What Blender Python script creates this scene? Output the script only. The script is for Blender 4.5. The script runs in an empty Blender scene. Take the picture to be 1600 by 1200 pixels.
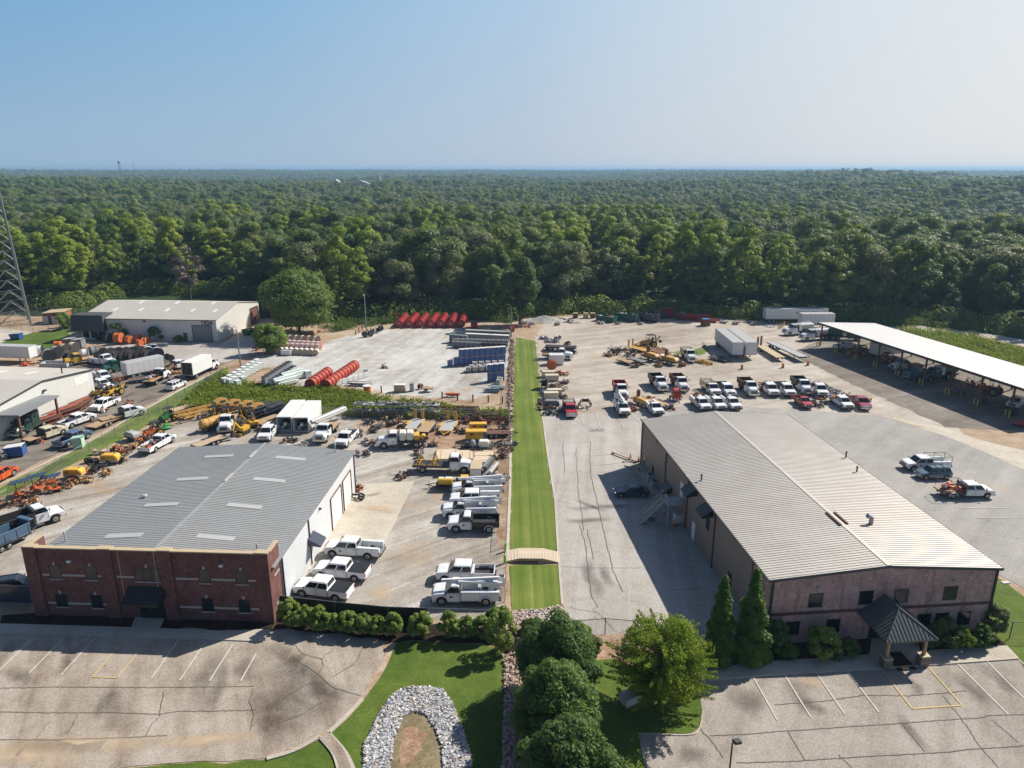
import bpy, bmesh, math, random
from mathutils import Vector, Matrix, noise
from mathutils.geometry import tessellate_polygon
R = math.radians
random.seed(7)
SC = bpy.context.scene
COL = SC.collection
# ------------------------------------------------------------------ camera
HCAM, FPX, PITCH = 42.0, 1131.6, 0.289
cd = bpy.data.cameras.new('camera'); cam = bpy.data.objects.new('camera', cd); COL.objects.link(cam)
cam.location = (0, 0, HCAM); cam.rotation_euler = (math.pi/2 - PITCH, 0, 0)
cd.sensor_width = 36; cd.lens = FPX/1600*36; cd.clip_start = 0.5; cd.clip_end = 80000
SC.camera = cam
# ------------------------------------------------------------------ light
SUN_EL, SUN_AZ = R(40.5), math.atan2(0.82, 0.57)      # azimuth measured from +Y towards +X
sdir = Vector((math.sin(SUN_AZ)*math.cos(SUN_EL), math.cos(SUN_AZ)*math.cos(SUN_EL), math.sin(SUN_EL)))
ld = bpy.data.lights.new('sun', 'SUN'); ld.energy = 5.0; ld.angle = R(0.5); ld.color = (1.0, 0.93, 0.83)
sun = bpy.data.objects.new('sun', ld); COL.objects.link(sun)
sun.rotation_euler = sdir.to_track_quat('Z', 'Y').to_euler(); sun.location = (0, 0, 300)
W = bpy.data.worlds.new('World'); SC.world = W; W.use_nodes = True
wn = W.node_tree; bg = wn.nodes['Background']
sky = wn.nodes.new('ShaderNodeTexSky'); sky.sky_type = 'NISHITA'; sky.sun_disc = False
sky.sun_elevation = SUN_EL; sky.sun_rotation = SUN_AZ
sky.altitude = 0; sky.air_density = 1.0; sky.dust_density = 1.0; sky.ozone_density = 4.0
def sky_haze():
 """thin summer haze low in the sky, whiter towards the sun"""
 N = wn.nodes.new; L = wn.links.new; tc = N('ShaderNodeTexCoord'); sp = N('ShaderNodeSeparateXYZ'); L(tc.outputs['Generated'], sp.inputs[0])
 def mth(op, a, b=0.0):
  n = N('ShaderNodeMath'); n.operation = op
  for s_, v in zip(n.inputs, (a, b)):
   if isinstance(v, (int, float)): s_.default_value = v
   else: L(v, s_)
  return n.outputs[0]
 def ramp(f, st):
  n = N('ShaderNodeValToRGB'); L(f, n.inputs[0]); cr = n.color_ramp
  while len(cr.elements) < len(st): cr.elements.new(.5)
  for e, (p, c) in zip(cr.elements, st): e.position = p; e.color = tuple(c)+(1,)
  return n.outputs[0]
 dt = N('ShaderNodeVectorMath'); dt.operation = 'DOT_PRODUCT'; L(tc.outputs['Generated'], dt.inputs[0]); dt.inputs[1].default_value = (math.sin(SUN_AZ), math.cos(SUN_AZ), 0)
 dv = mth('ADD', mth('MULTIPLY', dt.outputs['Value'], .5), .5); hi = ramp(dv, [(.2, (.05, .12, .25)), (.5, (.12, .285, .48)), (.65, (.19, .355, .53)), (.785, (.31, .44, .58)), (.89, (.47, .545, .605)), (.975, (.62, .64, .65))])
 lo = ramp(dv, [(.2, (.11, .16, .24)), (.5, (.25, .36, .48)), (.65, (.29, .39, .495)), (.785, (.37, .43, .51)), (.89, (.47, .50, .54)), (.975, (.58, .585, .59))])
 mx = N('ShaderNodeMix'); mx.data_type = 'RGBA'; L(mth('MULTIPLY', sp.outputs[2], 4.6), mx.inputs[0]); L(lo, mx.inputs[6]); L(hi, mx.inputs[7])
 sc_ = N('ShaderNodeVectorMath'); sc_.operation = 'SCALE'; L(mx.outputs[2], sc_.inputs[0]); sc_.inputs['Scale'].default_value = 1/BG
 m2 = N('ShaderNodeMix'); m2.data_type = 'RGBA'; L(ramp(sp.outputs[2], [(.0, (.97,)*3), (.21, (.95,)*3), (.30, (.3,)*3), (.5, (0.0,)*3)]), m2.inputs[0]); L(sky.outputs[0], m2.inputs[6]); L(sc_.outputs[0], m2.inputs[7])
 L(m2.outputs[2], bg.inputs[0])
BG = 0.07
sky_haze(); bg.inputs[1].default_value = BG
SC.view_settings.view_transform = 'Standard'; SC.view_settings.look = 'None'
SC.view_settings.exposure = 0.44; SC.view_settings.gamma = 1.0
SC.render.engine = 'CYCLES'
SC.cycles.use_denoising = True
SC.cycles.max_bounces = 6; SC.cycles.diffuse_bounces = 2; SC.cycles.glossy_bounces = 2
SC.cycles.transmission_bounces = 3; SC.cycles.transparent_max_bounces = 12; SC.cycles.volume_bounces = 0
SC.cycles.caustics_reflective = False; SC.cycles.caustics_refractive = False

def G(px, py, z=0.0):
 """world point at height z seen at photo pixel (1600x1200)"""
 u = (px-800)/FPX; v = (py-600)/FPX
 c, s = math.cos(PITCH), math.sin(PITCH)
 k = (HCAM-z)/(s+v*c)
 return Vector((u*k, (c-v*s)*k, z))
def PIX(p):
 c, s = math.cos(PITCH), math.sin(PITCH)
 z = p[2]-HCAM; zc = p[1]*c - z*s; yc = p[1]*s + z*c
 return 800+FPX*p[0]/zc, 600-FPX*yc/zc

# ------------------------------------------------------------------ node helpers / materials
class NT:
 def __init__(s, name):
  s.m = bpy.data.materials.new(name); s.m.use_nodes = True; s.t = s.m.node_tree
  s.t.nodes.clear(); s.out = s.n('ShaderNodeOutputMaterial')
 def n(s, typ, **kw):
  nd = s.t.nodes.new(typ)
  for k, v in kw.items():
   if k.startswith('_'): setattr(nd, k[1:], v)
  return nd
 def l(s, a, b): s.t.links.new(a, b)
 def val(s, sock, v):
  if hasattr(v, 'is_output') or isinstance(v, bpy.types.NodeSocket): s.l(v, sock)
  else: sock.default_value = v
 def coord(s, kind='Object', scale=(1, 1, 1), rot=0, loc=(0, 0, 0)):
  tc = s.n('ShaderNodeTexCoord'); mp = s.n('ShaderNodeMapping')
  mp.inputs['Scale'].default_value = scale; mp.inputs['Rotation'].default_value = (0, 0, rot); mp.inputs['Location'].default_value = loc
  s.l(tc.outputs[kind], mp.inputs[0]); return mp.outputs[0]
 def geo(s, scale=(1, 1, 1), rot=0):
  g = s.n('ShaderNodeNewGeometry'); mp = s.n('ShaderNodeMapping')
  mp.inputs['Scale'].default_value = scale; mp.inputs['Rotation'].default_value = (0, 0, rot)
  s.l(g.outputs['Position'], mp.inputs[0]); return mp.outputs[0]
 def noise(s, vec, scale, detail=3, rough=.55, dist=0.0):
  nd = s.n('ShaderNodeTexNoise'); s.l(vec, nd.inputs['Vector'])
  nd.inputs['Scale'].default_value = scale; nd.inputs['Detail'].default_value = detail
  nd.inputs['Roughness'].default_value = rough; nd.inputs['Distortion'].default_value = dist
  return nd.outputs['Fac']
 def ramp(s, fac, stops, interp='LINEAR'):
  nd = s.n('ShaderNodeValToRGB'); s.l(fac, nd.inputs[0]); cr = nd.color_ramp; cr.interpolation = interp
  while len(cr.elements) < len(stops): cr.elements.new(.5)
  for e, (p, c) in zip(cr.elements, stops):
   e.position = p; e.color = (c, c, c, 1) if isinstance(c, (int, float)) else tuple(c)+(1,)
  return nd.outputs[0]
 def mix(s, fac, a, b, mode='MIX'):
  nd = s.n('ShaderNodeMix'); nd.data_type = 'RGBA'; nd.blend_type = mode
  s.val(nd.inputs[0], fac)
  for sock, v in ((nd.inputs[6], a), (nd.inputs[7], b)):
   if isinstance(v, tuple): sock.default_value = v+(1,) if len(v) == 3 else v
   else: s.l(v, sock)
  return nd.outputs[2]
 def math(s, op, a, b=0.0, c=None):
  nd = s.n('ShaderNodeMath'); nd.operation = op
  s.val(nd.inputs[0], a); s.val(nd.inputs[1], b)
  if c is not None: s.val(nd.inputs[2], c)
  return nd.outputs[0]
 def bsdf(s, col, rough=.8, metal=0.0, spec=.3, coat=0.0, bump=None, bstr=.4, bdist=.05, alpha=None):
  b = s.n('ShaderNodeBsdfPrincipled')
  if isinstance(col, tuple): b.inputs['Base Color'].default_value = col+(1,)
  else: s.l(col, b.inputs['Base Color'])
  s.val(b.inputs['Roughness'], rough); b.inputs['Metallic'].default_value = metal
  b.inputs['Specular IOR Level'].default_value = spec; b.inputs['Coat Weight'].default_value = coat
  if coat: b.inputs['Coat Roughness'].default_value = .08
  if alpha is not None: s.val(b.inputs['Alpha'], alpha)
  if bump is not None:
   bp = s.n('ShaderNodeBump'); bp.inputs['Strength'].default_value = bstr; bp.inputs['Distance'].default_value = bdist
   s.l(bump, bp.inputs['Height']); s.l(bp.outputs[0], b.inputs['Normal'])
  s.l(b.outputs[0], s.out.inputs[0]); return s.m

def hexc(h):
 h = h.lstrip('#'); r = []
 for i in (0, 2, 4):
  v = int(h[i:i+2], 16)/255
  r.append(v/12.92 if v <= .04045 else ((v+.055)/1.055)**2.4)
 return tuple(r)
_mc = {}
def plain(col, rough=.6, metal=0.0, coat=0.0, dirt=.25, spec=.4):
 """a painted / plastic / metal surface with dirt and wear of its own"""
 key = (col, rough, metal, coat, dirt)
 if key in _mc: return _mc[key]
 t = NT('paint'); v = t.coord('Object')
 n1 = t.noise(v, 1.3, 4, .6); n2 = t.noise(v, 9, 3, .6)
 f = t.math('MULTIPLY', t.ramp(t.math('ADD', t.math('MULTIPLY', n1, .6), t.math('MULTIPLY', n2, .4)), [(.38, 0.0), (.72, 1.0)]), dirt)
 dc = tuple(c*.45+d*.55*.5 for c, d in zip(col, (.30, .23, .16)))
 c = t.mix(f, col, dc)
 _mc[key] = t.bsdf(c, rough, metal, spec, coat); return _mc[key]
WHITE = (.80, .81, .82)
def M(k):
 return {
     'white': lambda: plain(WHITE, .35, 0, .6, .22), 'whitematte': lambda: plain((.72, .72, .70), .6, 0, 0, .25),
     'red': lambda: plain((.42, .015, .03), .35, 0, .6, .1), 'reelred': lambda: plain((.42, .045, .02), .6, 0, .1, .6),
     'reelred2': lambda: plain((.36, .015, .02), .5, 0, .2, .3),
     'orange': lambda: plain((.62, .15, .035), .55, 0, .1, .5), 'yellow': lambda: plain((.72, .42, .04), .5, 0, .2, .4),
     'ochre': lambda: plain((.58, .33, .08), .55, 0, .1, .45), 'blue': lambda: plain((.02, .09, .30), .45, 0, .3, .2),
     'blue2': lambda: plain((.03, .17, .42), .5, 0, .1, .3), 'navy': lambda: plain((.025, .035, .06), .4, 0, .4, .15),
     'steelblue': lambda: plain((.08, .15, .24), .35, .2, .6, .1), 'black': lambda: plain((.012, .013, .015), .45, 0, .2, .35),
     'rubber': lambda: plain((.018, .018, .018), .85, 0, 0, .5), 'dark': lambda: plain((.03, .032, .036), .6, 0, 0, .4),
     'grey': lambda: plain((.22, .23, .24), .6, 0, 0, .3), 'lgrey': lambda: plain((.42, .43, .43), .55, 0, 0, .25),
     'chrome': lambda: plain((.6, .61, .63), .25, .9, 0, .1), 'rim': lambda: plain((.50, .51, .52), .4, .5, 0, .3),
     'steel': lambda: plain((.30, .32, .33), .45, .6, 0, .2), 'glass': lambda: plain((.010, .014, .02), .12, 0, .0, .02, .6),
     'green': lambda: plain((.02, .14, .03), .45, 0, .3, .2), 'dgreen': lambda: plain((.01, .10, .07), .5, 0, .2, .3),
     'lime': lambda: plain((.10, .62, .08), .5, 0, .2, .05), 'palegreen': lambda: plain((.42, .60, .48), .6, 0, 0, .1),
     'wood': lambda: plain((.42, .29, .17), .85, 0, 0, .35), 'wood2': lambda: plain((.50, .38, .26), .85, 0, 0, .45),
     'brown': lambda: plain((.16, .07, .04), .75, 0, 0, .4), 'rust': lambda: plain((.16, .07, .045), .8, 0, 0, .5),
     'cream': lambda: plain((.62, .56, .40), .5, 0, .2, .2), 'tan': lambda: plain((.50, .40, .26), .7, 0, 0, .25),
     'lamp': lambda: plain((.75, .76, .74), .15, 0, .5, 0.0), 'tail': lambda: plain((.45, .01, .01), .25, 0, .5, 0.0),
     'amber': lambda: plain((.7, .25, .02), .3, 0, .4, 0.0), 'conc': lambda: plain((.42, .40, .37), .9, 0, 0, .35),
     'teal': lambda: plain((.05, .25, .28), .5, 0, .2, .2), 'panel': lambda: plain((.02, .03, .06), .2, 0, .5, .1),
     'tank': lambda: plain((.70, .69, .62), .5, 0, 0, .15), 'wiredark': lambda: plain((.05, .045, .045), .6, 0, 0, .4),
 }[k]()
# ------------------------------------------------------------------ mesh builder
class MB:
 def __init__(s): s.v = []; s.f = []; s.m = []
 def add(s, vs, fs, mi=0):
  b = len(s.v); s.v += [tuple(p) for p in vs]
  for f in fs: s.f.append(tuple(b+i for i in f)); s.m.append(mi)
  return s
 def hexa(s, p, mi=0):      # bottom 4 (ccw), top 4 (ccw)
  return s.add(p, [(3, 2, 1, 0), (4, 5, 6, 7), (0, 1, 5, 4), (1, 2, 6, 5), (2, 3, 7, 6), (3, 0, 4, 7)], mi)
 def box(s, x0, x1, y0, y1, z0, z1, mi=0):
  return s.hexa([(x0, y0, z0), (x1, y0, z0), (x1, y1, z0), (x0, y1, z0), (x0, y0, z1), (x1, y0, z1), (x1, y1, z1), (x0, y1, z1)], mi)
 def cb(s, c, d, mi=0, rz=0.0, ry=0.0):
  m = Matrix.Rotation(rz, 3, 'Z') @ Matrix.Rotation(ry, 3, 'Y')
  q = []
  for z in (-.5, .5):
   for x, y in ((-.5, -.5), (.5, -.5), (.5, .5), (-.5, .5)):
    q.append(Vector(c)+m @ Vector((x*d[0], y*d[1], z*d[2])))
  return s.hexa(q, mi)
 def cyl(s, a, b, r0, r1=None, n=10, mi=0, caps=True):
  a = Vector(a); b = Vector(b); r1 = r0 if r1 is None else r1
  d = (b-a).normalized(); t = Vector((0, 0, 1)) if abs(d.z) < .9 else Vector((1, 0, 0))
  u = d.cross(t).normalized(); w = d.cross(u)
  vs = []
  for c, r in ((a, r0), (b, r1)):
   for i in range(n):
    an = 2*math.pi*i/n; vs.append(c+u*(math.cos(an)*r)+w*(math.sin(an)*r))
  fs = [(i, i+n, (i+1) % n+n, (i+1) % n) for i in range(n)]
  if caps: fs += [tuple(range(n)), tuple(range(2*n-1, n-1, -1))]
  return s.add(vs, fs, mi)
 def prism(s, poly, y0, y1, mi=0):     # polygon in xz, extruded in y
  n = len(poly); vs = [(p[0], y0, p[1]) for p in poly]+[(p[0], y1, p[1]) for p in poly]
  fs = [tuple(range(n)), tuple(range(2*n-1, n-1, -1))]+[(i, i+n, (i+1) % n+n, (i+1) % n) for i in range(n)]
  return s.add(vs, fs, mi)
 def prismz(s, poly, z0, z1, mi=0):    # polygon in xy, extruded in z
  n = len(poly); vs = [(p[0], p[1], z0) for p in poly]+[(p[0], p[1], z1) for p in poly]
  fs = [tuple(range(n-1, -1, -1)), tuple(range(n, 2*n))]+[(i, (i+1) % n, (i+1) % n+n, i+n) for i in range(n)]
  return s.add(vs, fs, mi)
 def sphere(s, c, r, n=8, mi=0, sz=1.0):
  vs = []; fs = []; k = n//2
  for i in range(k+1):
   th = math.pi*i/k
   for j in range(n):
    ph = 2*math.pi*j/n; vs.append((c[0]+r*math.sin(th)*math.cos(ph), c[1]+r*math.sin(th)*math.sin(ph), c[2]+r*sz*math.cos(th)))
  for i in range(k):
   for j in range(n): fs.append((i*n+j, (i+1)*n+j, (i+1)*n+(j+1) % n, i*n+(j+1) % n))
  return s.add(vs, fs, mi)
 def torus(s, c, axis, R0, r, n=16, k=6, mi=0):
  axis = Vector(axis).normalized(); t = Vector((0, 0, 1)) if abs(axis.z) < .9 else Vector((1, 0, 0))
  u = axis.cross(t).normalized(); w = axis.cross(u); vs = []; fs = []
  for i in range(n):
   a = 2*math.pi*i/n; d = u*math.cos(a)+w*math.sin(a)
   for j in range(k):
    b = 2*math.pi*j/k; vs.append(Vector(c)+d*(R0+r*math.cos(b))+axis*(r*math.sin(b)))
  for i in range(n):
   for j in range(k): fs.append((i*k+j, i*k+(j+1) % k, ((i+1) % n)*k+(j+1) % k, ((i+1) % n)*k+j))
  return s.add(vs, fs, mi)
 def mesh(s, name, mats, bevel=0.0, smooth=False):
  me = bpy.data.meshes.new(name); me.from_pydata(s.v, [], s.f)
  me.polygons.foreach_set('material_index', s.m)
  for m in mats: me.materials.append(m)
  bm = bmesh.new(); bm.from_mesh(me)
  if bevel:
   es = [e for e in bm.edges if len(e.link_faces) == 2 and e.calc_face_angle(0) > .5]
   try: bmesh.ops.bevel(bm, geom=es, offset=bevel, segments=1 if bevel < .03 else 2, affect='EDGES', clamp_overlap=True)
   except Exception: pass
  bmesh.ops.recalc_face_normals(bm, faces=bm.faces)
  bm.to_mesh(me); bm.free()
  if smooth: me.polygons.foreach_set('use_smooth', [True]*len(me.polygons))
  me.update(); return me
 def build(s, name, mats, parent=None, bevel=0.0, smooth=False, loc=None):
  if not isinstance(mats, (list, tuple)): mats = [mats]
  mats = [M(m) if isinstance(m, str) else m for m in mats]
  o = bpy.data.objects.new(name, s.mesh(name, mats, bevel, smooth)); COL.objects.link(o)
  if parent: o.parent = parent
  if loc: o.location = loc
  return o

def tag(o, label=None, cat=None, group=None, kind=None):
 if label: o['label'] = label
 if cat: o['category'] = cat
 if group: o['group'] = group
 if kind: o['kind'] = kind
 return o
def empty(name, loc=(0, 0, 0), rz=0.0, label=None, cat=None, group=None):
 o = bpy.data.objects.new(name, None); COL.objects.link(o); o.empty_display_size = .3
 o.location = loc; o.rotation_euler = (0, 0, rz); return tag(o, label, cat, group)
def copy_tree(o, parent=None):
 c = o.copy(); COL.objects.link(c)
 if parent:
  c.parent = parent
 for ch in KIDS.get(o.name, []):
  copy_tree(ch, c)
 return c
KIDS = {}
def index_kids(o):
 for ch in o.children:
  KIDS.setdefault(o.name, []).append(ch); index_kids(ch)
PROTO = {}
def inst(key, maker, loc, rz, label, cat=None, group=None, scale=None):
 """first use builds the thing, later uses copy it with all its parts"""
 if key not in PROTO:
  o = maker(); PROTO[key] = o; bpy.context.view_layer.update() if False else None
  index_kids(o)
 else:
  src = PROTO[key]; o = src.copy(); COL.objects.link(o)
  for ch in KIDS.get(src.name, []): copy_tree(ch, o)
  for k in ('group',):
   if k in o: del o[k]
 o.location = loc; o.rotation_euler = (0, 0, rz)
 if scale: o.scale = (scale,)*3 if isinstance(scale, (int, float)) else scale
 return tag(o, label, cat, group)
# ------------------------------------------------------------------ vehicle builders (local frame: +x forward, origin on the ground)
def wheel(parent, x, y, r, w, mats=('rubber', 'rim'), n=16):
 s = 1 if y > 0 else -1
 mb = MB(); a = y-w/2; b = y+w/2
 mb.cyl((0, -w/2+.03, 0), (0, w/2-.03, 0), r, n=n); mb.cyl((0, -w/2, 0), (0, -w/2+.03, 0), r*.86, r, n=n, caps=True); mb.cyl((0, w/2-.03, 0), (0, w/2, 0), r, r*.86, n=n)
 o = mb.build('wheel', mats[0], parent, loc=(x, y, r))
 m2 = MB(); m2.cyl((0, s*(w/2-.01), 0), (0, s*(w/2+.012), 0), r*.60, r*.52, n=n, mi=0); m2.cyl((0, s*(w/2+.012), 0), (0, s*(w/2+.04), 0), r*.2, r*.16, n=8, mi=1)
 for i in range(5):
  an = i*2*math.pi/5; m2.cb((math.cos(an)*r*.38, s*(w/2+.014), math.sin(an)*r*.38), (r*.13, .01, r*.13), 1, 0, 0)
 m2.build('rim', [mats[1], 'dark'], o)
 return o
def arch_poly(x0, x1, zb, top, arches, r):
 """lower outline with wheel arches; top = list of (x,z) from front to rear"""
 p = [(x0, zb)]
 for ax, ar in sorted(arches):
  dz = zb-r; hw = math.sqrt(max(.01, ar*ar-dz*dz)); a0 = math.atan2(dz, -hw); 
  if a0 < 0: a0 += 2*math.pi
  a1 = math.atan2(dz, hw)
  for i in range(9):
   t = a0+(a1-a0)*i/8; p.append((ax+ar*math.cos(t), r+ar*math.sin(t)))
 p.append((x1, zb)); return p+top
def quadpt(q, u, v):
 a, b, c, d = [Vector(x) for x in q]
 return (a*(1-u)+b*u)*(1-v)+(d*(1-u)+c*u)*v
def pane(mb, q, u0, u1, v0, v1, th=.012, mi=0):
 """thin glass plate proud of quad q"""
 p = [quadpt(q, u0, v0), quadpt(q, u1, v0), quadpt(q, u1, v1), quadpt(q, u0, v1)]
 nrm = (p[1]-p[0]).cross(p[3]-p[0]).normalized()
 mb.hexa([x-nrm*.03 for x in p]+[x+nrm*th for x in p], mi)
def greenhouse(root, xr0, xf0, xr1, xf1, W0, W1, z0, z1, paint, doors, rearglass=True, name='cab'):
 a = W0/2; b = W1/2
 B = [(xr0, -a, z0), (xf0, -a, z0), (xf0, a, z0), (xr0, a, z0)]; T = [(xr1, -b, z1), (xf1, -b, z1), (xf1, b, z1), (xr1, b, z1)]
 mb = MB(); mb.hexa(B+T); mb.build(name, paint, root, bevel=.07)
 g = MB(); pane(g, [B[1], B[2], T[2], T[1]], .07, .93, .10, .90); g.build('windscreen', 'glass', root)
 if rearglass:
  g = MB(); pane(g, [B[3], B[0], T[0], T[3]], .10, .90, .22, .86); g.build('rear_window', 'glass', root)
 n = len(doors)-1
 for i in range(n):
  u0, u1 = doors[i], doors[i+1]
  for sd in (0, 1):
   g = MB()
   if sd == 0: pane(g, [B[0], B[1], T[1], T[0]], u0+.03, u1-.03, .12, .84)
   else: pane(g, [B[2], B[3], T[3], T[2]], 1-u1+.03, 1-u0-.03, .12, .84)
   g.build('side_window', 'glass', root)
def lights_front(root, x, hw, z, h=.16, w=.32, grille=(.5, .9), gz=None, dark='black', gh=.34):
 for s in (-1, 1):
  mb = MB(); mb.box(x-.12, x+.02, s*(hw-.05)-(w if s > 0 else 0), s*(hw-.05)+(0 if s > 0 else w), z-h/2, z+h/2); mb.build('headlight', 'lamp', root, bevel=.02)
 gz = z if gz is None else gz
 mb = MB(); mb.box(x-.1, x+.025, -(hw-w-.1), hw-w-.1, gz-gh/2, gz+gh/2, 0)
 for k in range(3): mb.box(x+.02, x+.04, -(hw-w-.14), hw-w-.14, gz-gh/2+.06+k*(gh-.12)/2-.012, gz-gh/2+.06+k*(gh-.12)/2+.012, 1)
 mb.build('grille', [dark, 'chrome'], root)
def mirrors(root, x, hw, z, big=False, mat='black'):
 for s in (-1, 1):
  mb = MB(); h = .42 if big else .2
  mb.box(x-.05, x+.05, s*(hw+.02), s*(hw+.2), z-.02, z+.02); mb.cb((x, s*(hw+.26), z+h*.2), (.08, .16, h)); mb.build('mirror', mat, root, bevel=.02)
def tails(root, x, hw, z, h=.3):
 for s in (-1, 1):
  mb = MB(); mb.box(x-.015, x+.05, s*hw-(.13 if s > 0 else 0), s*hw+(0 if s > 0 else .13), z-h/2, z+h/2); mb.build('tail_light', 'tail', root)
def seams(root, xs, hw, z0, z1, handle=True):
 mb = MB()
 for x in xs:
  for s in (-1, 1):
   mb.box(x-.012, x+.012, s*hw-.01, s*hw+.006, z0, z1, 0)
   if handle: mb.box(x+.10, x+.28, s*hw-.01, s*hw+.02, z1-.16, z1-.12, 0)
 mb.build('door_seam', 'dark', root)
def bed_box(root, x0, x1, W, z0, z1, ax, ar, r, paint, tonneau=False, liner='dark', name='truck_bed'):
 mb = MB(); t = .09; hw = W/2
 poly = arch_poly(x0, x1, z0, [(x1, z1), (x0, z1)], [(ax, ar)] if ax is not None else [], r)
 mb.prism(poly, -hw, -hw+t); mb.prism(poly, hw-t, hw)
 mb.box(x0, x0+t, -hw+t, hw-t, z0+.1, z1-.02); mb.box(x1-t, x1, -hw+t, hw-t, z0+.1, z1); mb.build(name, paint, root, bevel=.025)
 fl = MB(); fl.box(x0+t, x1-t, -hw+t, hw-t, z0+.2, z0+.27, 0)
 for s in (-1, 1):
  if ax is not None: fl.box(ax-.5, ax+.5, s*(hw-t)-(0.22 if s > 0 else 0), s*(hw-t)+(0 if s > 0 else .22), z0+.27, z0+.52, 0)
 fl.build('bed_floor', liner, root)
 if tonneau:
  c = MB(); c.box(x0+.04, x1-.04, -hw+.05, hw-.05, z1-.03, z1+.045)
  for k in range(1, 4): c.box(x0+.04+(x1-x0-.08)*k/4-.012, x0+.04+(x1-x0-.08)*k/4+.012, -hw+.06, hw-.06, z1+.045, z1+.055)
  c.build('bed_cover', 'black', root, bevel=.015)
def chassis(root, x0, x1, z0=.38, z1=.62, w=.9, mat='black'):
 mb = MB()
 for s in (-1, 1): mb.box(x0, x1, s*w/2-.06, s*w/2+.06, z0, z1)
 k = x0+.3
 while k < x1: mb.box(k-.05, k+.05, -w/2, w/2, z0+.03, z1-.03); k += 1.0
 mb.build('chassis', mat, root)

def make_pickup(paint='white', cab='crew', bed='open', L=5.9, W=2.02, trim='black', wr=.41, dually=False, boom=False, grille='black', hz=1.18, cz=1.93, cargo=None):
 root = empty('pickup_truck')
 hw = W/2; xf = L/2; hood = 1.38; cabL = {'crew': 2.35, 'ext': 1.95, 'reg': 1.35}[cab]
 xh = xf-hood; xr = xh-cabL-.15; x0 = -L/2; fax = xf-.98; rax = x0+1.22 if L < 6.4 else x0+1.5; ar = wr+.12; zb = .42
 top = [(xf, .62), (xf, hz-.22), (xf-.14, hz-.06), (xf-.5, hz), (xh+.1, hz+.08), (xr, hz+.06)]
 mb = MB(); mb.prism(arch_poly(xr, xf, zb, top, [(fax, ar)], wr), -hw, hw); mb.build('body', paint, root, bevel=.06)
 ub = MB(); ub.box(xr, xf-.3, -hw+.32, hw-.32, zb-.06, hz-.15); ub.build('underbody', 'dark', root)
 n = {'crew': [0, .48, 1], 'ext': [0, .38, 1], 'reg': [0, 1]}[cab]
 greenhouse(root, xr+.03, xh+.12, xr+.14, xh-.62, W-.08, W-.42, hz+.05, cz, paint, n)
 lights_front(root, xf, hw, hz-.27, h=.2, dark=grille)
 b = MB(); b.box(xf-.12, xf+.10, -hw+.02, hw-.02, .45, .68); b.build('front_bumper', 'chrome' if grille == 'chrome' else trim, root, bevel=.04)
 seams(root, [xr+.1, xh-.05]+([xr+.1+cabL*.46] if cab != 'reg' else []), hw, zb+.1, hz+.02)
 mirrors(root, xh-.02, hw-.03, hz+.18, big=dually)
 if bed in ('utility', 'dump'):
  m = MB()
  for sd in (-1, 1): m.cyl((xh-.55, sd*(hw-.01), hz-.28), (xh-.55, sd*(hw+.008), hz-.28), .13, n=12, mi=0); m.box(xh-.85, xh-.72, sd*hw-.006, sd*hw+.006, hz-.34, hz-.2, 1)
  m.build('door_emblem', ['navy', 'reelred'], root)
 xb = xr-.04
 chassis(root, x0+.1, xr+.2, .40, .58)
 if bed in ('open', 'tonneau'):
  bed_box(root, x0, xb, W, .5, hz+.04, rax, ar, wr, paint, bed == 'tonneau')
  tails(root, x0-.03, hw-.01, hz-.2, .36)
  b = MB(); b.box(x0-.14, x0+.02, -hw+.05, hw-.05, .45, .62); b.build('rear_bumper', 'chrome' if grille == 'chrome' else trim, root, bevel=.03)
 elif bed == 'utility':
  service_body(root, x0, xb, W+.04, hz+.12, rax, ar, wr, paint, boom)
 elif bed == 'flat':
  flat_deck(root, x0, xb, W+.12, .82, 'black', 'wood', cargo)
 elif bed == 'stake':
  flat_deck(root, x0, xb, W+.12, .86, 'black', 'wood', 'stake')
 elif bed == 'dump':
  dump_bed(root, x0, xb, W+.16, .78, 'black', .62)
 if cargo == 'rack': ladder_rack(root, x0+.1, xr+.5, hw-.12, hz+.1, cz+.18)
 if cargo == 'junk': cargo_pile(root, x0+.2, xb-.1, hw-.25, .85, 7)
 if cargo == 'machine':
  cargo_pile(root, x0+.25, xb-.1, hw-.2, 1.0, 11, ['reelred', 'red', 'dark', 'orange'])
  ladder_rack(root, x0+.1, xb, hw-.06, hz, cz+.2)
 for x, y in ((fax, 1), (fax, -1), (rax, 1), (rax, -1)): wheel(root, x, y*(hw-.16), wr, .27 if not dually or x == fax else .42)
 if dually: fenders(root, rax, hw, wr, paint)
 return root
def fenders(root, ax, hw, r, paint):
 for s in (-1, 1):
  mb = MB(); pts = [(ax+math.cos(t)*(r+.14), r+math.sin(t)*(r+.14)) for t in [math.pi*i/8 for i in range(9)]]
  inn = [(ax+math.cos(t)*(r+.08), r+math.sin(t)*(r+.08)) for t in [math.pi*(8-i)/8 for i in range(9)]]
  y0 = s*(hw-.05); mb.prism(pts+inn, min(y0, y0+s*.22), max(y0, y0+s*.22)); mb.build('fender', paint, root)
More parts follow.
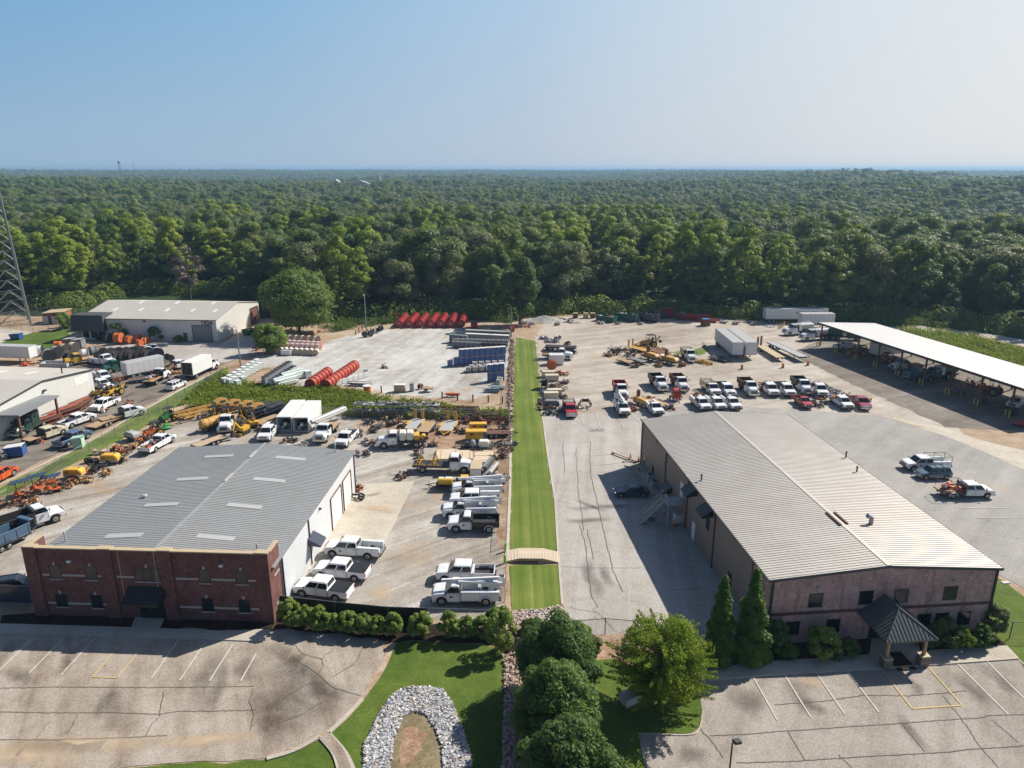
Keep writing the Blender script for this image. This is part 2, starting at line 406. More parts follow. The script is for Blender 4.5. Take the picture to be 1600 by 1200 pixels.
def service_body(root, x0, x1, W, z1, ax, ar, r, paint, boom):
 hw = W/2; mb = MB(); d = .42
 poly = arch_poly(x0+.15, x1, .55, [(x1, z1+.12), (x0+.15, z1+.12)], [(ax, ar)], r)
 mb.prism(poly, -hw, -hw+d); mb.prism(poly, hw-d, hw); mb.build('service_body', paint, root, bevel=.03)
 fl = MB(); fl.box(x0, x1, -hw+d, hw-d, .7, .8); fl.box(x1-.06, x1, -hw+d, hw-d, .8, z1+.1); fl.build('bed_floor', 'grey', root)
 dr = MB(); 
 for s in (-1, 1):
  for xa, xb in ((x0+.2, ax-ar-.02), (ax-ar+.02, ax+ar-.02), (ax+ar+.03, x1-.06)):
   za = .62 if not (xa > ax-ar-.01 and xb < ax+ar) else r+ar+.05
   if xb-xa < .12: continue
   y = s*hw
   for q in (xa, xb): dr.box(q-.008, q+.008, min(y-s*.01, y+s*.006), max(y-s*.01, y+s*.006), za, z1+.06, 0)
   dr.box(xa, xb, min(y-s*.01, y+s*.006), max(y-s*.01, y+s*.006), z1+.05, z1+.066, 0)
   dr.box((xa+xb)/2-.05, (xa+xb)/2+.05, min(y-s*.01, y+s*.012), max(y-s*.01, y+s*.012), z1-.12, z1-.06, 0)
 dr.build('compartment_door', 'grey', root)
 b = MB(); b.box(x0-.05, x0+.16, -hw, hw, .55, .72); b.build('rear_bumper', 'dark', root, bevel=.02)
 tails(root, x0+.12, hw-.02, .95, .25)
 if boom:
  cx = x0+1.0
  t = MB(); t.cyl((cx, 0, .8), (cx, 0, 2.0), .26, .22, 10); t.cyl((cx, 0, 2.0), (cx, 0, 2.15), .34, .34, 10); t.cb((cx, 0, 2.3), (.5, .5, .35)); t.build('turret', 'white', root, bevel=.02)
  L2 = x1-x0+1.9
  a = MB(); a.cb((cx+L2/2-.9, .05, 2.42), (L2, .26, .3), 0, 0, R(3)); a.cb((cx+L2*.30-.7, .33, 2.2), (L2*.75, .2, .24), 0, 0, R(-2)); a.cyl((cx-.2, .05, 2.1), (cx+1.0, .05, 2.36), .07, mi=1); a.build('boom', ['white', 'steel'], root, bevel=.02)
  k = MB(); bx = x0-.05; k.box(bx-.35, bx+.35, -.72, -.05, 1.5, 2.5, 0); k.box(bx-.3, bx+.3, -.67, -.1, 2.46, 2.53, 1); k.build('bucket', ['white', 'dark'], root, bevel=.03)
  c = MB(); c.box(cx+1.0, cx+1.3, -.6, .6, .8, 1.7); c.cyl((cx+.7, .6, 1.45), (cx+1.9, .6, 1.45), .1, mi=1); c.build('boom_rest', ['lgrey', 'steel'], root)
def ladder_rack(root, x0, x1, hw, z0, z1):
 mb = MB()
 for x in (x0, (x0+x1)/2, x1):
  for s in (-1, 1): mb.cyl((x, s*hw, z0), (x, s*hw, z1), .03, n=6)
  mb.cyl((x, -hw, z1), (x, hw, z1), .03, n=6)
 for s in (-1, 1): mb.cyl((x0-.1, s*hw, z1), (x1+.1, s*hw, z1), .03, n=6)
 mb.build('ladder_rack', 'dark', root)
def cargo_pile(root, x0, x1, hw, z, n, mats=('wood', 'orange', 'dark', 'grey', 'rust', 'white')):
 mb = MB(); rr = random.Random(n*13+int(x1*10))
 for i in range(n*2):
  c = (rr.uniform(x0, x1), rr.uniform(-hw, hw), z+rr.uniform(.05, .5)); k = i % len(mats)
  if rr.random() < .5: mb.cb(c, (rr.uniform(.25, .9), rr.uniform(.2, .6), rr.uniform(.12, .5)), k, rr.uniform(0, 3), rr.uniform(-.2, .2))
  else: a = rr.uniform(0, 3); l = rr.uniform(.3, .8); mb.cyl((c[0]-math.cos(a)*l, c[1]-math.sin(a)*.5*l, c[2]), (c[0]+math.cos(a)*l, c[1]+math.sin(a)*.5*l, c[2]+.1), rr.uniform(.03, .14), n=7, mi=k)
 mb.build('load', list(mats), root)
def flat_deck(root, x0, x1, W, z, frame='black', deck='wood', cargo=None):
 hw = W/2; mb = MB(); mb.box(x0, x1, -hw, hw, z-.12, z, 0); mb.box(x1-.08, x1, -hw, hw, z, z+1.05, 0)
 for i in range(5): mb.box(x0+.2+i*(x1-x0-.3)/5, x0+.28+i*(x1-x0-.3)/5, -hw+.05, hw-.05, z-.26, z-.12, 0)
 mb.build('flatbed', frame, root)
 d = MB(); n = 9
 for i in range(n): d.box(x0+.05, x1-.1, -hw+.05+i*(W-.1)/n, -hw+.03+(i+1)*(W-.1)/n, z, z+.03, 0)
 d.build('deck_boards', deck, root)
 if cargo == 'stake':
  s_ = MB(); h = 1.0
  for s in (-1, 1):
   y = s*(hw-.05)
   for i in range(6): xx = x0+.06+i*(x1-x0-.25)/5; s_.box(xx-.03, xx+.03, y-.03, y+.03, z, z+h)
   for k in range(4): s_.box(x0+.05, x1-.1, y-.02, y+.02, z+.15+k*.27, z+.25+k*.27)
  for k in range(4): s_.box(x0+.03, x0+.08, -hw+.05, hw-.05, z+.15+k*.27, z+.25+k*.27)
  for k in range(4): s_.box(x1-.12, x1-.06, -hw+.05, hw-.05, z+.15+k*.27, z+.25+k*.27)
  s_.build('stake_sides', 'black', root)
 elif cargo == 'junk2': cargo_pile(root, x0+.3, x1-.3, hw-.3, z, 8)
def dump_bed(root, x0, x1, W, z, paint='black', h=.75, liner='dark'):
 hw = W/2; t = .08; mb = MB()
 mb.box(x0, x1, -hw, hw, z, z+.1)
 for s in (-1, 1):
  mb.box(x0, x1, min(s*hw, s*(hw-t)), max(s*hw, s*(hw-t)), z+.1, z+h)
  for i in range(5): xx = x0+.3+i*(x1-x0-.5)/4; mb.box(xx-.05, xx+.05, min(s*hw, s*(hw+.05)), max(s*hw, s*(hw+.05)), z, z+h-.05)
  mb.box(x0, x1, min(s*(hw-.1), s*(hw+.05)), max(s*(hw-.1), s*(hw+.05)), z+h, z+h+.08)
 mb.box(x1-t, x1, -hw+t, hw-t, z+.1, z+h+.35); mb.box(x0, x0+t, -hw+t, hw-t, z+.1, z+h-.03)
 mb.box(x1, x1+.55, -hw, hw, z+h+.3, z+h+.38)
 mb.build('dump_box', paint, root, bevel=.015)
 fl = MB(); fl.box(x0+t, x1-t, -hw+t, hw-t, z+.1, z+.14); fl.build('bed_floor', liner, root)

def make_truck(paint='white', body='flat', L=7.6, W=2.35, hood=1.75, cabL=1.5, hz=1.75, cz=2.55, wr=.50, bodypaint='black', cargo=None, sleeper=0.0, tandem=False, boxh=2.5, grille='chrome', name='work_truck'):
 root = empty(name); hw = W/2; xf = L/2; xh = xf-hood; xr = xh-cabL; x0 = -L/2; fax = xf-1.15; rax = x0+1.5; zb = .62
 ch = hw-.12
 top = [(xf, .85), (xf, hz-.66), (xf-.1, hz-.52), (xh+.02, hz-.46), (xh-.02, hz+.02), (xr, hz+.02)]
 poly = arch_poly(xr, xf, zb, top, [(fax, wr+.16)], wr)
 mb = MB(); mb.prism(poly, -ch, ch)
 h0 = hz-.52; mb.hexa([(xh-.05, -ch*.94, h0), (xf-.06, -ch*.80, h0), (xf-.06, ch*.80, h0), (xh-.05, ch*.94, h0), (xh-.05, -ch*.80, hz+.01), (xf-.34, -ch*.62, hz-.16), (xf-.34, ch*.62, hz-.16), (xh-.05, ch*.80, hz+.01)])
 mb.build('body', paint, root, bevel=.05)
 ub = MB(); ub.box(xr, xf-.4, -ch+.36, ch-.36, zb-.1, hz-.6); ub.build('underbody', 'dark', root)
 greenhouse(root, xr+.02, xh+.1, xr+.08, xh-.32, 2*ch-.06, 2*ch-.36, hz, cz, paint, [0, 1], rearglass=not sleeper)
 if sleeper:
  s_ = MB(); s_.prism([(xr-sleeper, zb+.1), (xr+.02, zb+.1), (xr+.02, cz+.05), (xr-.1, cz+.75), (xr-sleeper, cz+.8)], -ch, ch); s_.build('sleeper_cab', paint, root, bevel=.08)
  sp = MB()
  for s in (-1, 1): sp.box(xr-sleeper*.6, xr-sleeper*.25, min(s*ch, s*(ch+.012)), max(s*ch, s*(ch+.012)), cz-.2, cz+.2)
  sp.build('sleeper_window', 'glass', root)
 lights_front(root, xf-.02, ch*.90, hz-.75, h=.26, w=.3, gz=hz-.72, gh=.62, dark='dark' if grille == 'chrome' else 'black')
 b = MB(); b.box(xf-.15, xf+.12, -ch+.02, ch-.02, .5, .82); b.build('front_bumper', grille, root, bevel=.05)
 seams(root, [xr+.08, xh-.1], ch, zb+.1, hz); mirrors(root, xh+.05, ch, hz+.3, big=True)
 tk = MB()
 for s in (-1, 1): tk.cyl((xr-.1, s*(ch-.3), .78), (xr+.9, s*(ch-.3), .78), .28, n=12); tk.box(xr+.1, xr+.8, min(s*(ch-.1), s*ch), max(s*(ch-.1), s*ch), .42, .5)
 tk.build('fuel_tank', 'chrome', root)
 chassis(root, x0+.05, xh+.4, .62, .88, 1.0)
 if sleeper or body == 'tractor':
  f = MB(); f.cyl((x0+1.2, 0, .95), (x0+1.2, 0, 1.05), .5, n=14); f.build('fifth_wheel', 'black', root)
  e = MB(); e.cyl((xr-.12-sleeper, ch-.2, .9), (xr-.12-sleeper, ch-.2, cz+.8), .08, n=8); e.build('exhaust_stack', 'chrome', root)
 xb = xr-.12
 if body == 'flat': flat_deck(root, x0, xb, W+.1, 1.12, bodypaint, 'wood' if cargo != 'frames' else 'dark', cargo if cargo in ('stake', 'junk2') else None)
 if cargo == 'frames':
  for x in (x0+1.0, x0+3.1):
   f = MB()
   for s in (-1, 1):
    f.cyl((x-.5, s*.9, 1.15), (x, s*.9, 2.35), .07, n=6); f.cyl((x+.5, s*.9, 1.15), (x, s*.9, 2.35), .07, n=6)
    f.cyl((x-.28, s*.9, 1.65), (x+.28, s*.9, 1.65), .05, n=6); f.cyl((x-.8, s*.9, 1.18), (x+.8, s*.9, 1.18), .07, n=6); f.cyl((x, s*.9, 2.2), (x, s*.9, 2.6), .04, n=6)
   f.cyl((x, -.9, 1.4), (x, .9, 1.4), .05, n=6); f.build('reel_stand', 'yellow', root)
 if body == 'tank':
  flat_deck(root, x0, xb, W+.05, 1.12, 'navy', 'dark', None)
  t = MB()
  for k in range(2): t.box(xb-1.25-k*1.15, xb-.15-k*1.15, -1.0, 1.0, 1.2, 2.5)
  t.build('poly_tank', 'tank', root, bevel=.15)
  p = MB(); p.box(xb-3.3, xb-2.5, -.9, .9, 1.2, 2.0, 0); p.cyl((xb-3.9, -.4, 1.5), (xb-3.9, .6, 1.5), .4, n=10, mi=0); p.cb((xb-4.4, .2, 1.4), (.7, .9, .5), 1); p.build('pump_unit', ['yellow', 'dark'], root, bevel=.04)
 if body == 'vac':
  flat_deck(root, x0, xb, W, 1.05, 'black', 'dark', None)
  t = MB(); t.cyl((x0+.4, 0, 2.05), (xb-1.2, 0, 2.05), .88, n=16); t.sphere((x0+.4, 0, 2.05), .86, 12); t.build('debris_tank', 'lgrey' if cargo != 'darktank' else 'dgreen', root)
  q = MB(); q.box(xb-1.1, xb-.2, -1.05, 1.05, 1.1, 2.8); q.cyl((xb-.6, -.3, 2.8), (x0+.6, -.3, 3.1), .14, mi=1); q.build('hose_locker', ['white', 'dark'], root, bevel=.05)
 if body == 'dump': dump_bed(root, x0, xb, W+.12, 1.1, bodypaint, 1.0)
 if body == 'box':
  bx = MB(); bx.box(x0, xb, -hw-.05, hw+.05, 1.1, 1.1+boxh); bx.build('cargo_box', bodypaint, root, bevel=.03)
  f = MB()
  for x in (x0, xb):
   for s in (-1, 1): f.box(x-.03, x+.03, s*(hw+.05)-.03, s*(hw+.05)+.03, 1.08, 1.12+boxh)
  f.box(x0-.012, x0+.01, -hw+.05, hw-.05, 1.2, 1.0+boxh, 1) if cargo == 'opendoor' else f.box(x0-.02, x0+.01, -.01, .01, 1.2, 1.0+boxh, 1)
  f.build('box_frame', ['steel', 'black'], root)
 if body == 'utility':
  service_body(root, x0, xb, W+.05, 1.5, rax, wr+.2, wr, paint, cargo == 'boom')
 if body != 'utility':
  tails(root, x0-.02, hw-.2, .95, .15)
 for s in (-1, 1):
  wheel(root, fax, s*(ch-.17), wr, .3)
  wheel(root, rax, s*(ch-.22), wr, .52)
  if tandem: wheel(root, rax-1.15 if False else rax+1.2, s*(ch-.22), wr, .52)
 mf = MB()
 for s in (-1, 1): mf.box(rax-wr-.28, rax-wr-.25, s*(ch-.22)-.26, s*(ch-.22)+.26, .25, .9)
 mf.build('mud_flap', 'black', root)
 return root

def make_car(paint='black', kind='sedan'):
 S = {'sedan': dict(L=4.75, W=1.84, hz=.92, cz=1.42, hood=1.05, x1=.75, gr=(-1.75, 1.02, -.95, .25)),
         'suv': dict(L=4.75, W=1.88, hz=1.05, cz=1.70, hood=1.0, gr=(-2.2, 1.12, -1.95, .50)),
         'pickup': None}[kind]
 root = empty('sedan_car' if kind == 'sedan' else 'suv_car'); L, W = S['L'], S['W']; hw = W/2; xf = L/2; x0 = -L/2; hz = S['hz']; wr = .34; g = S['gr']
 rear = [(x0+.02, hz-.02), (x0-.02, .6)] if kind == 'suv' else [(g[0]+.1, hz+.05), (x0+.1, hz+.02), (x0, hz-.2)]
 top = [(xf, .45), (xf+.02, .6), (xf-.15, hz-.2), (xf-.45, hz-.1), (g[1]-.05, hz+.03)]+([(g[0], hz+.05)] if kind == 'suv' else [])+rear
 mb = MB(); mb.prism(arch_poly(x0, xf, .28, top, [(xf-.88, wr+.08), (x0+.92, wr+.08)], wr), -hw, hw)
 mb.v = [(x, y*(.86 if abs(x) > xf-.2 else 1), z) for x, y, z in mb.v]; mb.build('body', paint, root, bevel=.07)
 ub = MB(); ub.box(x0+.3, xf-.3, -hw+.28, hw-.28, .25, hz-.15); ub.build('underbody', 'dark', root)
 greenhouse(root, g[0], g[1], g[2], g[3], W-.08, W-.46, hz, S['cz'], paint, [0, .33, .62, 1] if kind == 'suv' else [0.08, .5, .95])
 lights_front(root, xf-.04, hw-.08, .68, h=.14, w=.36, gz=.62, gh=.2); tails(root, x0+.02, hw-.12, hz-.2, .16)
 seams(root, [-.95, .12, 1.05], hw, .35, hz); mirrors(root, g[1]-.35, hw-.04, hz+.1, mat=paint)
 if kind == 'suv':
  r_ = MB()
  for s in (-1, 1): r_.box(g[2]+.2, g[3]-.1, s*.6-.02, s*.6+.02, S['cz'], S['cz']+.06)
  for x in (-1.2, -.2): r_.box(x-.03, x+.03, -.6, .6, S['cz']+.03, S['cz']+.08)
  r_.build('roof_rack', 'dark', root)
 for x in (xf-.88, x0+.92):
  for s in (-1, 1): wheel(root, x, s*(hw-.12), wr, .22)
 return root
# ------------------------------------------------------------------ trailers, machines, yard goods
def make_trailer(L=5.5, W=2.1, deck='wood', frame='black', axles=2, ramps=False, rampmat='ochre', z=.62, tongue=1.3):
 """flat deck trailer, tongue towards +x"""
 root = empty('flat_trailer'); hw = W/2; x0 = -L/2; x1 = L/2
 mb = MB()
 for s in (-1, 1): mb.box(x0, x1, s*hw-.05, s*hw+.05, z-.16, z+.02)
 k = x0
 while k < x1: mb.box(k, k+.08, -hw, hw, z-.15, z-.03); k += .8
 mb.box(x1-.06, x1+.02, -hw, hw, z-.16, z+.05)
 for s in (-1, 1): mb.cyl((x1, s*hw*.7, z-.1), (x1+tongue, 0, z-.12), .06, n=6)
 mb.cyl((x1+tongue-.15, 0, z-.1), (x1+tongue+.2, 0, z-.1), .07, n=6); mb.cyl((x1+tongue-.3, 0, .02), (x1+tongue-.3, 0, z+.35), .04, n=6)
 mb.build('trailer_frame', frame, root)
 d = MB(); n = 9
 for i in range(n): d.box(x0+.02, x1-.05, -hw+.05+i*(W-.1)/n, -hw+.035+(i+1)*(W-.1)/n, z-.03, z+.025)
 d.build('deck_boards', deck, root)
 ax = -.25
 for s in (-1, 1):
  f = MB(); f.box(ax-.45*axles-.1, ax+.45*axles+.1, s*(hw+.17)-.14, s*(hw+.17)+.14, z+.1, z+.14); f.build('fender', frame, root)
  for i in range(axles): wheel(root, ax+(i-(axles-1)/2)*.85, s*(hw+.17), .36, .22, n=12)
 if ramps:
  for s in (-1, 1):
   r_ = MB(); r_.cb((x0-.05, s*hw*.62, z+.85), (.12, .5, 1.7))
   for k in range(5): r_.cb((x0-.13, s*hw*.62, z+.2+k*.33), (.06, .5, .06))
   r_.build('ramp', rampmat, root)
 return root
def make_reel(d=2.0, w=1.2, flange='wood', drum='black', cover=None, hub='dark', core=.62, ft=.07):
 """cable reel lying on its rims, axle along y"""
 root = empty('cable_reel'); r = d/2
 for s in (-1, 1):
  mb = MB(); y = s*(w/2-ft/2)
  mb.cyl((0, y-ft/2, r), (0, y+ft/2, r), r, n=22)
  for k in range(8):
   a = k*math.pi/4; mb.cb((math.cos(a)*r*.55, y+s*ft*.6, r+math.sin(a)*r*.55), (.07, .04, .07), 1)
  mb.cyl((0, y, r), (0, y+s*(ft/2+.03), r), r*.16, n=10, mi=1); mb.build('flange', [flange, hub], root)
 mb = MB(); cr = r*core
 if cover: mb.cyl((0, -w/2+ft, r), (0, w/2-ft, r), r*.93, n=22)
 else:
  mb.cyl((0, -w/2+ft, r), (0, w/2-ft, r), cr, n=20)
  k = -w/2+ft+.05
  while k < w/2-ft: mb.torus((0, k, r), (0, 1, 0), cr, .04, 18, 4); k += .1
 mb.build('wound_cable' if not cover else 'reel_wrap', cover or drum, root)
 return root
def make_compressor(paint='yellow', base='lgrey', L=2.6):
 root = empty('air_compressor'); h = L/2
 mb = MB(); mb.prism([(-h, .55), (h, .55), (h, 1.15), (h-.35, 1.45), (-h+.3, 1.45), (-h, 1.2)], -.65, .65); mb.build('canopy', paint, root, bevel=.1)
 b = MB(); b.box(-h+.05, h-.05, -.67, .67, .42, .72); b.build('base_panel', base, root, bevel=.03)
 v = MB()
 for k in range(5): v.box(-h+.3+k*.12, -h+.34+k*.12, -.665, -.655, .85, 1.2)
 v.cyl((h-.7, .2, 1.45), (h-.7, .2, 1.6), .05); v.build('vent', 'dark', root)
 t = MB(); t.cyl((h, 0, .5), (h+1.3, 0, .48), .05, n=6); t.cyl((h+1.05, 0, 0.01), (h+1.05, 0, .7), .035, n=6); t.build('tongue', 'dark', root)
 for s in (-1, 1): wheel(root, -.1, s*.78, .33, .2, n=12)
 return root
def make_trencher(paint='ochre'):
 """walk-beside drill: hooded engine on a tilted rack with tracks"""
 root = empty('drilling_machine')
 t = MB()
 for s in (-1, 1): t.prism([(-1.3, .1), (-1.0, 0), (1.0, 0), (1.3, .1), (1.25, .5), (-1.25, .5)], s*.75-.17, s*.75+.17)
 t.build('track', 'rubber', root, bevel=.05)
 b = MB(); b.prism([(-1.9, .62), (.5, .5), (.9, .9), (.6, 1.9), (-.5, 2.35), (-1.7, 1.9)], -.66, .2); b.build('hood', paint, root, bevel=.12)
 r_ = MB(); r_.cb((.2, .5, 1.15), (4.3, .3, .22), 0, 0, R(-14)); r_.cb((.2, .5, 1.42), (3.2, .12, .12), 1, 0, R(-14)); r_.cb((1.9, .5, .7), (.5, .5, .6), 1); r_.build('drill_rack', ['dark', 'wiredark'], root)
 c = MB()
 for s in (-.62, .8): c.cyl((1.4, s, .1), (1.4, s, 1.35), .09, n=8)
 c.cyl((-1.7, .8, .1), (-1.7, .8, 1.0), .08, n=8); c.cb((1.4, .1, .35), (.25, 1.5, .2)); c.build('stabiliser', 'yellow', root)
 e = MB(); e.cb((-.4, .62, 1.85), (.8, .25, .35), 0); e.cyl((-.9, 0, 1.7), (-.9, 0, 2.2), .07, n=8); e.cb((.3, -.3, 1.95), (.5, .5, .08), 1); e.build('engine_top', ['dark', 'lgrey'], root)
 return root
def make_tractor(paint='orange', dozer=True, cabin='canopy', name='tractor'):
 root = empty(name)
 b = MB(); b.prism([(-1.0, .6), (1.3, .6), (1.45, .8), (1.4, 1.25), (.2, 1.4), (-1.0, 1.3)], -.45, .45); b.build('hood', paint, root, bevel=.08)
 s_ = MB(); s_.box(-1.0, -.5, -.3, .3, 1.3, 1.45); s_.box(-1.05, -.95, -.3, .3, 1.4, 1.85); s_.cyl((0.05, 0, 1.35), (-.15, 0, 1.75), .03, n=6); s_.torus((-.15, 0, 1.75), (-.4, 0, 1), .18, .02, 10, 4); s_.build('seat', 'black', root)
 if cabin == 'canopy':
  c = MB()
  for x in (-1.15, .1):
   for s in (-1, 1): c.cyl((x, s*.5, 1.2), (x, s*.5, 2.35), .04, n=6)
  c.cb((-.5, 0, 2.38), (1.5, 1.25, .08), 1); c.build('roll_canopy', ['dark', 'dark'], root)
 for s in (-1, 1):
  wheel(root, -.75, s*.82, .68, .42, n=16, mats=('rubber', 'yellow')); wheel(root, 1.0, s*.7, .42, .28, n=14, mats=('rubber', 'yellow'))
 if dozer:
  d = MB()
  for s in (-1, 1): d.cb((1.5, s*.62, .95), (1.7, .1, .16), 0, 0, R(22))
  d.prism([(2.2, .12), (2.9, .1), (2.45, .2), (2.35, .75), (2.2, .8)], -.95, .95); d.build('loader_arm', paint, root)
  h = MB(); h.cb((-1.7, 0, 1.3), (.2, .25, 1.8), 0, 0, R(14)); h.cb((-2.2, 0, 1.55), (1.1, .2, .2), 0, 0, R(50)); h.prism([(-2.9, .8), (-2.4, .7), (-2.5, 1.2), (-2.8, 1.2)], -.25, .25, 1); h.build('backhoe_arm', [paint, 'dark'], root)
 return root
def make_excavator(paint='yellow'):
 root = empty('mini_excavator')
 t = MB()
 for s in (-1, 1): t.prism([(-1.1, .15), (-.9, 0), (.9, 0), (1.1, .15), (1.0, .5), (-1.0, .5)], s*.62-.15, s*.62+.15)
 t.cb((0, 0, .35), (1.0, 1.0, .2)); t.build('track', 'rubber', root, bevel=.05)
 b = MB(); b.prismz([(-1.1, -.7), (.7, -.7), (.8, .7), (-1.1, .7)], .6, 1.3); b.build('housing', paint, root, bevel=.1)
 c = MB()
 for x, y in ((-.3, -.6), (.65, -.6), (-.3, .1), (.65, .1)): c.cyl((x, y, 1.3), (x, y, 2.3), .04, n=6)
 c.cb((.17, -.25, 2.34), (1.25, 1.0, .08)); c.box(-.25, .2, -.5, 0, 1.3, 1.5); c.build('cab_frame', 'dark', root)
 a = MB(); a.cb((1.3, .25, 1.9), (2.1, .2, .26), 0, 0, R(-50)); a.cb((2.2, .25, 2.1), (1.6, .18, .22), 0, 0, R(62)); a.prism([(2.3, .5), (3.0, .4), (2.9, 1.1), (2.5, 1.3)], 0, .5, 1); a.build('boom_arm', [paint, 'dark'], root)
 d = MB(); d.box(1.25, 1.35, -.8, .8, .08, .5); d.cb((1.0, 0, .3), (.5, .6, .1)); d.build('dozer_blade', paint, root)
 return root
def make_arrowboard():
 root = empty('arrow_board_trailer')
 f = MB(); f.cb((0, 0, .45), (1.8, .9, .12)); f.cyl((.9, 0, .45), (2.0, 0, .42), .05, n=6)
 for x in (-.5, .6):
  f.cyl((x, 0, .5), (x, 0, 2.2), .06, n=6); f.cyl((x, -.75, .5), (x, .75, .5), .04, n=6)
 f.cyl((-.5, 0, 1.3), (.6, 0, 1.3), .05, n=6); f.cyl((-.5, 0, .6), (.6, 0, 1.9), .04, n=6); f.build('trailer_frame', 'orange', root)
 p = MB(); p.cb((0.05, 0, 2.28), (2.5, 1.35, .07), 0, 0, R(-8)); p.build('solar_panel', 'panel', root)
 g = MB()
 for k in range(1, 4): g.cb((-1.2+k*.62, 0, 2.335+(k-2)*.085), (.03, 1.35, .02), 0, 0, R(-8))
 g.build('panel_frame', 'chrome', root)
 b = MB(); b.box(-.8, -.2, -.4, .4, .52, .85); b.build('battery_box', 'orange', root, bevel=.03)
 for s in (-1, 1): wheel(root, 0, s*.6, .3, .18, n=12)
 return root
def make_reel_trailer(d=1.9, reelmat='orange', frame='dark', empty_reel=False):
 root = empty('reel_trailer')
 f = MB()
 for s in (-1, 1):
  f.cb((0, s*.85, .55), (3.0, .12, .14)); f.cb((.1, s*.85, .95), (.16, .12, .9)); f.cyl((1.5, s*.85, .55), (2.6, 0, .5), .06, n=6)
 f.cb((-1.45, 0, .55), (.12, 1.8, .14)); f.cyl((.1, -.95, 1.3), (.1, .95, 1.3), .06, n=8); f.build('trailer_frame', frame, root)
 r = d/2; m = MB()
 for s in (-1, 1): m.cyl((.1, s*.55-.04, 1.3), (.1, s*.55+.04, 1.3), r if not empty_reel else r*.7, n=20)
 m.cyl((.1, -.52, 1.3), (.1, .52, 1.3), r*(.9 if not empty_reel else .4), n=20); m.build('reel', reelmat, root)
 for s in (-1, 1): wheel(root, -.3, s*1.1, .38, .24, n=12)
 return root
def make_semitrailer(L=14.6, W=2.55, z0=1.2, h=2.75, paint='whitematte', roof='lgrey', legs=True, name='box_trailer', stripe=None):
 root = empty(name); hw = W/2
 b = MB(); b.box(-L/2, L/2, -hw, hw, z0, z0+h); b.build('cargo_box', paint, root, bevel=.02)
 r_ = MB(); r_.box(-L/2+.05, L/2-.05, -hw+.05, hw-.05, z0+h, z0+h+.02)
 k = -L/2+.6
 while k < L/2: r_.box(k-.02, k+.02, -hw+.05, hw-.05, z0+h+.02, z0+h+.035); k += 1.2
 r_.build('roof_panel', roof, root)
 e = MB()
 for x in (-L/2, L/2):
  for s in (-1, 1): e.box(x-.03, x+.03, s*hw-.05, s*hw+.05, z0-.02, z0+h+.02)
  e.box(x-.025, x+.025, -hw, hw, z0-.04, z0+.08); e.box(x-.025, x+.025, -hw, hw, z0+h-.08, z0+h+.03)
 for s in (-1, 1):
  e.box(-L/2, L/2, s*hw-.02, s*hw+.02, z0-.05, z0+.1)
  k = -L/2+1.2
  while k < L/2-.5: e.box(k-.02, k+.02, s*hw-.012, s*hw+.012, z0+.1, z0+h-.02); k += 1.2
 for y in (-.6, 0, .6): e.box(-L/2-.03, -L/2, y-.015, y+.015, z0+.1, z0+h-.1)
 e.build('trim_rail', 'lgrey', root)
 u = MB()
 for s in (-1, 1): u.box(-L/2+.3, -L/2+4.2, s*.5-.06, s*.5+.06, z0-.3, z0-.05)
 if legs:
  for s in (-1, 1): u.box(L/2-3.0, L/2-2.85, s*.8-.08, s*.8+.08, 0.02, z0-.05); u.box(L/2-3.1, L/2-2.75, s*.8-.15, s*.8+.15, 0, .05)
 u.box(-L/2+.02, -L/2+.1, -1.0, 1.0, .5, .6); u.box(-L/2+.05, -L/2+.1, -.9, -.8, .5, z0); u.box(-L/2+.05, -L/2+.1, .8, .9, .5, z0)
 u.build('landing_gear', 'dark', root)
 for s in (-1, 1):
  for x in (-L/2+1.2, -L/2+2.5): wheel(root, x, s*(hw-.3), .5, .52, n=14)
 return root
def make_lowboy(L=13.5, W=2.5, deck='lgrey', frame='dark', z=1.25):
 root = empty('flatbed_trailer'); hw = W/2
 m = MB(); m.box(-L/2, L/2, -hw, -hw+.12, z-.22, z); m.box(-L/2, L/2, hw-.12, hw, z-.22, z)
 for s in (-1, 1): m.box(-L/2, L/2, s*.45-.08, s*.45+.08, z-.45, z-.06)
 k = -L/2
 while k < L/2: m.box(k, k+.1, -hw+.12, hw-.12, z-.2, z-.06); k += .9
 for s in (-1, 1): m.box(L/2-3, L/2-2.85, s*.7-.07, s*.7+.07, 0, z-.4)
 m.build('trailer_frame', frame, root)
 d = MB(); n = 8
 for i in range(n): d.box(-L/2+.02, L/2-.02, -hw+.13+i*(W-.26)/n, -hw+.1+(i+1)*(W-.26)/n, z-.06, z-.01)
 d.build('deck_boards', deck, root)
 for s in (-1, 1):
  for x in (-L/2+1.0, -L/2+2.2): wheel(root, x, s*(hw-.3), .45, .5, n=14)
 return root
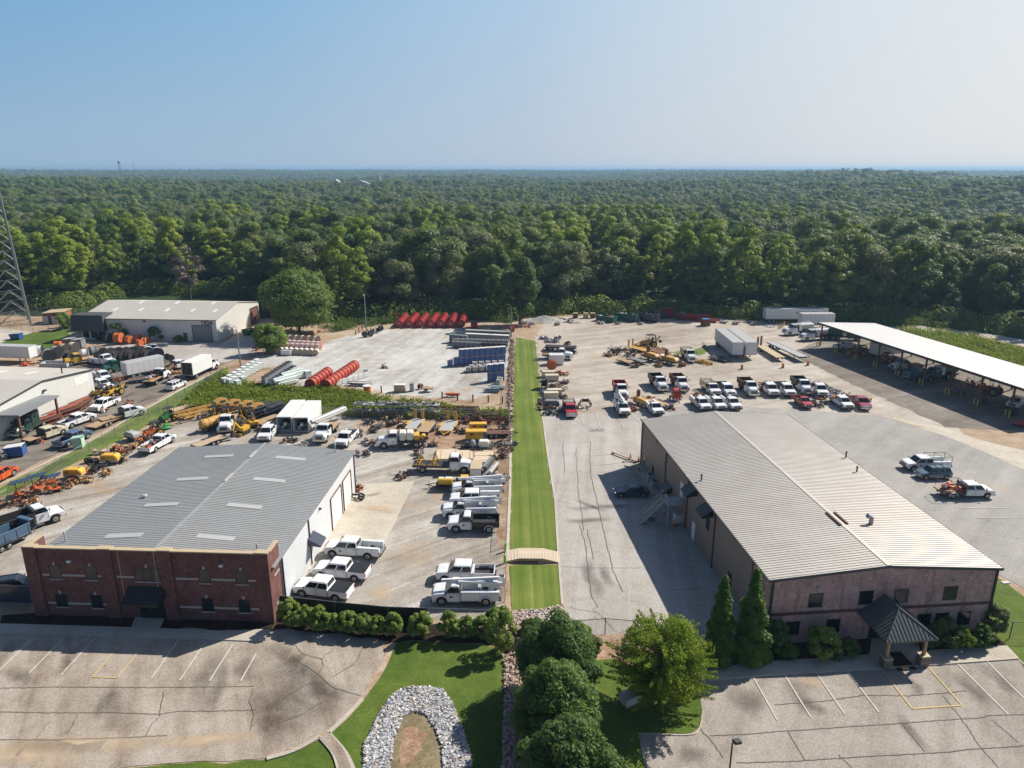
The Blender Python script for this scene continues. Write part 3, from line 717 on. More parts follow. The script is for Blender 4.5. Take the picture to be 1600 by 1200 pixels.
def make_dumpster(paint='dgreen', L=5.6, W=2.3, h=1.4, fill=True, lids=False, name='open_dumpster'):
 root = empty(name); hw = W/2
 b = MB(); t = .08
 for s in (-1, 1):
  b.prism([(-L/2+.35, .15), (L/2, .15), (L/2, .15+h), (-L/2, .15+h)], s*hw-(t if s > 0 else 0), s*hw+(0 if s > 0 else t))
  k = -L/2+.6
  while k < L/2: b.box(k-.05, k+.05, s*hw-(0 if s > 0 else .06), s*hw+(.06 if s > 0 else 0), .2, .15+h); k += .65
  b.box(-L/2, L/2, s*hw-.08, s*hw+.08, .15+h, .23+h)
 b.hexa([(-L/2+.35, -hw, .15), (-L/2+.43, -hw, .15), (-L/2+.43, hw, .15), (-L/2+.35, hw, .15), (-L/2, -hw, .15+h), (-L/2+.08, -hw, .15+h), (-L/2+.08, hw, .15+h), (-L/2, hw, .15+h)])
 b.box(L/2-t, L/2, -hw, hw, .15, .15+h); b.box(-L/2+.35, L/2, -hw, hw, .1, .18); b.build('bin', paint, root)
 if fill:
  f = MB(); rr = random.Random(int(L*10+h*100))
  for i in range(16): f.cb((rr.uniform(-L/2+.7, L/2-.5), rr.uniform(-hw+.4, hw-.4), .1+h*.8+rr.uniform(-.15, .25)), (rr.uniform(.3, 1.0), rr.uniform(.2, .8), rr.uniform(.1, .5)), i % 4, rr.uniform(0, 3), rr.uniform(-.3, .3))
  f.box(-L/2+.4, L/2-.1, -hw+.1, hw-.1, .18, .1+h*.75, 0); f.build('rubbish', ['brown', 'tan', 'grey', 'whitematte'], root)
 if lids:
  l = MB()
  for s in (-1, 1): l.cb((0, s*hw*.5, .3+h), (L*.98, hw*.95, .05), 0, 0, R(-5))
  l.build('lid', 'dark' if lids is True else lids, root)
 return root
def make_iboxtank(lower='grey', cap='whitematte', w=1.15, d=1.0, h=1.25, straps=None, name='wrapped_pallet'):
 root = empty(name)
 p = MB()
 for s in (-1, 0, 1): p.box(-w/2, w/2, s*(d/2-.06)-.05, s*(d/2-.06)+.05, 0, .09)
 for k in range(5): p.box(-w/2+k*(w-.1)/4, -w/2+.1+k*(w-.1)/4, -d/2, d/2, .09, .12)
 p.build('pallet', 'wood', root)
 b = MB(); b.box(-w/2+.02, w/2-.02, -d/2+.02, d/2-.02, .12, h); b.build('carton', lower, root, bevel=.04)
 c = MB(); c.box(-w/2+.01, w/2-.01, -d/2+.01, d/2-.01, h, h+.07); c.build('top_wrap', cap, root, bevel=.02)
 if straps:
  s_ = MB()
  for x in (-w*.22, w*.22): s_.box(x-.035, x+.035, -d/2, d/2, .12, h+.078)
  s_.build('strap', straps, root)
 return root
def make_coil(main='grey', w=1.1, d=1.2, name='cable_coil'):
 root = empty(name)
 for s in (-1, 1):
  f = MB(); f.cyl((0, s*(w/2-.03)-.03, d/2), (0, s*(w/2-.03)+.03, d/2), d/2, n=18); f.build('flange', 'wood2', root)
 m = MB(); m.cyl((0, -w/2+.06, d/2), (0, w/2-.06, d/2), d/2*.93, n=18); m.build('reel_wrap', main, root)
 return root
def make_bundle(n=14, L=6.0, W=1.8, r=.09, mats=('rust',), h=1, name='pipe_bundle'):
 root = empty(name); rr = random.Random(n*3+int(L*7))
 p = MB()
 for x in (-L*.35, 0, L*.35): p.box(x-.07, x+.07, -W/2, W/2, 0, .14)
 p.build('bearer', 'wood', root)
 m = MB()
 for i in range(n):
  y = rr.uniform(-W/2+.1, W/2-.1); z = .14+r+int(rr.random()*h*3)*r*1.9; l = L*rr.uniform(.6, 1)/2; o = rr.uniform(-.3, .3)
  if rr.random() < .6: m.cyl((-l+o, y, z), (l+o, y+rr.uniform(-.1, .1), z), r, n=8, mi=i % len(mats))
  else: m.cb((o, y, z), (2*l, r*1.8, r*1.8), i % len(mats), rr.uniform(-.03, .03))
 m.build('pipes', list(mats), root); return root
def make_cone(barrel=False):
 root = empty('traffic_barrel' if barrel else 'traffic_cone'); b = MB()
 if barrel:
  b.cyl((0, 0, .06), (0, 0, 1.0), .28, .22, 14, 0); b.build('drum', 'orange', root)
  s = MB()
  for z in (.35, .65): s.cyl((0, 0, z), (0, 0, z+.13), .275-.06*z, .262-.06*z, 14)
  s.build('reflective_band', 'whitematte', root); k = MB(); k.cyl((0, 0, 0), (0, 0, .07), .36, n=12); k.build('base', 'rubber', root)
 else:
  b.cyl((0, 0, .03), (0, 0, .72), .16, .03, 12, 0); b.build('cone_body', 'orange', root)
  s = MB(); s.cyl((0, 0, .38), (0, 0, .5), .104, .08, 12); s.build('reflective_band', 'whitematte', root); k = MB(); k.box(-.19, .19, -.19, .19, 0, .04); k.build('base', 'orange', root)
 return root
def make_wheelpile(n=9):
 root = empty('tyre_pile'); rr = random.Random(n)
 for i in range(n):
  m = MB(); a = rr.uniform(0, 6.28); tilt = rr.uniform(0, .7)
  m.torus((rr.uniform(-.9, .9), rr.uniform(-.8, .8), .14+rr.random()*.5), (math.sin(tilt)*math.cos(a), math.sin(tilt)*math.sin(a), math.cos(tilt)), .38, .13, 16, 6); m.build('tyre', 'rubber', root)
 return root
def make_shelf(L=9, levels=2, D=1.3):
 root = empty('storage_rack'); m = MB()
 for i in range(int(L/2.25)+1):
  for y in (-D/2, D/2): m.box(-L/2+i*2.25-.05, -L/2+i*2.25+.05, y-.05, y+.05, 0, 2.6)
 m.build('upright', 'steel', root)
 for k in range(levels):
  s = MB(); s.box(-L/2, L/2, -D/2, D/2, .9+k*1.2, .98+k*1.2); s.build('shelf', 'lgrey', root)
 return root
def make_junk(mats=('dark', 'rust', 'grey', 'wood'), n=14, sx=2.0, sy=1.2, h=1.0, seed=1, name='scrap_heap', long=False):
 root = empty(name); rr = random.Random(seed)
 for part, cnt in (('metal_frame', n), ('loose_piece', n//2)):
  m = MB()
  for i in range(cnt):
   c = (rr.uniform(-sx/2, sx/2), rr.uniform(-sy/2, sy/2), rr.uniform(.06, h)*(1-.3*rr.random())); k = rr.randrange(len(mats))
   a = rr.uniform(0, 3.14)*(.15 if long else 1); q = rr.random()
   if q < .45: l = rr.uniform(.4, 1.2)*(2 if long else 1); m.cyl((c[0]-math.cos(a)*l/2, c[1]-math.sin(a)*l/2, max(.05, c[2]-.2)), (c[0]+math.cos(a)*l/2, c[1]+math.sin(a)*l/2, c[2]+rr.uniform(-.1, .4)), rr.uniform(.03, .08), n=6, mi=k)
   elif q < .85: d = (rr.uniform(.2, .8), rr.uniform(.15, .5), rr.uniform(.15, .5)); m.cb((c[0], c[1], max(d[2]/2, c[2]*.6)), d, k, a, rr.uniform(-.3, .3))
   else: m.torus((c[0], c[1], .35), (rr.uniform(-1, 1), rr.uniform(-1, 1), .3), .3, .07, 12, 5, mi=k)
  m.build(part, list(mats), root)
 return root
def make_container(paint='whitematte', L=9.2, W=2.5, h=2.6, opened=True):
 root = empty('storage_container'); hw = W/2; b = MB(); t = .08
 b.box(-L/2, L/2, -hw, -hw+t, .15, h); b.box(-L/2, L/2, hw-t, hw, .15, h); b.box(-L/2, -L/2+t, -hw+t, hw-t, .15, h); b.box(-L/2+t, L/2, -hw+t, hw-t, .12, .2)
 b.build('container_wall', paint, root)
 r_ = MB(); r_.box(-L/2-.02, L/2+.02, -hw-.02, hw+.02, h, h+.08); r_.build('roof_panel', paint, root, bevel=.02)
 f = MB()
 for s in (-1, 1): f.box(L/2-.02, L/2+.06, s*(hw-.05)-.06, s*(hw-.05)+.06, .1, h)
 f.box(L/2-.02, L/2+.06, -hw+.1, hw-.1, .1, .2); f.box(L/2-.02, L/2+.06, -hw+.1, hw-.1, h-.12, h); f.build('door_frame', 'lgrey', root)
 g = MB(); rr = random.Random(int(L*10)+int(hw*7))
 for i in range(10): g.cb((L/2-rr.uniform(.6, 3.0), rr.uniform(-hw+.5, hw-.5), .2+rr.uniform(.2, 1.0)), (.6, .5, rr.uniform(.3, .9)), i % 4)
 g.build('stored_goods', ['whitematte', 'dark', 'green', 'wood'], root)
 if not opened:
  d = MB(); d.box(L/2-.04, L/2+.02, -hw+.1, hw-.1, .2, h-.1)
  for y in (-.5, .5): d.cyl((L/2+.04, y, .25), (L/2+.04, y, h-.15), .025, n=6)
  d.build('door', paint, root)
 return root
def make_pole(h=10, lamp=True, arm=None, name='utility_pole'):
 root = empty(name); m = MB(); m.cyl((0, 0, 0), (0, 0, h), .16, .11, 10); m.build('pole', 'grey', root)
 if arm:
  a = MB(); a.cb((0, 0, h-1.1), (.1, 1.8, .12)); a.build('crossarm', 'brown', root)
 if lamp:
  a = MB(); a.cyl((0, 0, h-.6), (0, -.9, h-.3), .04, n=6); a.cb((0, -1.2, h-.28), (.3, .6, .16)); a.build('lamp_head', 'lgrey', root)
 return root
# ------------------------------------------------------------------ ground materials
def ground_mat(name, stops, big=.05, mid=.5, fine=6.0, rough=.92, cracks=None, streak=None, bump=.35, spot=None):
 t = NT(name); p = t.geo()
 a = t.noise(p, big, 4, .6, .4); b = t.noise(p, mid, 4, .65); c = t.noise(p, fine, 2, .7)
 f = t.math('ADD', t.math('MULTIPLY', a, .48), t.math('ADD', t.math('MULTIPLY', b, .34), t.math('MULTIPLY', c, .18)))
 if streak:
  ang, amt, sc = streak
  sv = t.geo((1, 1, 1), ang); mp = t.n('ShaderNodeMapping'); mp.inputs['Scale'].default_value = (sc, sc*.06, 1); t.l(sv, mp.inputs[0])
  s_ = t.noise(mp.outputs[0], 1.0, 4, .6, .6); f = t.math('ADD', t.math('MULTIPLY', f, 1-amt), t.math('MULTIPLY', s_, amt))
 col = t.ramp(f, stops)
 fc = t.ramp(c, [(.25, .72), (.5, 1.0), (.78, 1.22)]); col = t.mix(1.0, col, fc, 'MULTIPLY')
 if cracks:
  sc, w, dark = cracks
  dn = t.n('ShaderNodeTexNoise'); t.l(p, dn.inputs['Vector']); dn.inputs['Scale'].default_value = .5; dn.inputs['Detail'].default_value = 5
  va = t.n('ShaderNodeVectorMath', _operation='SCALE'); t.l(dn.outputs['Color'], va.inputs[0]); va.inputs['Scale'].default_value = 3.0
  vb = t.n('ShaderNodeVectorMath', _operation='ADD'); t.l(p, vb.inputs[0]); t.l(va.outputs[0], vb.inputs[1])
  vo = t.n('ShaderNodeTexVoronoi', _feature='DISTANCE_TO_EDGE'); t.l(vb.outputs[0], vo.inputs['Vector']); vo.inputs['Scale'].default_value = sc
  g = t.ramp(t.noise(p, .09, 2), [(.42, 0.0), (.56, 1.0)])
  k = t.math('MULTIPLY', t.math('MULTIPLY', t.ramp(vo.outputs['Distance'], [(0, 1.0), (w*sc, 0.0)]), g), dark)
  col = t.mix(k, col, (.05, .045, .04))
 if spot:
  col = t.mix(t.math('MULTIPLY', t.ramp(t.noise(p, spot[0], 3, .6, .5), [(spot[1], 0.0), (spot[1]+.08, 1.0)]), spot[2]), col, spot[3])
 return t.bsdf(col, rough, 0, .2, 0, c, bump, .04)
GM = {}
GM['floor'] = ground_mat('forest_floor', [(.3, (.02, .035, .015)), (.5, (.045, .06, .02)), (.7, (.10, .09, .05))], .02, .2, 2)
GM['dirt'] = ground_mat('dirt_tan', [(.32, (.20, .125, .07)), (.48, (.36, .265, .18)), (.62, (.47, .38, .28)), (.75, (.52, .46, .38))], .06, .45, 5)
GM['clay'] = ground_mat('clay_soil', [(.34, (.17, .10, .06)), (.47, (.31, .20, .125)), (.6, (.46, .36, .26))], .15, .9, 6)
GM['gravel'] = ground_mat('grey_gravel', [(.36, (.22, .19, .15)), (.44, (.36, .34, .30)), (.52, (.47, .46, .43)), (.62, (.60, .59, .57))], .06, .45, 4, streak=(.25, .25, .5), spot=(.05, .62, .5, (.36, .27, .18)))
GM['gravel2'] = ground_mat('tan_gravel', [(.34, (.14, .115, .09)), (.43, (.27, .235, .195)), (.52, (.38, .35, .305)), (.63, (.54, .51, .465))], .08, .5, 5, streak=(.9, .4, .6), spot=(.07, .56, .6, (.40, .28, .17)))
GM['gravel3'] = ground_mat('sandy_gravel', [(.34, (.18, .14, .105)), (.43, (.31, .265, .215)), (.53, (.43, .385, .325)), (.65, (.57, .53, .475))], .04, .3, 4, streak=(1.1, .32, .3), spot=(.035, .60, .5, (.40, .27, .16)))
GM['asph_tan'] = ground_mat('old_asphalt', [(.33, (.14, .105, .08)), (.42, (.26, .21, .165)), (.52, (.37, .32, .265)), (.66, (.47, .425, .375))], .11, .5, 7, streak=(-.45, .42, .38), cracks=(.14, .03, .6))
GM['asph_drive'] = ground_mat('driveway_asphalt', [(.32, (.22, .195, .165)), (.42, (.33, .30, .265)), (.54, (.42, .395, .36)), (.68, (.50, .475, .44))], .08, .5, 7, streak=(.12, .35, .5), cracks=(.16, .03, .6))
GM['asph_grey'] = ground_mat('yard_asphalt', [(.32, (.21, .195, .175)), (.44, (.30, .285, .265)), (.56, (.36, .345, .32)), (.70, (.44, .41, .37))], .05, .4, 6, streak=(.75, .4, .3), cracks=(.09, .03, .4), spot=(.05, .63, .5, (.42, .33, .23)))
GM['asph_park'] = ground_mat('parking_asphalt', [(.32, (.16, .135, .11)), (.42, (.26, .23, .195)), (.53, (.345, .31, .27)), (.68, (.43, .395, .355))], .10, .5, 7, streak=(.5, .4, .4), cracks=(.13, .03, .5))
GM['asph_dark'] = ground_mat('oily_shaded_asphalt', [(.32, (.065, .052, .042)), (.43, (.14, .118, .095)), (.55, (.22, .195, .165)), (.70, (.34, .32, .29))], .10, .5, 6, streak=(1.1, .35, .3), cracks=(.10, .03, .4))
GM['concrete'] = ground_mat('concrete_slab', [(.28, (.34, .28, .20)), (.45, (.46, .41, .33)), (.6, (.55, .50, .42)), (.72, (.60, .56, .50))], .15, .7, 7, bump=.15)
GM['walk'] = ground_mat('sidewalk_concrete', [(.28, (.33, .28, .21)), (.45, (.43, .38, .31)), (.6, (.50, .46, .39)), (.72, (.56, .52, .46))], .2, .8, 8, bump=.15)
GM['mulch'] = ground_mat('mulch_bark', [(.3, (.012, .008, .006)), (.5, (.03, .018, .012)), (.7, (.07, .04, .025))], .4, 2, 10)
GM['grass'] = ground_mat('lawn_grass', [(.28, (.035, .065, .010)), (.45, (.07, .115, .016)), (.58, (.11, .155, .024)), (.74, (.20, .20, .06))], .12, .8, 9, bump=.6)
GM['weeds'] = ground_mat('weed_ground', [(.28, (.05, .09, .015)), (.45, (.10, .16, .025)), (.58, (.17, .20, .05)), (.74, (.32, .27, .13))], .15, .8, 6, bump=.6)
GM['mud'] = ground_mat('pond_mud', [(.28, (.10, .07, .035)), (.45, (.18, .145, .08)), (.58, (.26, .22, .13)), (.74, (.36, .33, .24))], .3, 1.5, 7)
GM['sand'] = ground_mat('dirt_road', [(.3, (.36, .30, .24)), (.5, (.50, .44, .37)), (.7, (.58, .53, .46))], .1, .6, 5)
def strip_mat():
 t = NT('mown_grass'); p = t.geo(); m1 = t.n('ShaderNodeMapping'); m1.inputs['Scale'].default_value = (1.15, .02, 1); t.l(p, m1.inputs[0])
 s_ = t.noise(m1.outputs[0], 1.0, 3, .6); a = t.noise(p, .12, 4, .6); c = t.noise(p, 7, 2, .7)
 f = t.math('ADD', t.math('MULTIPLY', s_, .45), t.math('ADD', t.math('MULTIPLY', a, .35), t.math('MULTIPLY', c, .2)))
 col = t.ramp(f, [(.33, (.05, .09, .012)), (.45, (.10, .15, .02)), (.56, (.155, .195, .035)), (.68, (.32, .29, .10))])
 return t.bsdf(col, .9, 0, .2, 0, c, .6, .05)
GM['strip'] = strip_mat()

def resample(pts, step, closed=True):
 out = []; n = len(pts)
 for i in range(n if closed else n-1):
  a = Vector(pts[i]).to_2d(); b = Vector(pts[(i+1) % n]).to_2d(); k = max(1, int((b-a).length/step))
  for j in range(k): out.append(a.lerp(b, j/k))
 if not closed: out.append(Vector(pts[-1]).to_2d())
 return out
LAYER = [0]
def sheet(name, px, mat, jit=.25, world=False, z=None, step=1.2, thick=0.0, kind='structure', label=None):
 pts = px if world else [G(*p) for p in px]
 pts = resample([(p[0], p[1]) for p in pts], step) if jit else [Vector((p[0], p[1])) for p in pts]
 if jit: pts = [p+Vector((noise.noise(Vector((p.x*.6, p.y*.6, 3)))*2+noise.noise(Vector((p.x*2.1, p.y*2.1, 9))), noise.noise(Vector((p.x*.6, p.y*.6, 17)))*2+noise.noise(Vector((p.x*2.1, p.y*2.1, 29)))))*jit for p in pts]
 LAYER[0] += 1; zz = z if z is not None else LAYER[0]*.0015
 tr = tessellate_polygon([[p.to_3d() for p in pts]]); n = len(pts)
 mb = MB(); mb.add([(p.x, p.y, zz+thick) for p in pts], [tuple(t) for t in tr])
 if thick: mb.add([(p.x, p.y, -.01) for p in pts]+[(p.x, p.y, zz+thick) for p in pts], [(i, (i+1) % n, (i+1) % n+n, i+n) for i in range(n)])
 o = mb.build(name, mat if not isinstance(mat, str) else GM[mat]); o['kind'] = kind
 # make sure it faces up
 me = o.data
 up = sum(p.normal.z*p.area for p in me.polygons)
 if up < 0: me.flip_normals()
 return o
# ---- terrain to the horizon
def terrain(x, y):
 D = math.hypot(x, y); az = math.degrees(math.atan2(x, y))
 if D < 260 : return 0.0
 k = min(1, (D-260)/500); k = k*k*(3-2*k)
 n1 = noise.noise(Vector((x/520, y/520, 1.3))); n2 = noise.noise(Vector((x/1500+5, y/1500, 7)))
 h = 13*n1+9*n2-2+4.5*noise.noise(Vector((x/130, y/130, 6)))
 def bump(a0, aw, d0, dw, hh): return hh*math.exp(-((az-a0)/aw)**2-((D-d0)/dw)**2)
 h += bump(25, 7, 1700, 450, 22)+bump(40, 6, 1250, 350, 19)+bump(-36, 14, 2300, 900, 5)+bump(12, 6, 1100, 300, 2)+bump(35, 8, 620, 170, -10)
 h += bump(-12, 10, 1150, 350, 5)+bump(17, 6, 2600, 500, 6)-5*min(1, max(0, (D-900)/1500))
 f = max(0, min(1, (D-2600)/2500)); h = h*(1-f)+f*(14+10*noise.noise(Vector((x/2500, y/2500, 2)))+8*noise.noise(Vector((x/700, y/700, 4)))+12*min(1, D/9000)+bump(15, 2.5, 9000, 2500, 12))
 h = min(h, 40)
 return h*k
def build_terrain():
 angs = [a*.3 for a in range(-160, 161)]+[48+3*i for i in range(1, 88)]
 rad = [0.5]; r = 8.0
 while r < 45000: rad.append(r); r *= 1.085 if r < 5000 else 1.12
 mb = MB(); na = len(angs)
 for r in rad:
  for a in angs:
   x = math.sin(R(a))*r; y = math.cos(R(a))*r
   mb.v.append((x, y, terrain(x, y)-.03))
 for i in range(len(rad)-1):
  for j in range(na):
   k = (j+1) % na; mb.f.append((i*na+j, (i+1)*na+j, (i+1)*na+k, i*na+k)); mb.m.append(0)
 t = NT('terrain_ground'); p = t.geo(); a = t.noise(p, .012, 5, .7); b = t.noise(p, .15, 3, .6)
 f = t.math('ADD', t.math('MULTIPLY', a, .5), t.math('MULTIPLY', b, .5))
 col = t.ramp(f, [(.3, (.012, .026, .010)), (.5, (.028, .05, .018)), (.7, (.06, .08, .03))])
 m = t.bsdf(col, .95, 0, .1, 0, a, .5, 3.0)
 o = mb.build('ground', m); o['kind'] = 'structure'
build_terrain()

# ---- haze in the air
hz = MB(); hz.box(-46000, 46000, -46000, 46000, -60, 57)
ht = NT('haze_air'); pv = ht.n('ShaderNodeVolumePrincipled'); pv.inputs['Color'].default_value = (.40, .64, .90, 1); pv.inputs['Density'].default_value = .00018; pv.inputs['Anisotropy'].default_value = .2
ht.l(pv.outputs[0], ht.out.inputs['Volume'])
ho = hz.build('haze', ht.m); ho['kind'] = 'stuff'

# ---- the lots, lawns and beds (pixel outlines laid on the ground plane)
sheet('dirt_ground', [(-500, 560), (110, 520), (340, 505), (430, 496), (520, 505), (600, 503), (735, 492), (790, 505), (840, 492), (1000, 490), (1180, 500), (1290, 503), (1600, 560), (2100, 640), (2400, 1700), (-900, 1700)], 'dirt', 1.2, step=4)
sheet('grass_verge', [(-300, 535), (0, 520), (100, 512), (112, 528), (105, 545), (60, 552), (-300, 560)], 'grass', .6)
sheet('mast_compound', [(-200, 518), (60, 519), (103, 513), (106, 495), (0, 493), (-200, 494)], 'dirt', .4)
sheet('concrete_apron', [(-300, 530), (-300, 508), (0, 512), (52, 519), (20, 530), (0, 536), (-150, 543)], 'concrete', .2)
sheet('road_left', [(60, 600), (118, 545), (165, 538), (345, 537), (410, 508), (432, 516), (420, 532), (395, 552), (345, 572), (290, 600), (200, 650), (130, 690), (0, 752), (-300, 870), (-300, 700), (0, 680)], 'asph_dark', .3)
sheet('asphalt_forecourt', [(170, 533), (345, 536), (410, 508), (430, 518), (395, 552), (355, 566), (280, 570), (240, 560), (165, 545)], 'asph_drive', .5)
sheet('gravel_yard', [(350, 604), (395, 560), (425, 552), (500, 536), (560, 522), (600, 514), (722, 514), (797, 524), (794, 590), (780, 612), (740, 624), (690, 622), (620, 616), (560, 606), (520, 600), (430, 606)], 'gravel', .9)
sheet('dirt_patch', [(372, 598), (405, 572), (425, 574), (450, 566), (447, 590), (400, 604)], 'dirt', .5)
sheet('gravel_lot', [(285, 655), (440, 645), (620, 655), (799, 662), (796, 968), (600, 965), (440, 948), (300, 720), (20, 930), (-300, 1030), (-300, 830), (0, 790), (150, 715)], 'gravel2', .5)
sheet('clay_bank', [(620, 652), (799, 655), (798, 720), (790, 735), (768, 728), (700, 705), (650, 690), (600, 672), (560, 662)], 'clay', .6)
sheet('dirt_track', [(778, 720), (799, 700), (797, 968), (786, 968), (788, 880), (776, 840), (782, 760)], 'clay', .3)
sheet('clay_verge', [(300, 648), (262, 668), (215, 695), (150, 728), (90, 762), (0, 800), (-100, 840), (-100, 810), (0, 776), (150, 705), (280, 640)], 'dirt', .5)
sheet('weed_ground', [(270, 640), (300, 612), (345, 578), (372, 596), (440, 606), (520, 606), (600, 622), (690, 632), (795, 645), (795, 660), (700, 655), (620, 656), (540, 650), (440, 648), (350, 636), (300, 645)], 'weeds', .8)
sheet('grass_strip_left', [(352, 572), (358, 582), (300, 628), (150, 708), (0, 778), (-200, 860), (-200, 838), (0, 762), (134, 695), (291, 604)], 'weeds', .25)
sheet('concrete_pad', [(556, 757), (648, 752), (603, 846), (520, 844), (508, 852), (487, 890), (470, 888), (505, 836)], 'concrete', .06)
sheet('gravel_yard_right', [(838, 525), (850, 508), (870, 496), (1000, 491), (1180, 501), (1290, 508), (1330, 512), (1420, 600), (1600, 760), (1360, 662), (1000, 656), (848, 658)], 'gravel3', .8)
sheet('weed_patch', [(1045, 551), (1080, 546), (1110, 545), (1100, 553), (1075, 556)], 'weeds', .8)
sheet('driveway', [(846, 652), (900, 648), (1010, 643), (1060, 650), (1190, 975), (1130, 1010), (944, 992), (882, 998), (876, 900), (870, 860), (858, 760)], 'asph_drive', .12)
sheet('asphalt_yard', [(1000, 640), (1120, 634), (1240, 640), (1370, 650), (1460, 668), (1600, 725), (2000, 900), (2300, 1150), (1680, 960), (1558, 898), (1400, 860), (1200, 740)], 'asph_grey', .15)
sheet('concrete_slab', [(1390, 652), (1460, 664), (1540, 690), (1700, 728), (1800, 800), (1610, 738), (1500, 690)], 'concrete', .1)
sheet('shed_floor', [(1232, 553), (1285, 530), (1372, 520), (1480, 548), (1620, 596), (1780, 670), (1700, 700), (1580, 672), (1480, 668), (1400, 632), (1300, 585)], 'asph_dark', .4)  # dark asphalt puts the shade under the roof into the floor colour
sheet('weed_field', [(1372, 515), (1400, 514), (1440, 517), (1520, 527), (1600, 547), (1800, 590), (1800, 680), (1640, 600), (1500, 556), (1400, 524)], 'weeds', .8)
sheet('dirt_road', [(1340, 514), (1380, 509), (1440, 509), (1530, 518), (1600, 531), (1800, 570), (1800, 588), (1600, 543), (1520, 527), (1440, 517)], 'sand', .4)
sheet('parking_lot_right', [(1106, 1064), (1590, 1031), (2400, 985), (2400, 1700), (1000, 1700), (1008, 1200), (998, 1148), (1075, 1150), (1093, 1140), (1098, 1112), (1090, 1090)], 'asph_park', .05)
sheet('parking_lot_left', [(-400, 975), (0, 988), (230, 994), (412, 1001), (424, 984), (470, 988), (575, 1000), (598, 1006), (600, 1022), (592, 1045), (566, 1093), (540, 1122), (512, 1146), (460, 1172), (417, 1186), (350, 1190), (290, 1191), (180, 1200), (60, 1215), (-500, 1240)], 'asph_tan', .08)
sheet('clay_edge', [(596, 1004), (622, 1003), (616, 1020), (600, 1045), (572, 1088), (566, 1092), (592, 1045), (601, 1022)], 'clay', .2)
sheet('mulch_bed', [(440, 955), (560, 968), (680, 976), (806, 985), (812, 1000), (806, 1030), (780, 1010), (700, 1003), (620, 1002), (560, 996), (470, 987), (424, 984)], 'mulch', .3)
sheet('lawn', [(621, 1003), (700, 1004), (780, 1012), (788, 1034), (789, 1300), (560, 1300), (556, 1212), (540, 1178), (514, 1149), (540, 1124), (566, 1094), (592, 1062)], 'grass', .15)
sheet('lawn_south', [(170, 1202), (290, 1193), (350, 1192), (417, 1188), (460, 1175), (498, 1152), (520, 1178), (530, 1215), (535, 1300), (0, 1300), (-300, 1260)], 'grass', .15)
sheet('green_strip', [(806, 527), (836, 533), (842, 580), (846, 640), (854, 700), (866, 790), (872, 861), (797, 861), (799, 760), (801, 640), (804, 560)], 'strip', .17, step=.7)
sheet('green_strip', [(797, 884), (873, 882), (879, 946), (820, 957), (799, 954)], 'strip', .15)
sheet('stone_ditch', [(787, 660), (797, 530), (804, 530), (803, 600), (800, 700), (796, 760), (794, 760), (788, 700)], 'clay', .15)
sheet('planting_bed', [(880, 998), (950, 990), (1060, 1000), (1120, 1020), (1100, 1060), (1040, 1100), (960, 1110), (900, 1060)], 'clay', .3)
sheet('lawn_island', [(925, 1032), (960, 1030), (1020, 1070), (1092, 1090), (1097, 1112), (1092, 1138), (1074, 1148), (998, 1146), (1006, 1200), (1006, 1400), (880, 1400), (900, 1100)], 'grass', .12)
sheet('mulch_bed', [(1110, 1044), (1118, 1010), (1196, 975), (1360, 970), (1550, 958), (1566, 985), (1573, 1012), (1436, 1018), (1360, 1026), (1200, 1036)], 'mulch', .15)
sheet('lawn_right', [(1557, 902), (1640, 960), (2000, 1080), (2000, 1200), (1612, 1062), (1592, 1030), (1574, 1011), (1548, 985), (1545, 960)], 'grass', .1)
sheet('mulch_bed', [(2, 962), (60, 958), (432, 972), (424, 984), (250, 984), (205, 982), (0, 976)], 'mulch', .2)
sheet('clay_bank_south', [(800, 957), (840, 955), (879, 948), (882, 985), (830, 1000), (800, 990)], 'clay', .2)
# raised walks with kerbs
def walk(name, px, label=None, th=.12): return sheet(name, px, 'walk', 0, z=.0, thick=th)
walk('sidewalk_left', [(-300, 968), (0, 975.5), (205, 981.5), (213, 963.5), (258, 965), (250, 983), (350, 987), (423, 984), (412, 1002), (230, 995), (0, 989), (-300, 980)])
walk('sidewalk_right', [(1112, 1044), (1200, 1035), (1358, 1024), (1364, 985), (1428, 980), (1438, 1018), (1573, 1010), (1591, 1029), (1400, 1043), (1200, 1055), (1107, 1063)])
walk('sidewalk_side', [(1004, 724), (1030, 752), (1062, 790), (1090, 830), (1080, 836), (1048, 796), (1014, 762), (992, 735)], th=.1)
def ribbon(name, px, w, mat, z, kind='structure', close=False, th=0.0):
 pts = [G(*p).to_2d() for p in px]; mb = MB()
 L = []; Rr = []
 for i, p in enumerate(pts):
  a = pts[max(0, i-1)]; b = pts[min(len(pts)-1, i+1)]; d = (b-a).normalized(); n = Vector((-d.y, d.x))*w/2
  L.append(p+n); Rr.append(p-n)
 n = len(pts); vs = [(p.x, p.y, z+th) for p in L]+[(p.x, p.y, z+th) for p in Rr]
 mb.add(vs, [(i, i+n, i+1+n, i+1) for i in range(n-1)])
 if th:
  mb.add([(p.x, p.y, 0) for p in L]+[(p.x, p.y, z+th) for p in L], [(i, i+1, i+1+n, i+n) for i in range(n-1)])
  mb.add([(p.x, p.y, 0) for p in Rr]+[(p.x, p.y, z+th) for p in Rr], [(i, i+1, i+1+n, i+n) for i in range(n-1)])
  for q in (0, n-1): mb.add([(L[q].x, L[q].y, 0), (Rr[q].x, Rr[q].y, 0), (Rr[q].x, Rr[q].y, z+th), (L[q].x, L[q].y, z+th)], [(0, 1, 2, 3)])
 o = mb.build(name, mat if not isinstance(mat, str) or mat not in GM else GM[mat]); o['kind'] = kind
 if not th and sum(p.normal.z*p.area for p in o.data.polygons) < 0: o.data.flip_normals()
 return o
ZL = .075
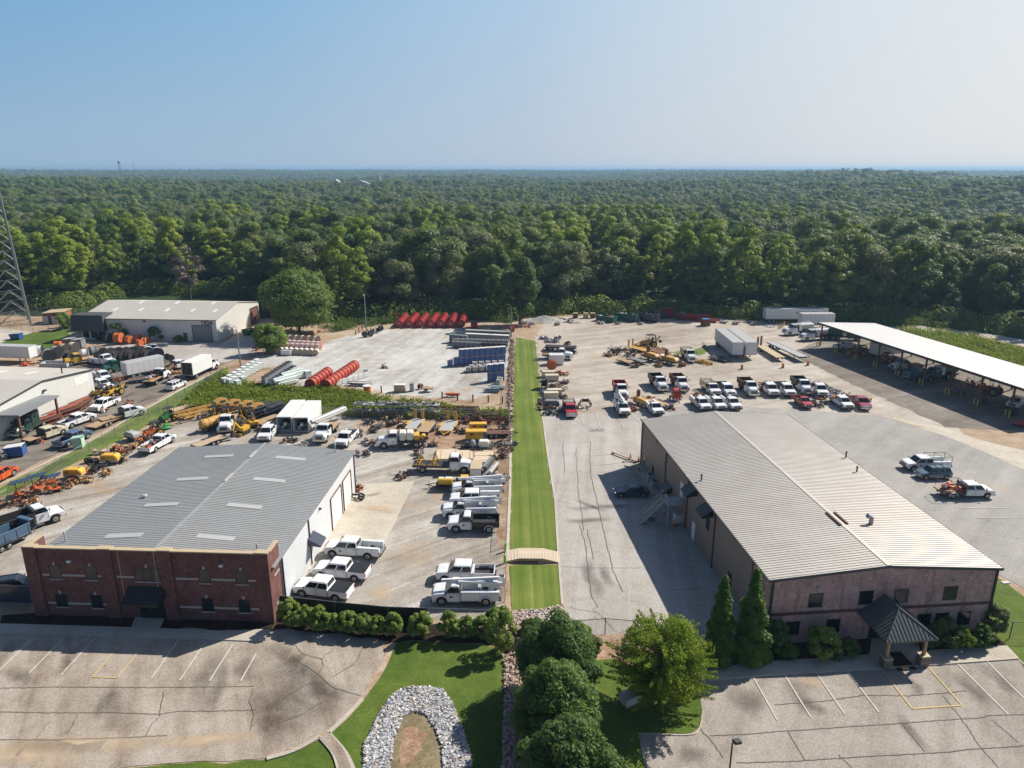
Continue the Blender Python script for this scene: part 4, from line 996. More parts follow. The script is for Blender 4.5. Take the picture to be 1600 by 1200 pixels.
def curve(pts, n=6):
 out = []
 for i in range(len(pts)-1):
  p0 = Vector(pts[max(0, i-1)]); p1 = Vector(pts[i]); p2 = Vector(pts[i+1]); p3 = Vector(pts[min(len(pts)-1, i+2)])
  for j in range(n):
   t = j/n; out.append(tuple(.5*((2*p1)+(p2-p0)*t+(2*p0-5*p1+4*p2-p3)*t*t+(3*p1-p0-3*p2+p3)*t**3)))
 return out+[pts[-1]]
kerbm = 'walk'
ribbon('kerb', curve([(566, 1094), (540, 1122), (513, 1147)]), .35, kerbm, .0, th=.15)
ribbon('kerb', curve([(417, 1187), (460, 1174), (500, 1152)]), .35, kerbm, .0, th=.15)
ribbon('kerb', curve([(513, 1147), (540, 1178), (556, 1212)]), .3, kerbm, .0, th=.15)
ribbon('kerb', curve([(500, 1153), (522, 1180), (532, 1215)]), .3, kerbm, .0, th=.15)
ribbon('drain_channel', curve([(506, 1150), (530, 1178), (544, 1215)]), .75, 'asph_tan', .165)
ribbon('clay_line', curve([(566, 1093), (543, 1120), (508, 1148), (460, 1171), (417, 1184)]), .4, 'clay', ZL)
ribbon('kerb', [(-300, 980.5), (0, 990), (230, 996), (412, 1003)], .16, kerbm, .0, th=.13)
ribbon('kerb', [(1107, 1064), (1200, 1056), (1400, 1044), (1591, 1030)], .16, 'concrete', .0, th=.14)
ribbon('kerb', curve([(1098, 1112), (1093, 1139), (1075, 1149), (998, 1147)]), .12, kerbm, .0, th=.10)
ribbon('kerb', [(846, 640), (857, 720), (867, 780), (872, 860), (878, 940), (883, 985)], .22, 'concrete', .0, th=.10)
ribbon('concrete_edge', [(352, 574), (290, 605), (200, 655), (132, 695), (0, 758), (-100, 800)], .45, 'concrete', ZL)
ribbon('gravel_edge', [(803, 530), (799, 640), (797, 760), (793, 862)], .35, 'concrete', ZL)
# painted bay lines
wp = plain((.66, .63, .55), .8, 0, 0, .85); yp = plain((.62, .46, .20), .8, 0, 0, .8)
def line(a, b, m=wp, w=.11): ribbon('parking_line', [a, b], w, m, ZL+.004)
def zz(x, y, ox, oy, s=4): return (ox+x/s, oy+y/s)
for a, b in (((35, 375), (-60, 470)), ((215, 385), (0, 590)), ((405, 385), (182, 612)), ((590, 395), (383, 622)), ((1115, 405), (945, 645)), ((1285, 415), (1125, 655)), ((1455, 430), (1310, 660)), ((1600, 490), (1505, 660))):
 line(zz(*a, 0, 900), zz(*b, 0, 900))
for a, b in (((770, 405), (580, 635)), ((920, 405), (735, 640)), ((580, 635), (735, 640))): line(zz(*a, 0, 900), zz(*b, 0, 900), yp)
for a, b in (((-90, 640), (57, 905)), ((98, 615), (268, 888)), ((298, 605), (480, 870)), ((490, 592), (692, 855)), ((1175, 545), (1500, 870)), ((1365, 535), (1600, 770)), ((1560, 520), (1800, 720))):
 line(zz(*a, 1200, 900), zz(*b, 1200, 900))
for a, b in (((720, 600), (900, 833)), ((900, 833), (1213, 812)), ((1213, 812), (1005, 578))): line(zz(*a, 1200, 900), zz(*b, 1200, 900), yp, .13)
for a, b in (((200, 155), (530, 135)), ((190, 258), (590, 240)), ((200, 380), (640, 360)), ((300, 485), (735, 458)), ((735, 458), (765, 518)), ((765, 518), (350, 548)), ((455, 668), (910, 635)), ((550, 798), (935, 770)), ((612, 940), (1025, 912)), ((705, 1090), (1130, 1057)), ((60, 60), (400, 30)), ((20, -60), (380, -90))):
 line(zz(*a, 920, 720, 8), zz(*b, 920, 720, 8))
for a, b in (((1025, 884), (1090, 873)), ((1042, 922), (1102, 917)), ((1078, 945), (1130, 940)), ((1501, 794), (1575, 794)), ((1527, 810), (1612, 809)), ((1475, 779), (1530, 780)), ((962, 644), (975, 670)), ((930, 645), (938, 668)), ((985, 646), (998, 660)), ((905, 648), (912, 664))): line(a, b)
crk = plain((.17, .15, .125), .95, 0, 0, .4)
def crack(pts, w=.06, seed=1):
 rr = random.Random(seed); q = []
 for i in range(len(pts)-1):
  a = Vector(pts[i]); b = Vector(pts[i+1]); k = max(2, int((b-a).length/5))
  for j in range(k): q.append(tuple(a.lerp(b, j/k)+Vector((rr.uniform(-1, 1), rr.uniform(-.5, .5)))))
 q.append(pts[-1]); ribbon('asphalt_crack', q, w, crk, ZL+.002)
CR = [[(0, 1113), (90, 1114.5), (180, 1114), (250, 1117), (280, 1112), (330, 1112), (400, 1110)], [(0, 1076), (100, 1074), (230, 1075), (330, 1074), (398, 1073)],
      [(258, 1078), (252, 1100), (250, 1119), (236, 1135), (228, 1151)], [(396, 1078), (390, 1098), (397, 1118), (391, 1142)], [(122, 1118), (106, 1148)], [(0, 1156), (60, 1157), (150, 1155), (262, 1150)], [(78, 1128), (56, 1156)],
      [(450, 1008), (463, 1010), (473, 1022), (503, 1031), (506, 1040), (497, 1056)], [(503, 1031), (515, 1020), (527, 1008), (536, 1000)], [(455, 1022), (470, 1036), (497, 1053), (490, 1064), (460, 1082), (440, 1092)], [(497, 1054), (520, 1075), (565, 1088)], [(436, 1130), (470, 1118), (510, 1094), (520, 1085)], [(570, 1010), (555, 1038), (520, 1058)],
      [(1200, 1145), (1300, 1138), (1420, 1130), (1500, 1124), (1530, 1123), (1545, 1119), (1600, 1117), (1660, 1112)], [(1110, 1150), (1170, 1148), (1200, 1145)], [(1150, 1193), (1245, 1190), (1350, 1183), (1480, 1176), (1510, 1172), (1600, 1166)], [(1210, 1102), (1290, 1096), (1350, 1087), (1420, 1088), (1470, 1084), (1510, 1080)], [(1472, 1087), (1485, 1102), (1503, 1125), (1530, 1165), (1560, 1200)], [(1408, 1130), (1445, 1175)], [(1230, 1142), (1258, 1188)], [(1092, 1138), (1112, 1158), (1130, 1185)], [(1550, 1125), (1590, 1160)], [(1310, 1180), (1335, 1205)],
      [(922, 690), (923, 745), (935, 790), (943, 830), (951, 860), (957, 890), (974, 926)], [(880, 690), (882, 740)], [(905, 820), (914, 845), (918, 880), (924, 930), (935, 950)], [(918, 828), (927, 875)], [(900, 700), (903, 760), (912, 830)], [(876, 886), (940, 888), (1000, 888)], [(890, 950), (935, 958), (960, 985)]]
for i, c in enumerate(CR): crack(c, .045 if i > 26 else .055, i)
# worn dark tyre marks and oil drips: soft-edged decals with a shape of their own
def stain_mat(name, col, amt, sc):
 t = NT(name); uv = t.n('ShaderNodeTexCoord'); sp = t.n('ShaderNodeSeparateXYZ'); t.l(uv.outputs['UV'], sp.inputs[0])
 def fall(o): return t.math('MULTIPLY', t.math('MULTIPLY', o, t.math('SUBTRACT', 1.0, o)), 4.0)
 e = t.math('MULTIPLY', t.math('POWER', fall(sp.outputs[0]), 1.2), t.math('POWER', fall(sp.outputs[1]), 1.5))
 n = t.ramp(t.noise(t.geo(), sc, 4, .7, .6), [(.30, .35), (.62, 1.0)])
 return t.bsdf(col, .85, 0, .2, 0, alpha=t.math('MULTIPLY', t.math('MULTIPLY', e, n), amt))
SM = stain_mat('tyre_soot', (.07, .05, .042), .42, .45); SB = stain_mat('pale_sand', (.62, .48, .32), .7, .6)
def stain(p0, p1, w, m=SM, n=6):
 a = G(*p0).to_2d(); b = G(*p1).to_2d(); d = (b-a).normalized(); q = Vector((-d.y, d.x))*w/2
 me = bpy.data.meshes.new('stain'); vs = []; fs = []; uvs = []
 for i in range(n+1):
  t = i/n; c = a.lerp(b, t)+q*.6*noise.noise(Vector((a.x+t*3, a.y, 5)))
  vs += [(c.x+q.x, c.y+q.y, ZL-.004), (c.x-q.x, c.y-q.y, ZL-.004)]
  if i < n: fs.append((2*i, 2*i+1, 2*i+3, 2*i+2))
 me.from_pydata(vs, [], fs); uvl = me.uv_layers.new()
 for pl in me.polygons:
  for li in pl.loop_indices: vi = me.loops[li].vertex_index; uvl.data[li].uv = ((vi//2)/n*.98+.01, .01 if vi % 2 else .99)
 me.materials.append(m); o = bpy.data.objects.new('ground_stain', me); COL.objects.link(o); o['kind'] = 'structure'
 if me.polygons[0].normal.z < 0: me.flip_normals()
for a, b, w in (((45, 1075), (15, 1040), 2.0), ((175, 1150), (180, 1060), 1.6), ((150, 1130), (175, 1075), 1.5), ((340, 1010), (300, 1120), 2.2), ((355, 1020), (325, 1130), 1.6), ((385, 1020), (378, 1070), 2.0), ((20, 1000), (-20, 1060), 1.8), ((120, 1010), (90, 1060), 1.5),
    ((400, 1010), (560, 1110), 2.6), ((405, 1040), (520, 1135), 3.4), ((400, 1075), (480, 1150), 3.0), ((420, 1000), (500, 1060), 2.5), ((480, 1070), (545, 1090), 3.0), ((400, 1100), (440, 1170), 2.4),
    ((1230, 1060), (1262, 1120), 2.0), ((1400, 1110), (1455, 1180), 1.3), ((1500, 1050), (1540, 1110), 2.2), ((1260, 1090), (1290, 1120), 1.6), ((1130, 1080), (1200, 1110), 3.5), ((1060, 1170), (1110, 1190), 2.5), ((1420, 1060), (1440, 1090), 1.3),
    ((885, 795), (1000, 790), 1.6), ((880, 815), (960, 812), 1.5), ((915, 870), (935, 940), 2.2), ((940, 880), (955, 920), 1.4), ((918, 671), (946, 675), 2.6), ((895, 780), (950, 800), 1.2),
    ((560, 775), (600, 772), 1.0), ((600, 740), (645, 748), 1.3), ((86, 795), (96, 793), .8), ((108, 797), (116, 795), .7), ((145, 752), (165, 748), 1.2), ((210, 632), (240, 620), 1.2), ((180, 628), (215, 612), 1.5), ((60, 740), (110, 715), 2.0), ((100, 705), (140, 690), 1.4), ((1520, 1035), (1600, 1090), 1.8)):
 stain(a, b, w)
for a, b, w in (((0, 1165), (260, 1160), 2.2), ((210, 1165), (420, 1150), 1.6), ((1390, 655), (1450, 670), 1.5), ((440, 1015), (480, 1040), 2.5), ((1240, 1060), (1290, 1075), 1.5), ((-100, 1180), (150, 1180), 3), ((560, 790), (620, 800), 2), ((575, 920), (610, 935), 3)): stain(a, b, w, SB)
# ------------------------------------------------------------------ building materials
def brick_mat(name, c1, c2, mortar, sc=4.2, stain=None):
 t = NT(name); tc = t.n('ShaderNodeTexCoord'); sp = t.n('ShaderNodeSeparateXYZ'); t.l(tc.outputs['Object'], sp.inputs[0])
 cb = t.n('ShaderNodeCombineXYZ'); t.l(t.math('ADD', sp.outputs[0], sp.outputs[1]), cb.inputs[0]); t.l(sp.outputs[2], cb.inputs[1])
 b = t.n('ShaderNodeTexBrick'); t.l(cb.outputs[0], b.inputs['Vector']); b.inputs['Scale'].default_value = sc
 b.inputs['Color1'].default_value = c1+(1,); b.inputs['Color2'].default_value = c2+(1,); b.inputs['Mortar'].default_value = mortar+(1,)
 b.inputs['Mortar Size'].default_value = .018; b.inputs['Brick Width'].default_value = .9; b.inputs['Row Height'].default_value = .32; b.inputs['Bias'].default_value = -.1
 v = tc.outputs['Object']; n1 = t.noise(v, .5, 4, .6); n2 = t.noise(v, 3.0, 3, .6)
 c = t.mix(1.0, b.outputs[0], t.ramp(n1, [(.3, .7), (.55, 1.0), (.75, 1.15)]), 'MULTIPLY'); c = t.mix(1.0, c, t.ramp(n2, [(.3, .75), (.7, 1.2)]), 'MULTIPLY')
 if stain: c = t.mix(t.math('MULTIPLY', t.ramp(t.noise(t.coord('Object', (1.2, 1.2, .12)), 1.0, 3, .6), [(.56, 0.0), (.7, 1.0)]), .45), c, stain)
 return t.bsdf(c, .9, 0, .2, 0, b.outputs['Fac'], -.4, .01)
def metal_mat(name, col, rough=.5, streak=.25, ribs=0, metal=0.0, dirtcol=(.35, .28, .20), axis='wall', spec=.4):
 t = NT(name); v = t.coord('Object'); n1 = t.noise(v, .25, 4, .6)
 st = t.noise(t.coord('Object', (.9, .9, .06) if axis == 'wall' else (.08, 2.2, 1)), 1.0, 4, .65)
 f = t.math('MULTIPLY', t.ramp(t.math('ADD', t.math('MULTIPLY', n1, .5), t.math('MULTIPLY', st, .5)), [(.38, 0.0), (.7, 1.0)]), streak)
 c = t.mix(f, col, tuple(a*.5+b*.25 for a, b in zip(col, dirtcol)))
 c = t.mix(1.0, c, t.ramp(t.noise(v, 5, 2), [(.3, .94), (.7, 1.05)]), 'MULTIPLY')
 bump = None
 if ribs:
  sp = t.n('ShaderNodeSeparateXYZ'); t.l(v, sp.inputs[0]); s_ = t.math('ADD', sp.outputs[0], sp.outputs[1])
  w = t.math('FRACT', t.math('MULTIPLY', s_, ribs)); bump = t.ramp(w, [(.0, 0.0), (.12, 1.0), (.26, 1.0), (.38, 0.0)])
  c = t.mix(1.0, c, t.ramp(w, [(.0, .90), (.05, 1.0), (.30, 1.0), (.36, .78), (.44, .98)]), 'MULTIPLY')
 return t.bsdf(c, rough, metal, spec, 0, bump, .7, .04)
BR = brick_mat('red_brick', (.20, .075, .058), (.115, .046, .042), (.27, .23, .21))
BR2 = brick_mat('pink_brick', (.58, .35, .30), (.40, .245, .22), (.62, .54, .49), stain=(.15, .09, .075))
BR3 = brick_mat('orange_brick', (.42, .14, .05), (.30, .09, .035), (.40, .32, .25))
WM = metal_mat('white_ribbed_metal', (.66, .68, .70), .5, .22, 3.3)
TM = metal_mat('taupe_ribbed_metal', (.25, .20, .165), .55, .3, 3.3)
RG = metal_mat('grey_roof_metal', (.41, .415, .40), .46, .45, axis='roof', metal=.3, spec=.5)
RW = metal_mat('pale_roof_metal', (.50, .47, .425), .55, .55, axis='roof', metal=.30, dirtcol=(.42, .28, .2), spec=.5)
RS = metal_mat('shed_roof_metal', (.64, .635, .61), .6, .3, axis='roof')
RD = metal_mat('dull_roof_metal', (.44, .42, .38), .5, .35, axis='roof')
def seam_roof(root, x0, x1, y0, y1, z0, z1, mat, step=.45, axis='x', rib=.035, name='roof'):
 """one sloping roof plane between x0 (height z0) and x1 (height z1) running y0..y1, with ribs down the slope"""
 mb = MB(); t = .12
 mb.hexa([(x0, y0, z0-t), (x1, y0, z1-t), (x1, y1, z1-t), (x0, y1, z0-t), (x0, y0, z0), (x1, y0, z1), (x1, y1, z1), (x0, y1, z0)] if x1 > x0 else
   [(x1, y0, z1-t), (x0, y0, z0-t), (x0, y1, z0-t), (x1, y1, z1-t), (x1, y0, z1), (x0, y0, z0), (x0, y1, z0), (x1, y1, z1)])
 y = y0+step/2
 while y < y1:
  p = [(x0, y-.03, z0), (x1, y-.03, z1), (x1, y+.03, z1), (x0, y+.03, z0)]
  mb.hexa(p+[(a, b*.35+y*.65, c+rib) for a, b, c in p]); y += step
 return mb.build(name, mat, root)
class Frame:
 def __init__(s, o, th): s.o = Vector((o[0], o[1])); s.th = th; s.c = math.cos(th); s.s = math.sin(th)
 def loc(s, p): d = Vector((p[0], p[1]))-s.o; return Vector((d.x*s.c+d.y*s.s, -d.x*s.s+d.y*s.c, p[2]))
 def world(s, x, y, z=0): return Vector((s.o.x+x*s.c-y*s.s, s.o.y+x*s.s+y*s.c, z))
 def ray(s, px, py):
  a = s.loc(Vector((0, 0, HCAM))); b = s.loc(G(px, py)); return a, b
 def onY(s, px, py, y=0.0): a, b = s.ray(px, py); t = (y-a.y)/(b.y-a.y); return a.lerp(b, t)
 def onX(s, px, py, x=0.0): a, b = s.ray(px, py); t = (x-a.x)/(b.x-a.x); return a.lerp(b, t)
 def onZ(s, px, py, z): return s.loc(G(px, py, z))
def window(root, x, z, w, h, y=0.0, face='y', sgn=-1, panes=1, trim='dark', key=None, sill='walk', name='window', depth=.10):
 """window set in a wall plane; sgn is the outward direction"""
 def bx(m, a0, a1, d0, d1, z0, z1, mi=0):
  d0, d1 = sorted((sgn*d0, sgn*d1))
  if face == 'y': m.box(a0, a1, y+d0, y+d1, z0, z1, mi)
  else: m.box(y+d0, y+d1, a0, a1, z0, z1, mi)
 f = MB(); t = .06
 bx(f, x-w/2, x+w/2, -.02, .03, z-h/2, z-h/2+t); bx(f, x-w/2, x+w/2, -.02, .03, z+h/2-t, z+h/2)
 for i in range(panes+1):
  q = x-w/2+i*(w-t)/panes; bx(f, q, q+t, -.02, .03, z-h/2+t, z+h/2-t)
 fo = f.build(name, trim, root)
 g = MB(); bx(g, x-w/2+.03, x+w/2-.03, -.02, .012, z-h/2+.03, z+h/2-.03); g.build('pane', 'glass', fo)
 s_ = MB(); bx(s_, x-w/2-.06, x+w/2+.06, 0, .08, z-h/2-.10, z-h/2-.005); s_.build('sill', 'conc' if sill == 'walk' else sill, fo)
 if key:
  k = MB(); bx(k, x-.10, x+.10, 0, .06, z+h/2+.02, z+h/2+.36); k.build('keystone', 'conc', fo)
 return fo
def rollup(root, y0, y1, h, x, sgn=1, mat='whitematte', frame='brown', face='x'):
 d = MB(); 
 def bx(m, a0, a1, d0, d1, z0, z1):
  d0, d1 = sorted((sgn*d0, sgn*d1))
  if face == 'x': m.box(x+d0, x+d1, a0, a1, z0, z1)
  else: m.box(a0, a1, x+d0, x+d1, z0, z1)
 bx(d, y0, y1, -.02, .03, 0.03, h)
 k = .5
 while k < h: bx(d, y0, y1, .03, .04, k-.02, k+.02); k += .5
 do = d.build('roller_door', mat, root)
 f = MB(); bx(f, y0-.14, y0, -.02, .12, 0, h+.14); bx(f, y1, y1+.14, -.02, .12, 0, h+.14); bx(f, y0-.14, y1+.14, -.02, .11, h+.01, h+.16); f.build('door_frame', frame, do)
 return do
def awning(root, a0, a1, z0, z1, x, out, sgn, mat='black', face='x'):
 m = MB(); p = []
 def q(a, d, z): return (x+sgn*d, a, z) if face == 'x' else (a, x+sgn*d, z)
 vs = [q(a0, .01, z1), q(a1, .01, z1), q(a1, out, z0), q(a0, out, z0), q(a0, .01, z0), q(a1, .01, z0), q(a0, out, z0-.2), q(a1, out, z0-.2), q(a0, .01, z0-.03), q(a1, .01, z0-.03)]
 m.add(vs, [(0, 1, 2, 3), (0, 3, 4), (1, 5, 2), (3, 2, 7, 6), (4, 5, 9, 8), (3, 6, 8, 4), (2, 5, 9, 7)]); return m.build('awning', mat, root)
def pipe(root, pts, r=.05, mat='lgrey', name='vent_pipe', cap=True):
 m = MB()
 for i in range(len(pts)-1): m.cyl(pts[i], pts[i+1], r, n=8)
 if cap: e = Vector(pts[-1]); m.cyl(e, e+Vector((0, 0, .12)), r*1.7, r*1.2, 8)
 return m.build(name, mat, root)

# ---- brick-fronted workshop (left)
F1 = Frame((-46.64, 61.6), -.0527); W1, L1, H1, HF, RI = 23.82, 29.9, 5.78, 7.48, .90
b1 = empty('brick_workshop', (F1.o.x, F1.o.y, 0), F1.th, 'dark red brick fronted workshop with grey ribbed roof and white metal side wall', 'building')
m = MB(); t = .35; DW = 2.6
m.box(.0, W1, 0.10, .10+t, 0, HF-.12)
for x0 in (0, W1-t): m.box(x0, x0+t, .10+t, DW, 0, HF-.12)
for x in (0, 7.4, 13.2, W1-1.25): m.box(x, x+1.25, -.08, .10, 0, HF+.02)
m.build('front_wall', BR, b1)
m = MB()
for x0, x1 in ((1.25, 7.4), (8.65, 13.2), (14.45, W1-1.25)): m.box(x0, x1, .02, .10+t+.08, HF-.12, HF)
for x in (0, 7.4, 13.2, W1-1.25): m.box(x-.04, x+1.29, -.12, .54, HF+.02, HF+.14)
for x0 in (-.04, W1-t-.04): m.box(x0, x0+t+.08, .55, DW+.04, HF-.12, HF)
m.build('parapet_coping', 'tan', b1)
WIN = ((87, 896, 1), (143, 898, 1), (230.5, 900.5, 3), (320, 902.5, 1), (377.5, 903, 1), (97, 940.5, 1), (152, 942.5, 1), (325, 948, 1), (382, 945.5, 1))
for zc in (4.55, 1.45):
 m = MB()
 for x0, x1 in ((1.45, 7.25), (8.8, 13.05), (14.6, W1-1.4)):
  cut = sorted((q.x, .62 if k == 1 else 1.3) for q, k in ((F1.onY(px, py, .1), n) for px, py, n in WIN if (py < 920) == (zc > 3)))+([(11.0, 1.3)] if zc < 3 else [])
  xa = x0
  for cx_, hw_ in sorted(cut):
   if x0 < cx_ < x1:
    if cx_-hw_ > xa: MB().box(xa, cx_-hw_, .055, .10, zc-.10, zc+.10).build('stone_band', 'conc', b1)
    xa = cx_+hw_
  if x1 > xa: MB().box(xa, x1, .055, .10, zc-.10, zc+.10).build('stone_band', 'conc', b1)
 m.box(W1, W1+.03, 1.0, 2.3, zc-.10, zc+.10); m.build('stone_band', 'conc', b1)
for px, py, n in WIN:
 p = F1.onY(px, py, .1); window(b1, p.x, 4.85 if py < 920 else 1.75, 1.15 if n == 1 else 2.5, 1.45, .10, panes=n, key=True)
for px in (110, 346):
 p = F1.onY(px, 885, .1); q = MB(); q.box(p.x-.18, p.x+.18, -.12, .10, 6.0, 6.2); q.build('wall_light', 'lamp', b1)
p = F1.onY(240, 960, .1); cx = p.x
m = MB(); m.box(cx-1.15, cx+1.15, .02, .12, .12, 2.45, 0); d = m.build('entrance_door', 'glass', b1)
m = MB()
for x in (-1.2, -.04, 1.14): m.box(cx+x, cx+x+.07, -.01, .14, .12, 2.5)
m.box(cx-1.2, cx+1.21, -.01, .14, 2.45, 2.53); m.build('door_frame', 'black', d)
awning(b1, cx-2.0, cx+1.6, 2.6, 3.6, .10, 1.7, -1, 'black', 'y')
for x in (9.25, 12.75): MB().box(x-.03, x+.03, .07, .1, 2.5, HF-.12).build('control_joint', 'tan', b1)
m = MB(); m.box(W1+.0, W1+.12, DW, L1, 0, H1-.1); m.box(.02, .14, DW, L1, 0, H1-.1); m.prismz([(.14, L1-.12), (W1, L1-.12), (W1, L1), (.14, L1)], 0, H1-.1)
m.prism([(.14, H1-.1), (W1, H1-.1), (W1/2, H1+RI-.15)], L1-.12, L1); m.build('metal_wall', WM, b1)
seam_roof(b1, W1+.25, W1/2, .5, L1+.2, H1, H1+RI, RG, .38); seam_roof(b1, -.13, W1/2, .5, L1+.2, H1, H1+RI, RG, .38)
m = MB(); m.box(W1/2-.15, W1/2+.15, .5, L1+.2, H1+RI, H1+RI+.04)
m.build('ridge_cap', RG, b1)
m = MB(); m.box(W1+.18, W1+.30, .5, L1+.2, H1-.16, H1-.02); m.box(-.22, -.12, .5, L1+.2, H1-.16, H1-.02); m.box(-.1, W1+.2, L1+.2, L1+.25, H1-.2, H1-.02); m.build('gutter', 'grey', b1)
for yy in (L1*.36, L1-.4, 2.75):
 m = MB(); m.box(W1+.12, W1+.26, yy-.07, yy+.07, .1, H1-.1); m.build('downspout', 'navy', b1)
for px, py in ((454, 716), (421, 750), (382, 791), (337, 840)): 
 p = F1.onZ(px, py, H1+.55); m = MB(); a = RI/(W1/2+.25); z = H1+(W1+.25-p.x)*a
 m.hexa([(p.x-1.9, p.y-.42, z+1.9*a+.01), (p.x+1.9, p.y-.42, z-1.9*a+.01), (p.x+1.9, p.y+.42, z-1.9*a+.01), (p.x-1.9, p.y+.42, z+1.9*a+.01), (p.x-1.9, p.y-.42, z+1.9*a+.05), (p.x+1.9, p.y-.42, z-1.9*a+.05), (p.x+1.9, p.y+.42, z-1.9*a+.05), (p.x-1.9, p.y+.42, z+1.9*a+.05)]); m.build('skylight', 'lgrey', b1)
for px, py in ((342, 713), (300, 748.5), (252, 788.5), (193, 837)):
 p = F1.onZ(px, py, H1+.55); m = MB(); a = RI/(W1/2+.13); z = H1+(p.x+.13)*a
 m.hexa([(p.x-1.9, p.y-.42, z-1.9*a+.01), (p.x+1.9, p.y-.42, z+1.9*a+.01), (p.x+1.9, p.y+.42, z+1.9*a+.01), (p.x-1.9, p.y+.42, z-1.9*a+.01), (p.x-1.9, p.y-.42, z-1.9*a+.05), (p.x+1.9, p.y-.42, z+1.9*a+.05), (p.x+1.9, p.y+.42, z+1.9*a+.05), (p.x-1.9, p.y+.42, z-1.9*a+.05)]); m.build('skylight', 'lgrey', b1)
for (pxa, pya, pxb, pyb) in ((365, 741, 348, 753), (406, 705, 394, 716)):
 a = F1.onZ(pxa, pya, H1+RI); b = F1.onZ(pxb, pyb, H1+RI); m = MB(); m.box(W1/2-.12, W1/2+.12, min(a.y, b.y), max(a.y, b.y), H1+RI+.04, H1+RI+.16); m.build('ridge_vent', 'lgrey', b1)
for px, py, hh in ((402.5, 866, 1.0), (102, 842, .7), (524, 704, .8), (281, 808, .3), (226, 776, .15)):
 p = F1.onZ(px, py, H1+.4); pipe(b1, [(p.x, p.y, H1+.1), (p.x, p.y, H1+.4+hh)], .07 if hh > .2 else .2)
ya = F1.onX(511, 827, W1+.12).y; yb = F1.onX(487, 853, W1).y
for pxa, pya, pxb, pyb in ((502, 828, 524, 803), (531, 798, 546, 779)):
 a = F1.onZ(pxa+3, pya, 0); b = F1.onZ(pxb, pyb, 0); rollup(b1, a.y, b.y, 4.0, W1+.12)
p = F1.onZ(483, 880, 0); awning(b1, p.y-.9, p.y+1.1, 2.7, 3.5, W1+.12, 1.4, 1, 'navy')
m = MB(); m.box(W1+.12, W1+.16, p.y-.5, p.y+.5, .05, 2.2); m.build('side_door', 'whitematte', b1)
p = F1.onZ(500, 795, 4.9); m = MB(); m.cb((W1+.25, p.y, 4.9), (.25, .25, .2)); m.build('wall_light', 'dark', b1)
# ---- pink brick / taupe metal warehouse (right)
F2 = Frame((23.1, 56.99), .0924); W2, L2, H2, R2, RX = 21.87, 43.23, 6.88, .87, 10.9
b2 = empty('metal_warehouse', (F2.o.x, F2.o.y, 0), F2.th, 'long warehouse with pinkish brick front, taupe metal side and pale ribbed roof', 'building')
m = MB(); m.box(0, W2, 0, .3, 0, H2-.15); m.prism([(0, H2-.15), (W2, H2-.15), (RX, H2+R2-.15)], 0, .3); m.box(0, .3, .3, 3.6, 0, H2-.15); m.build('front_wall', BR2, b2)
m = MB(); m.box(-.03, W2+.03, -.04, 0, 3.05, 3.35); m.build('brick_course', brick_mat('dark_brick', (.16, .07, .06), (.12, .05, .045), (.2, .16, .14)), b2)
m = MB(); m.box(.04, .3, 3.6, L2, 0, H2-.15); m.box(W2-.3, W2, .3, L2, 0, H2-.15); m.box(.3, W2-.3, L2-.3, L2, 0, H2-.15); m.prism([(.3, H2-.15), (W2-.3, H2-.15), (RX, H2+R2-.15)], L2-.3, L2); m.build('metal_wall', TM, b2)
seam_roof(b2, -.15, RX, -.15, L2+.15, H2, H2+R2, RW, .40, rib=.045); seam_roof(b2, W2+.15, RX, -.15, L2+.15, H2, H2+R2, RW, .40, rib=.045)
m = MB(); m.box(RX-.2, RX+.2, -.15, L2+.15, H2+R2, H2+R2+.035); m.build('ridge_cap', RW, b2)
m = MB(); m.box(-.27, -.15, -.2, L2+.2, H2-.16, H2-.01); m.box(W2+.15, W2+.27, -.2, L2+.2, H2-.16, H2-.01); m.build('gutter', 'dark', b2)
m = MB(); m.hexa([(-.2, -.2, H2-.26), (RX, -.2, H2+R2-.26), (RX, -.15, H2+R2-.26), (-.2, -.15, H2-.26), (-.2, -.2, H2+.01), (RX, -.2, H2+R2+.01), (RX, -.15, H2+R2+.01), (-.2, -.15, H2+.01)])
m.hexa([(RX, -.2, H2+R2-.26), (W2+.2, -.2, H2-.26), (W2+.2, -.15, H2-.26), (RX, -.15, H2+R2-.26), (RX, -.2, H2+R2+.01), (W2+.2, -.2, H2+.01), (W2+.2, -.15, H2+.01), (RX, -.15, H2+R2+.01)]); m.build('gable_trim', 'navy', b2)
for yy in (3.6, 13.5, 22.4, 31.3, L2-.15):
 m = MB(); m.box(-.1, .04, yy-.07, yy+.07, .1, H2-.1); m.build('downspout', 'brown', b2)
for xx in (.25, W2-.2):
 m = MB(); m.box(xx-.1, xx+.1, -.12, 0, .1, H2-.1); m.build('downspout', 'dark', b2)
for x0, y0, x1, y1 in ((258, 888, 342, 980), (575, 875, 655, 960), (792, 862, 880, 950), (1100, 842, 1185, 935)):
 p = F2.onY(1200+(x0+x1)/8, 700+(y0+y1)/8, 0); window(b2, p.x, 4.45, 1.35, 1.45)
for px, py in ((1238, 982), (1442, 975), (1470, 973), (1505, 968), (1300, 985)):
 p = F2.onY(px, py, 0); window(b2, p.x, 1.65, 1.35, 1.45)
for px in (1278, 1489):
 p = F2.onY(px, 910, 0); m = MB(); m.box(p.x-.12, p.x+.12, -.3, 0, 5.75, 5.9); m.cyl((p.x, -.22, 5.55), (p.x, -.22, 5.75), .09); m.build('wall_light', 'lgrey', b2)
m = MB(); m.cyl((W2, .0, 5.2), (W2+.5, -.1, 5.3), .04, n=6); m.cb((W2+.75, -.12, 5.3), (.7, .35, .14)); m.build('flood_light', 'lgrey', b2)
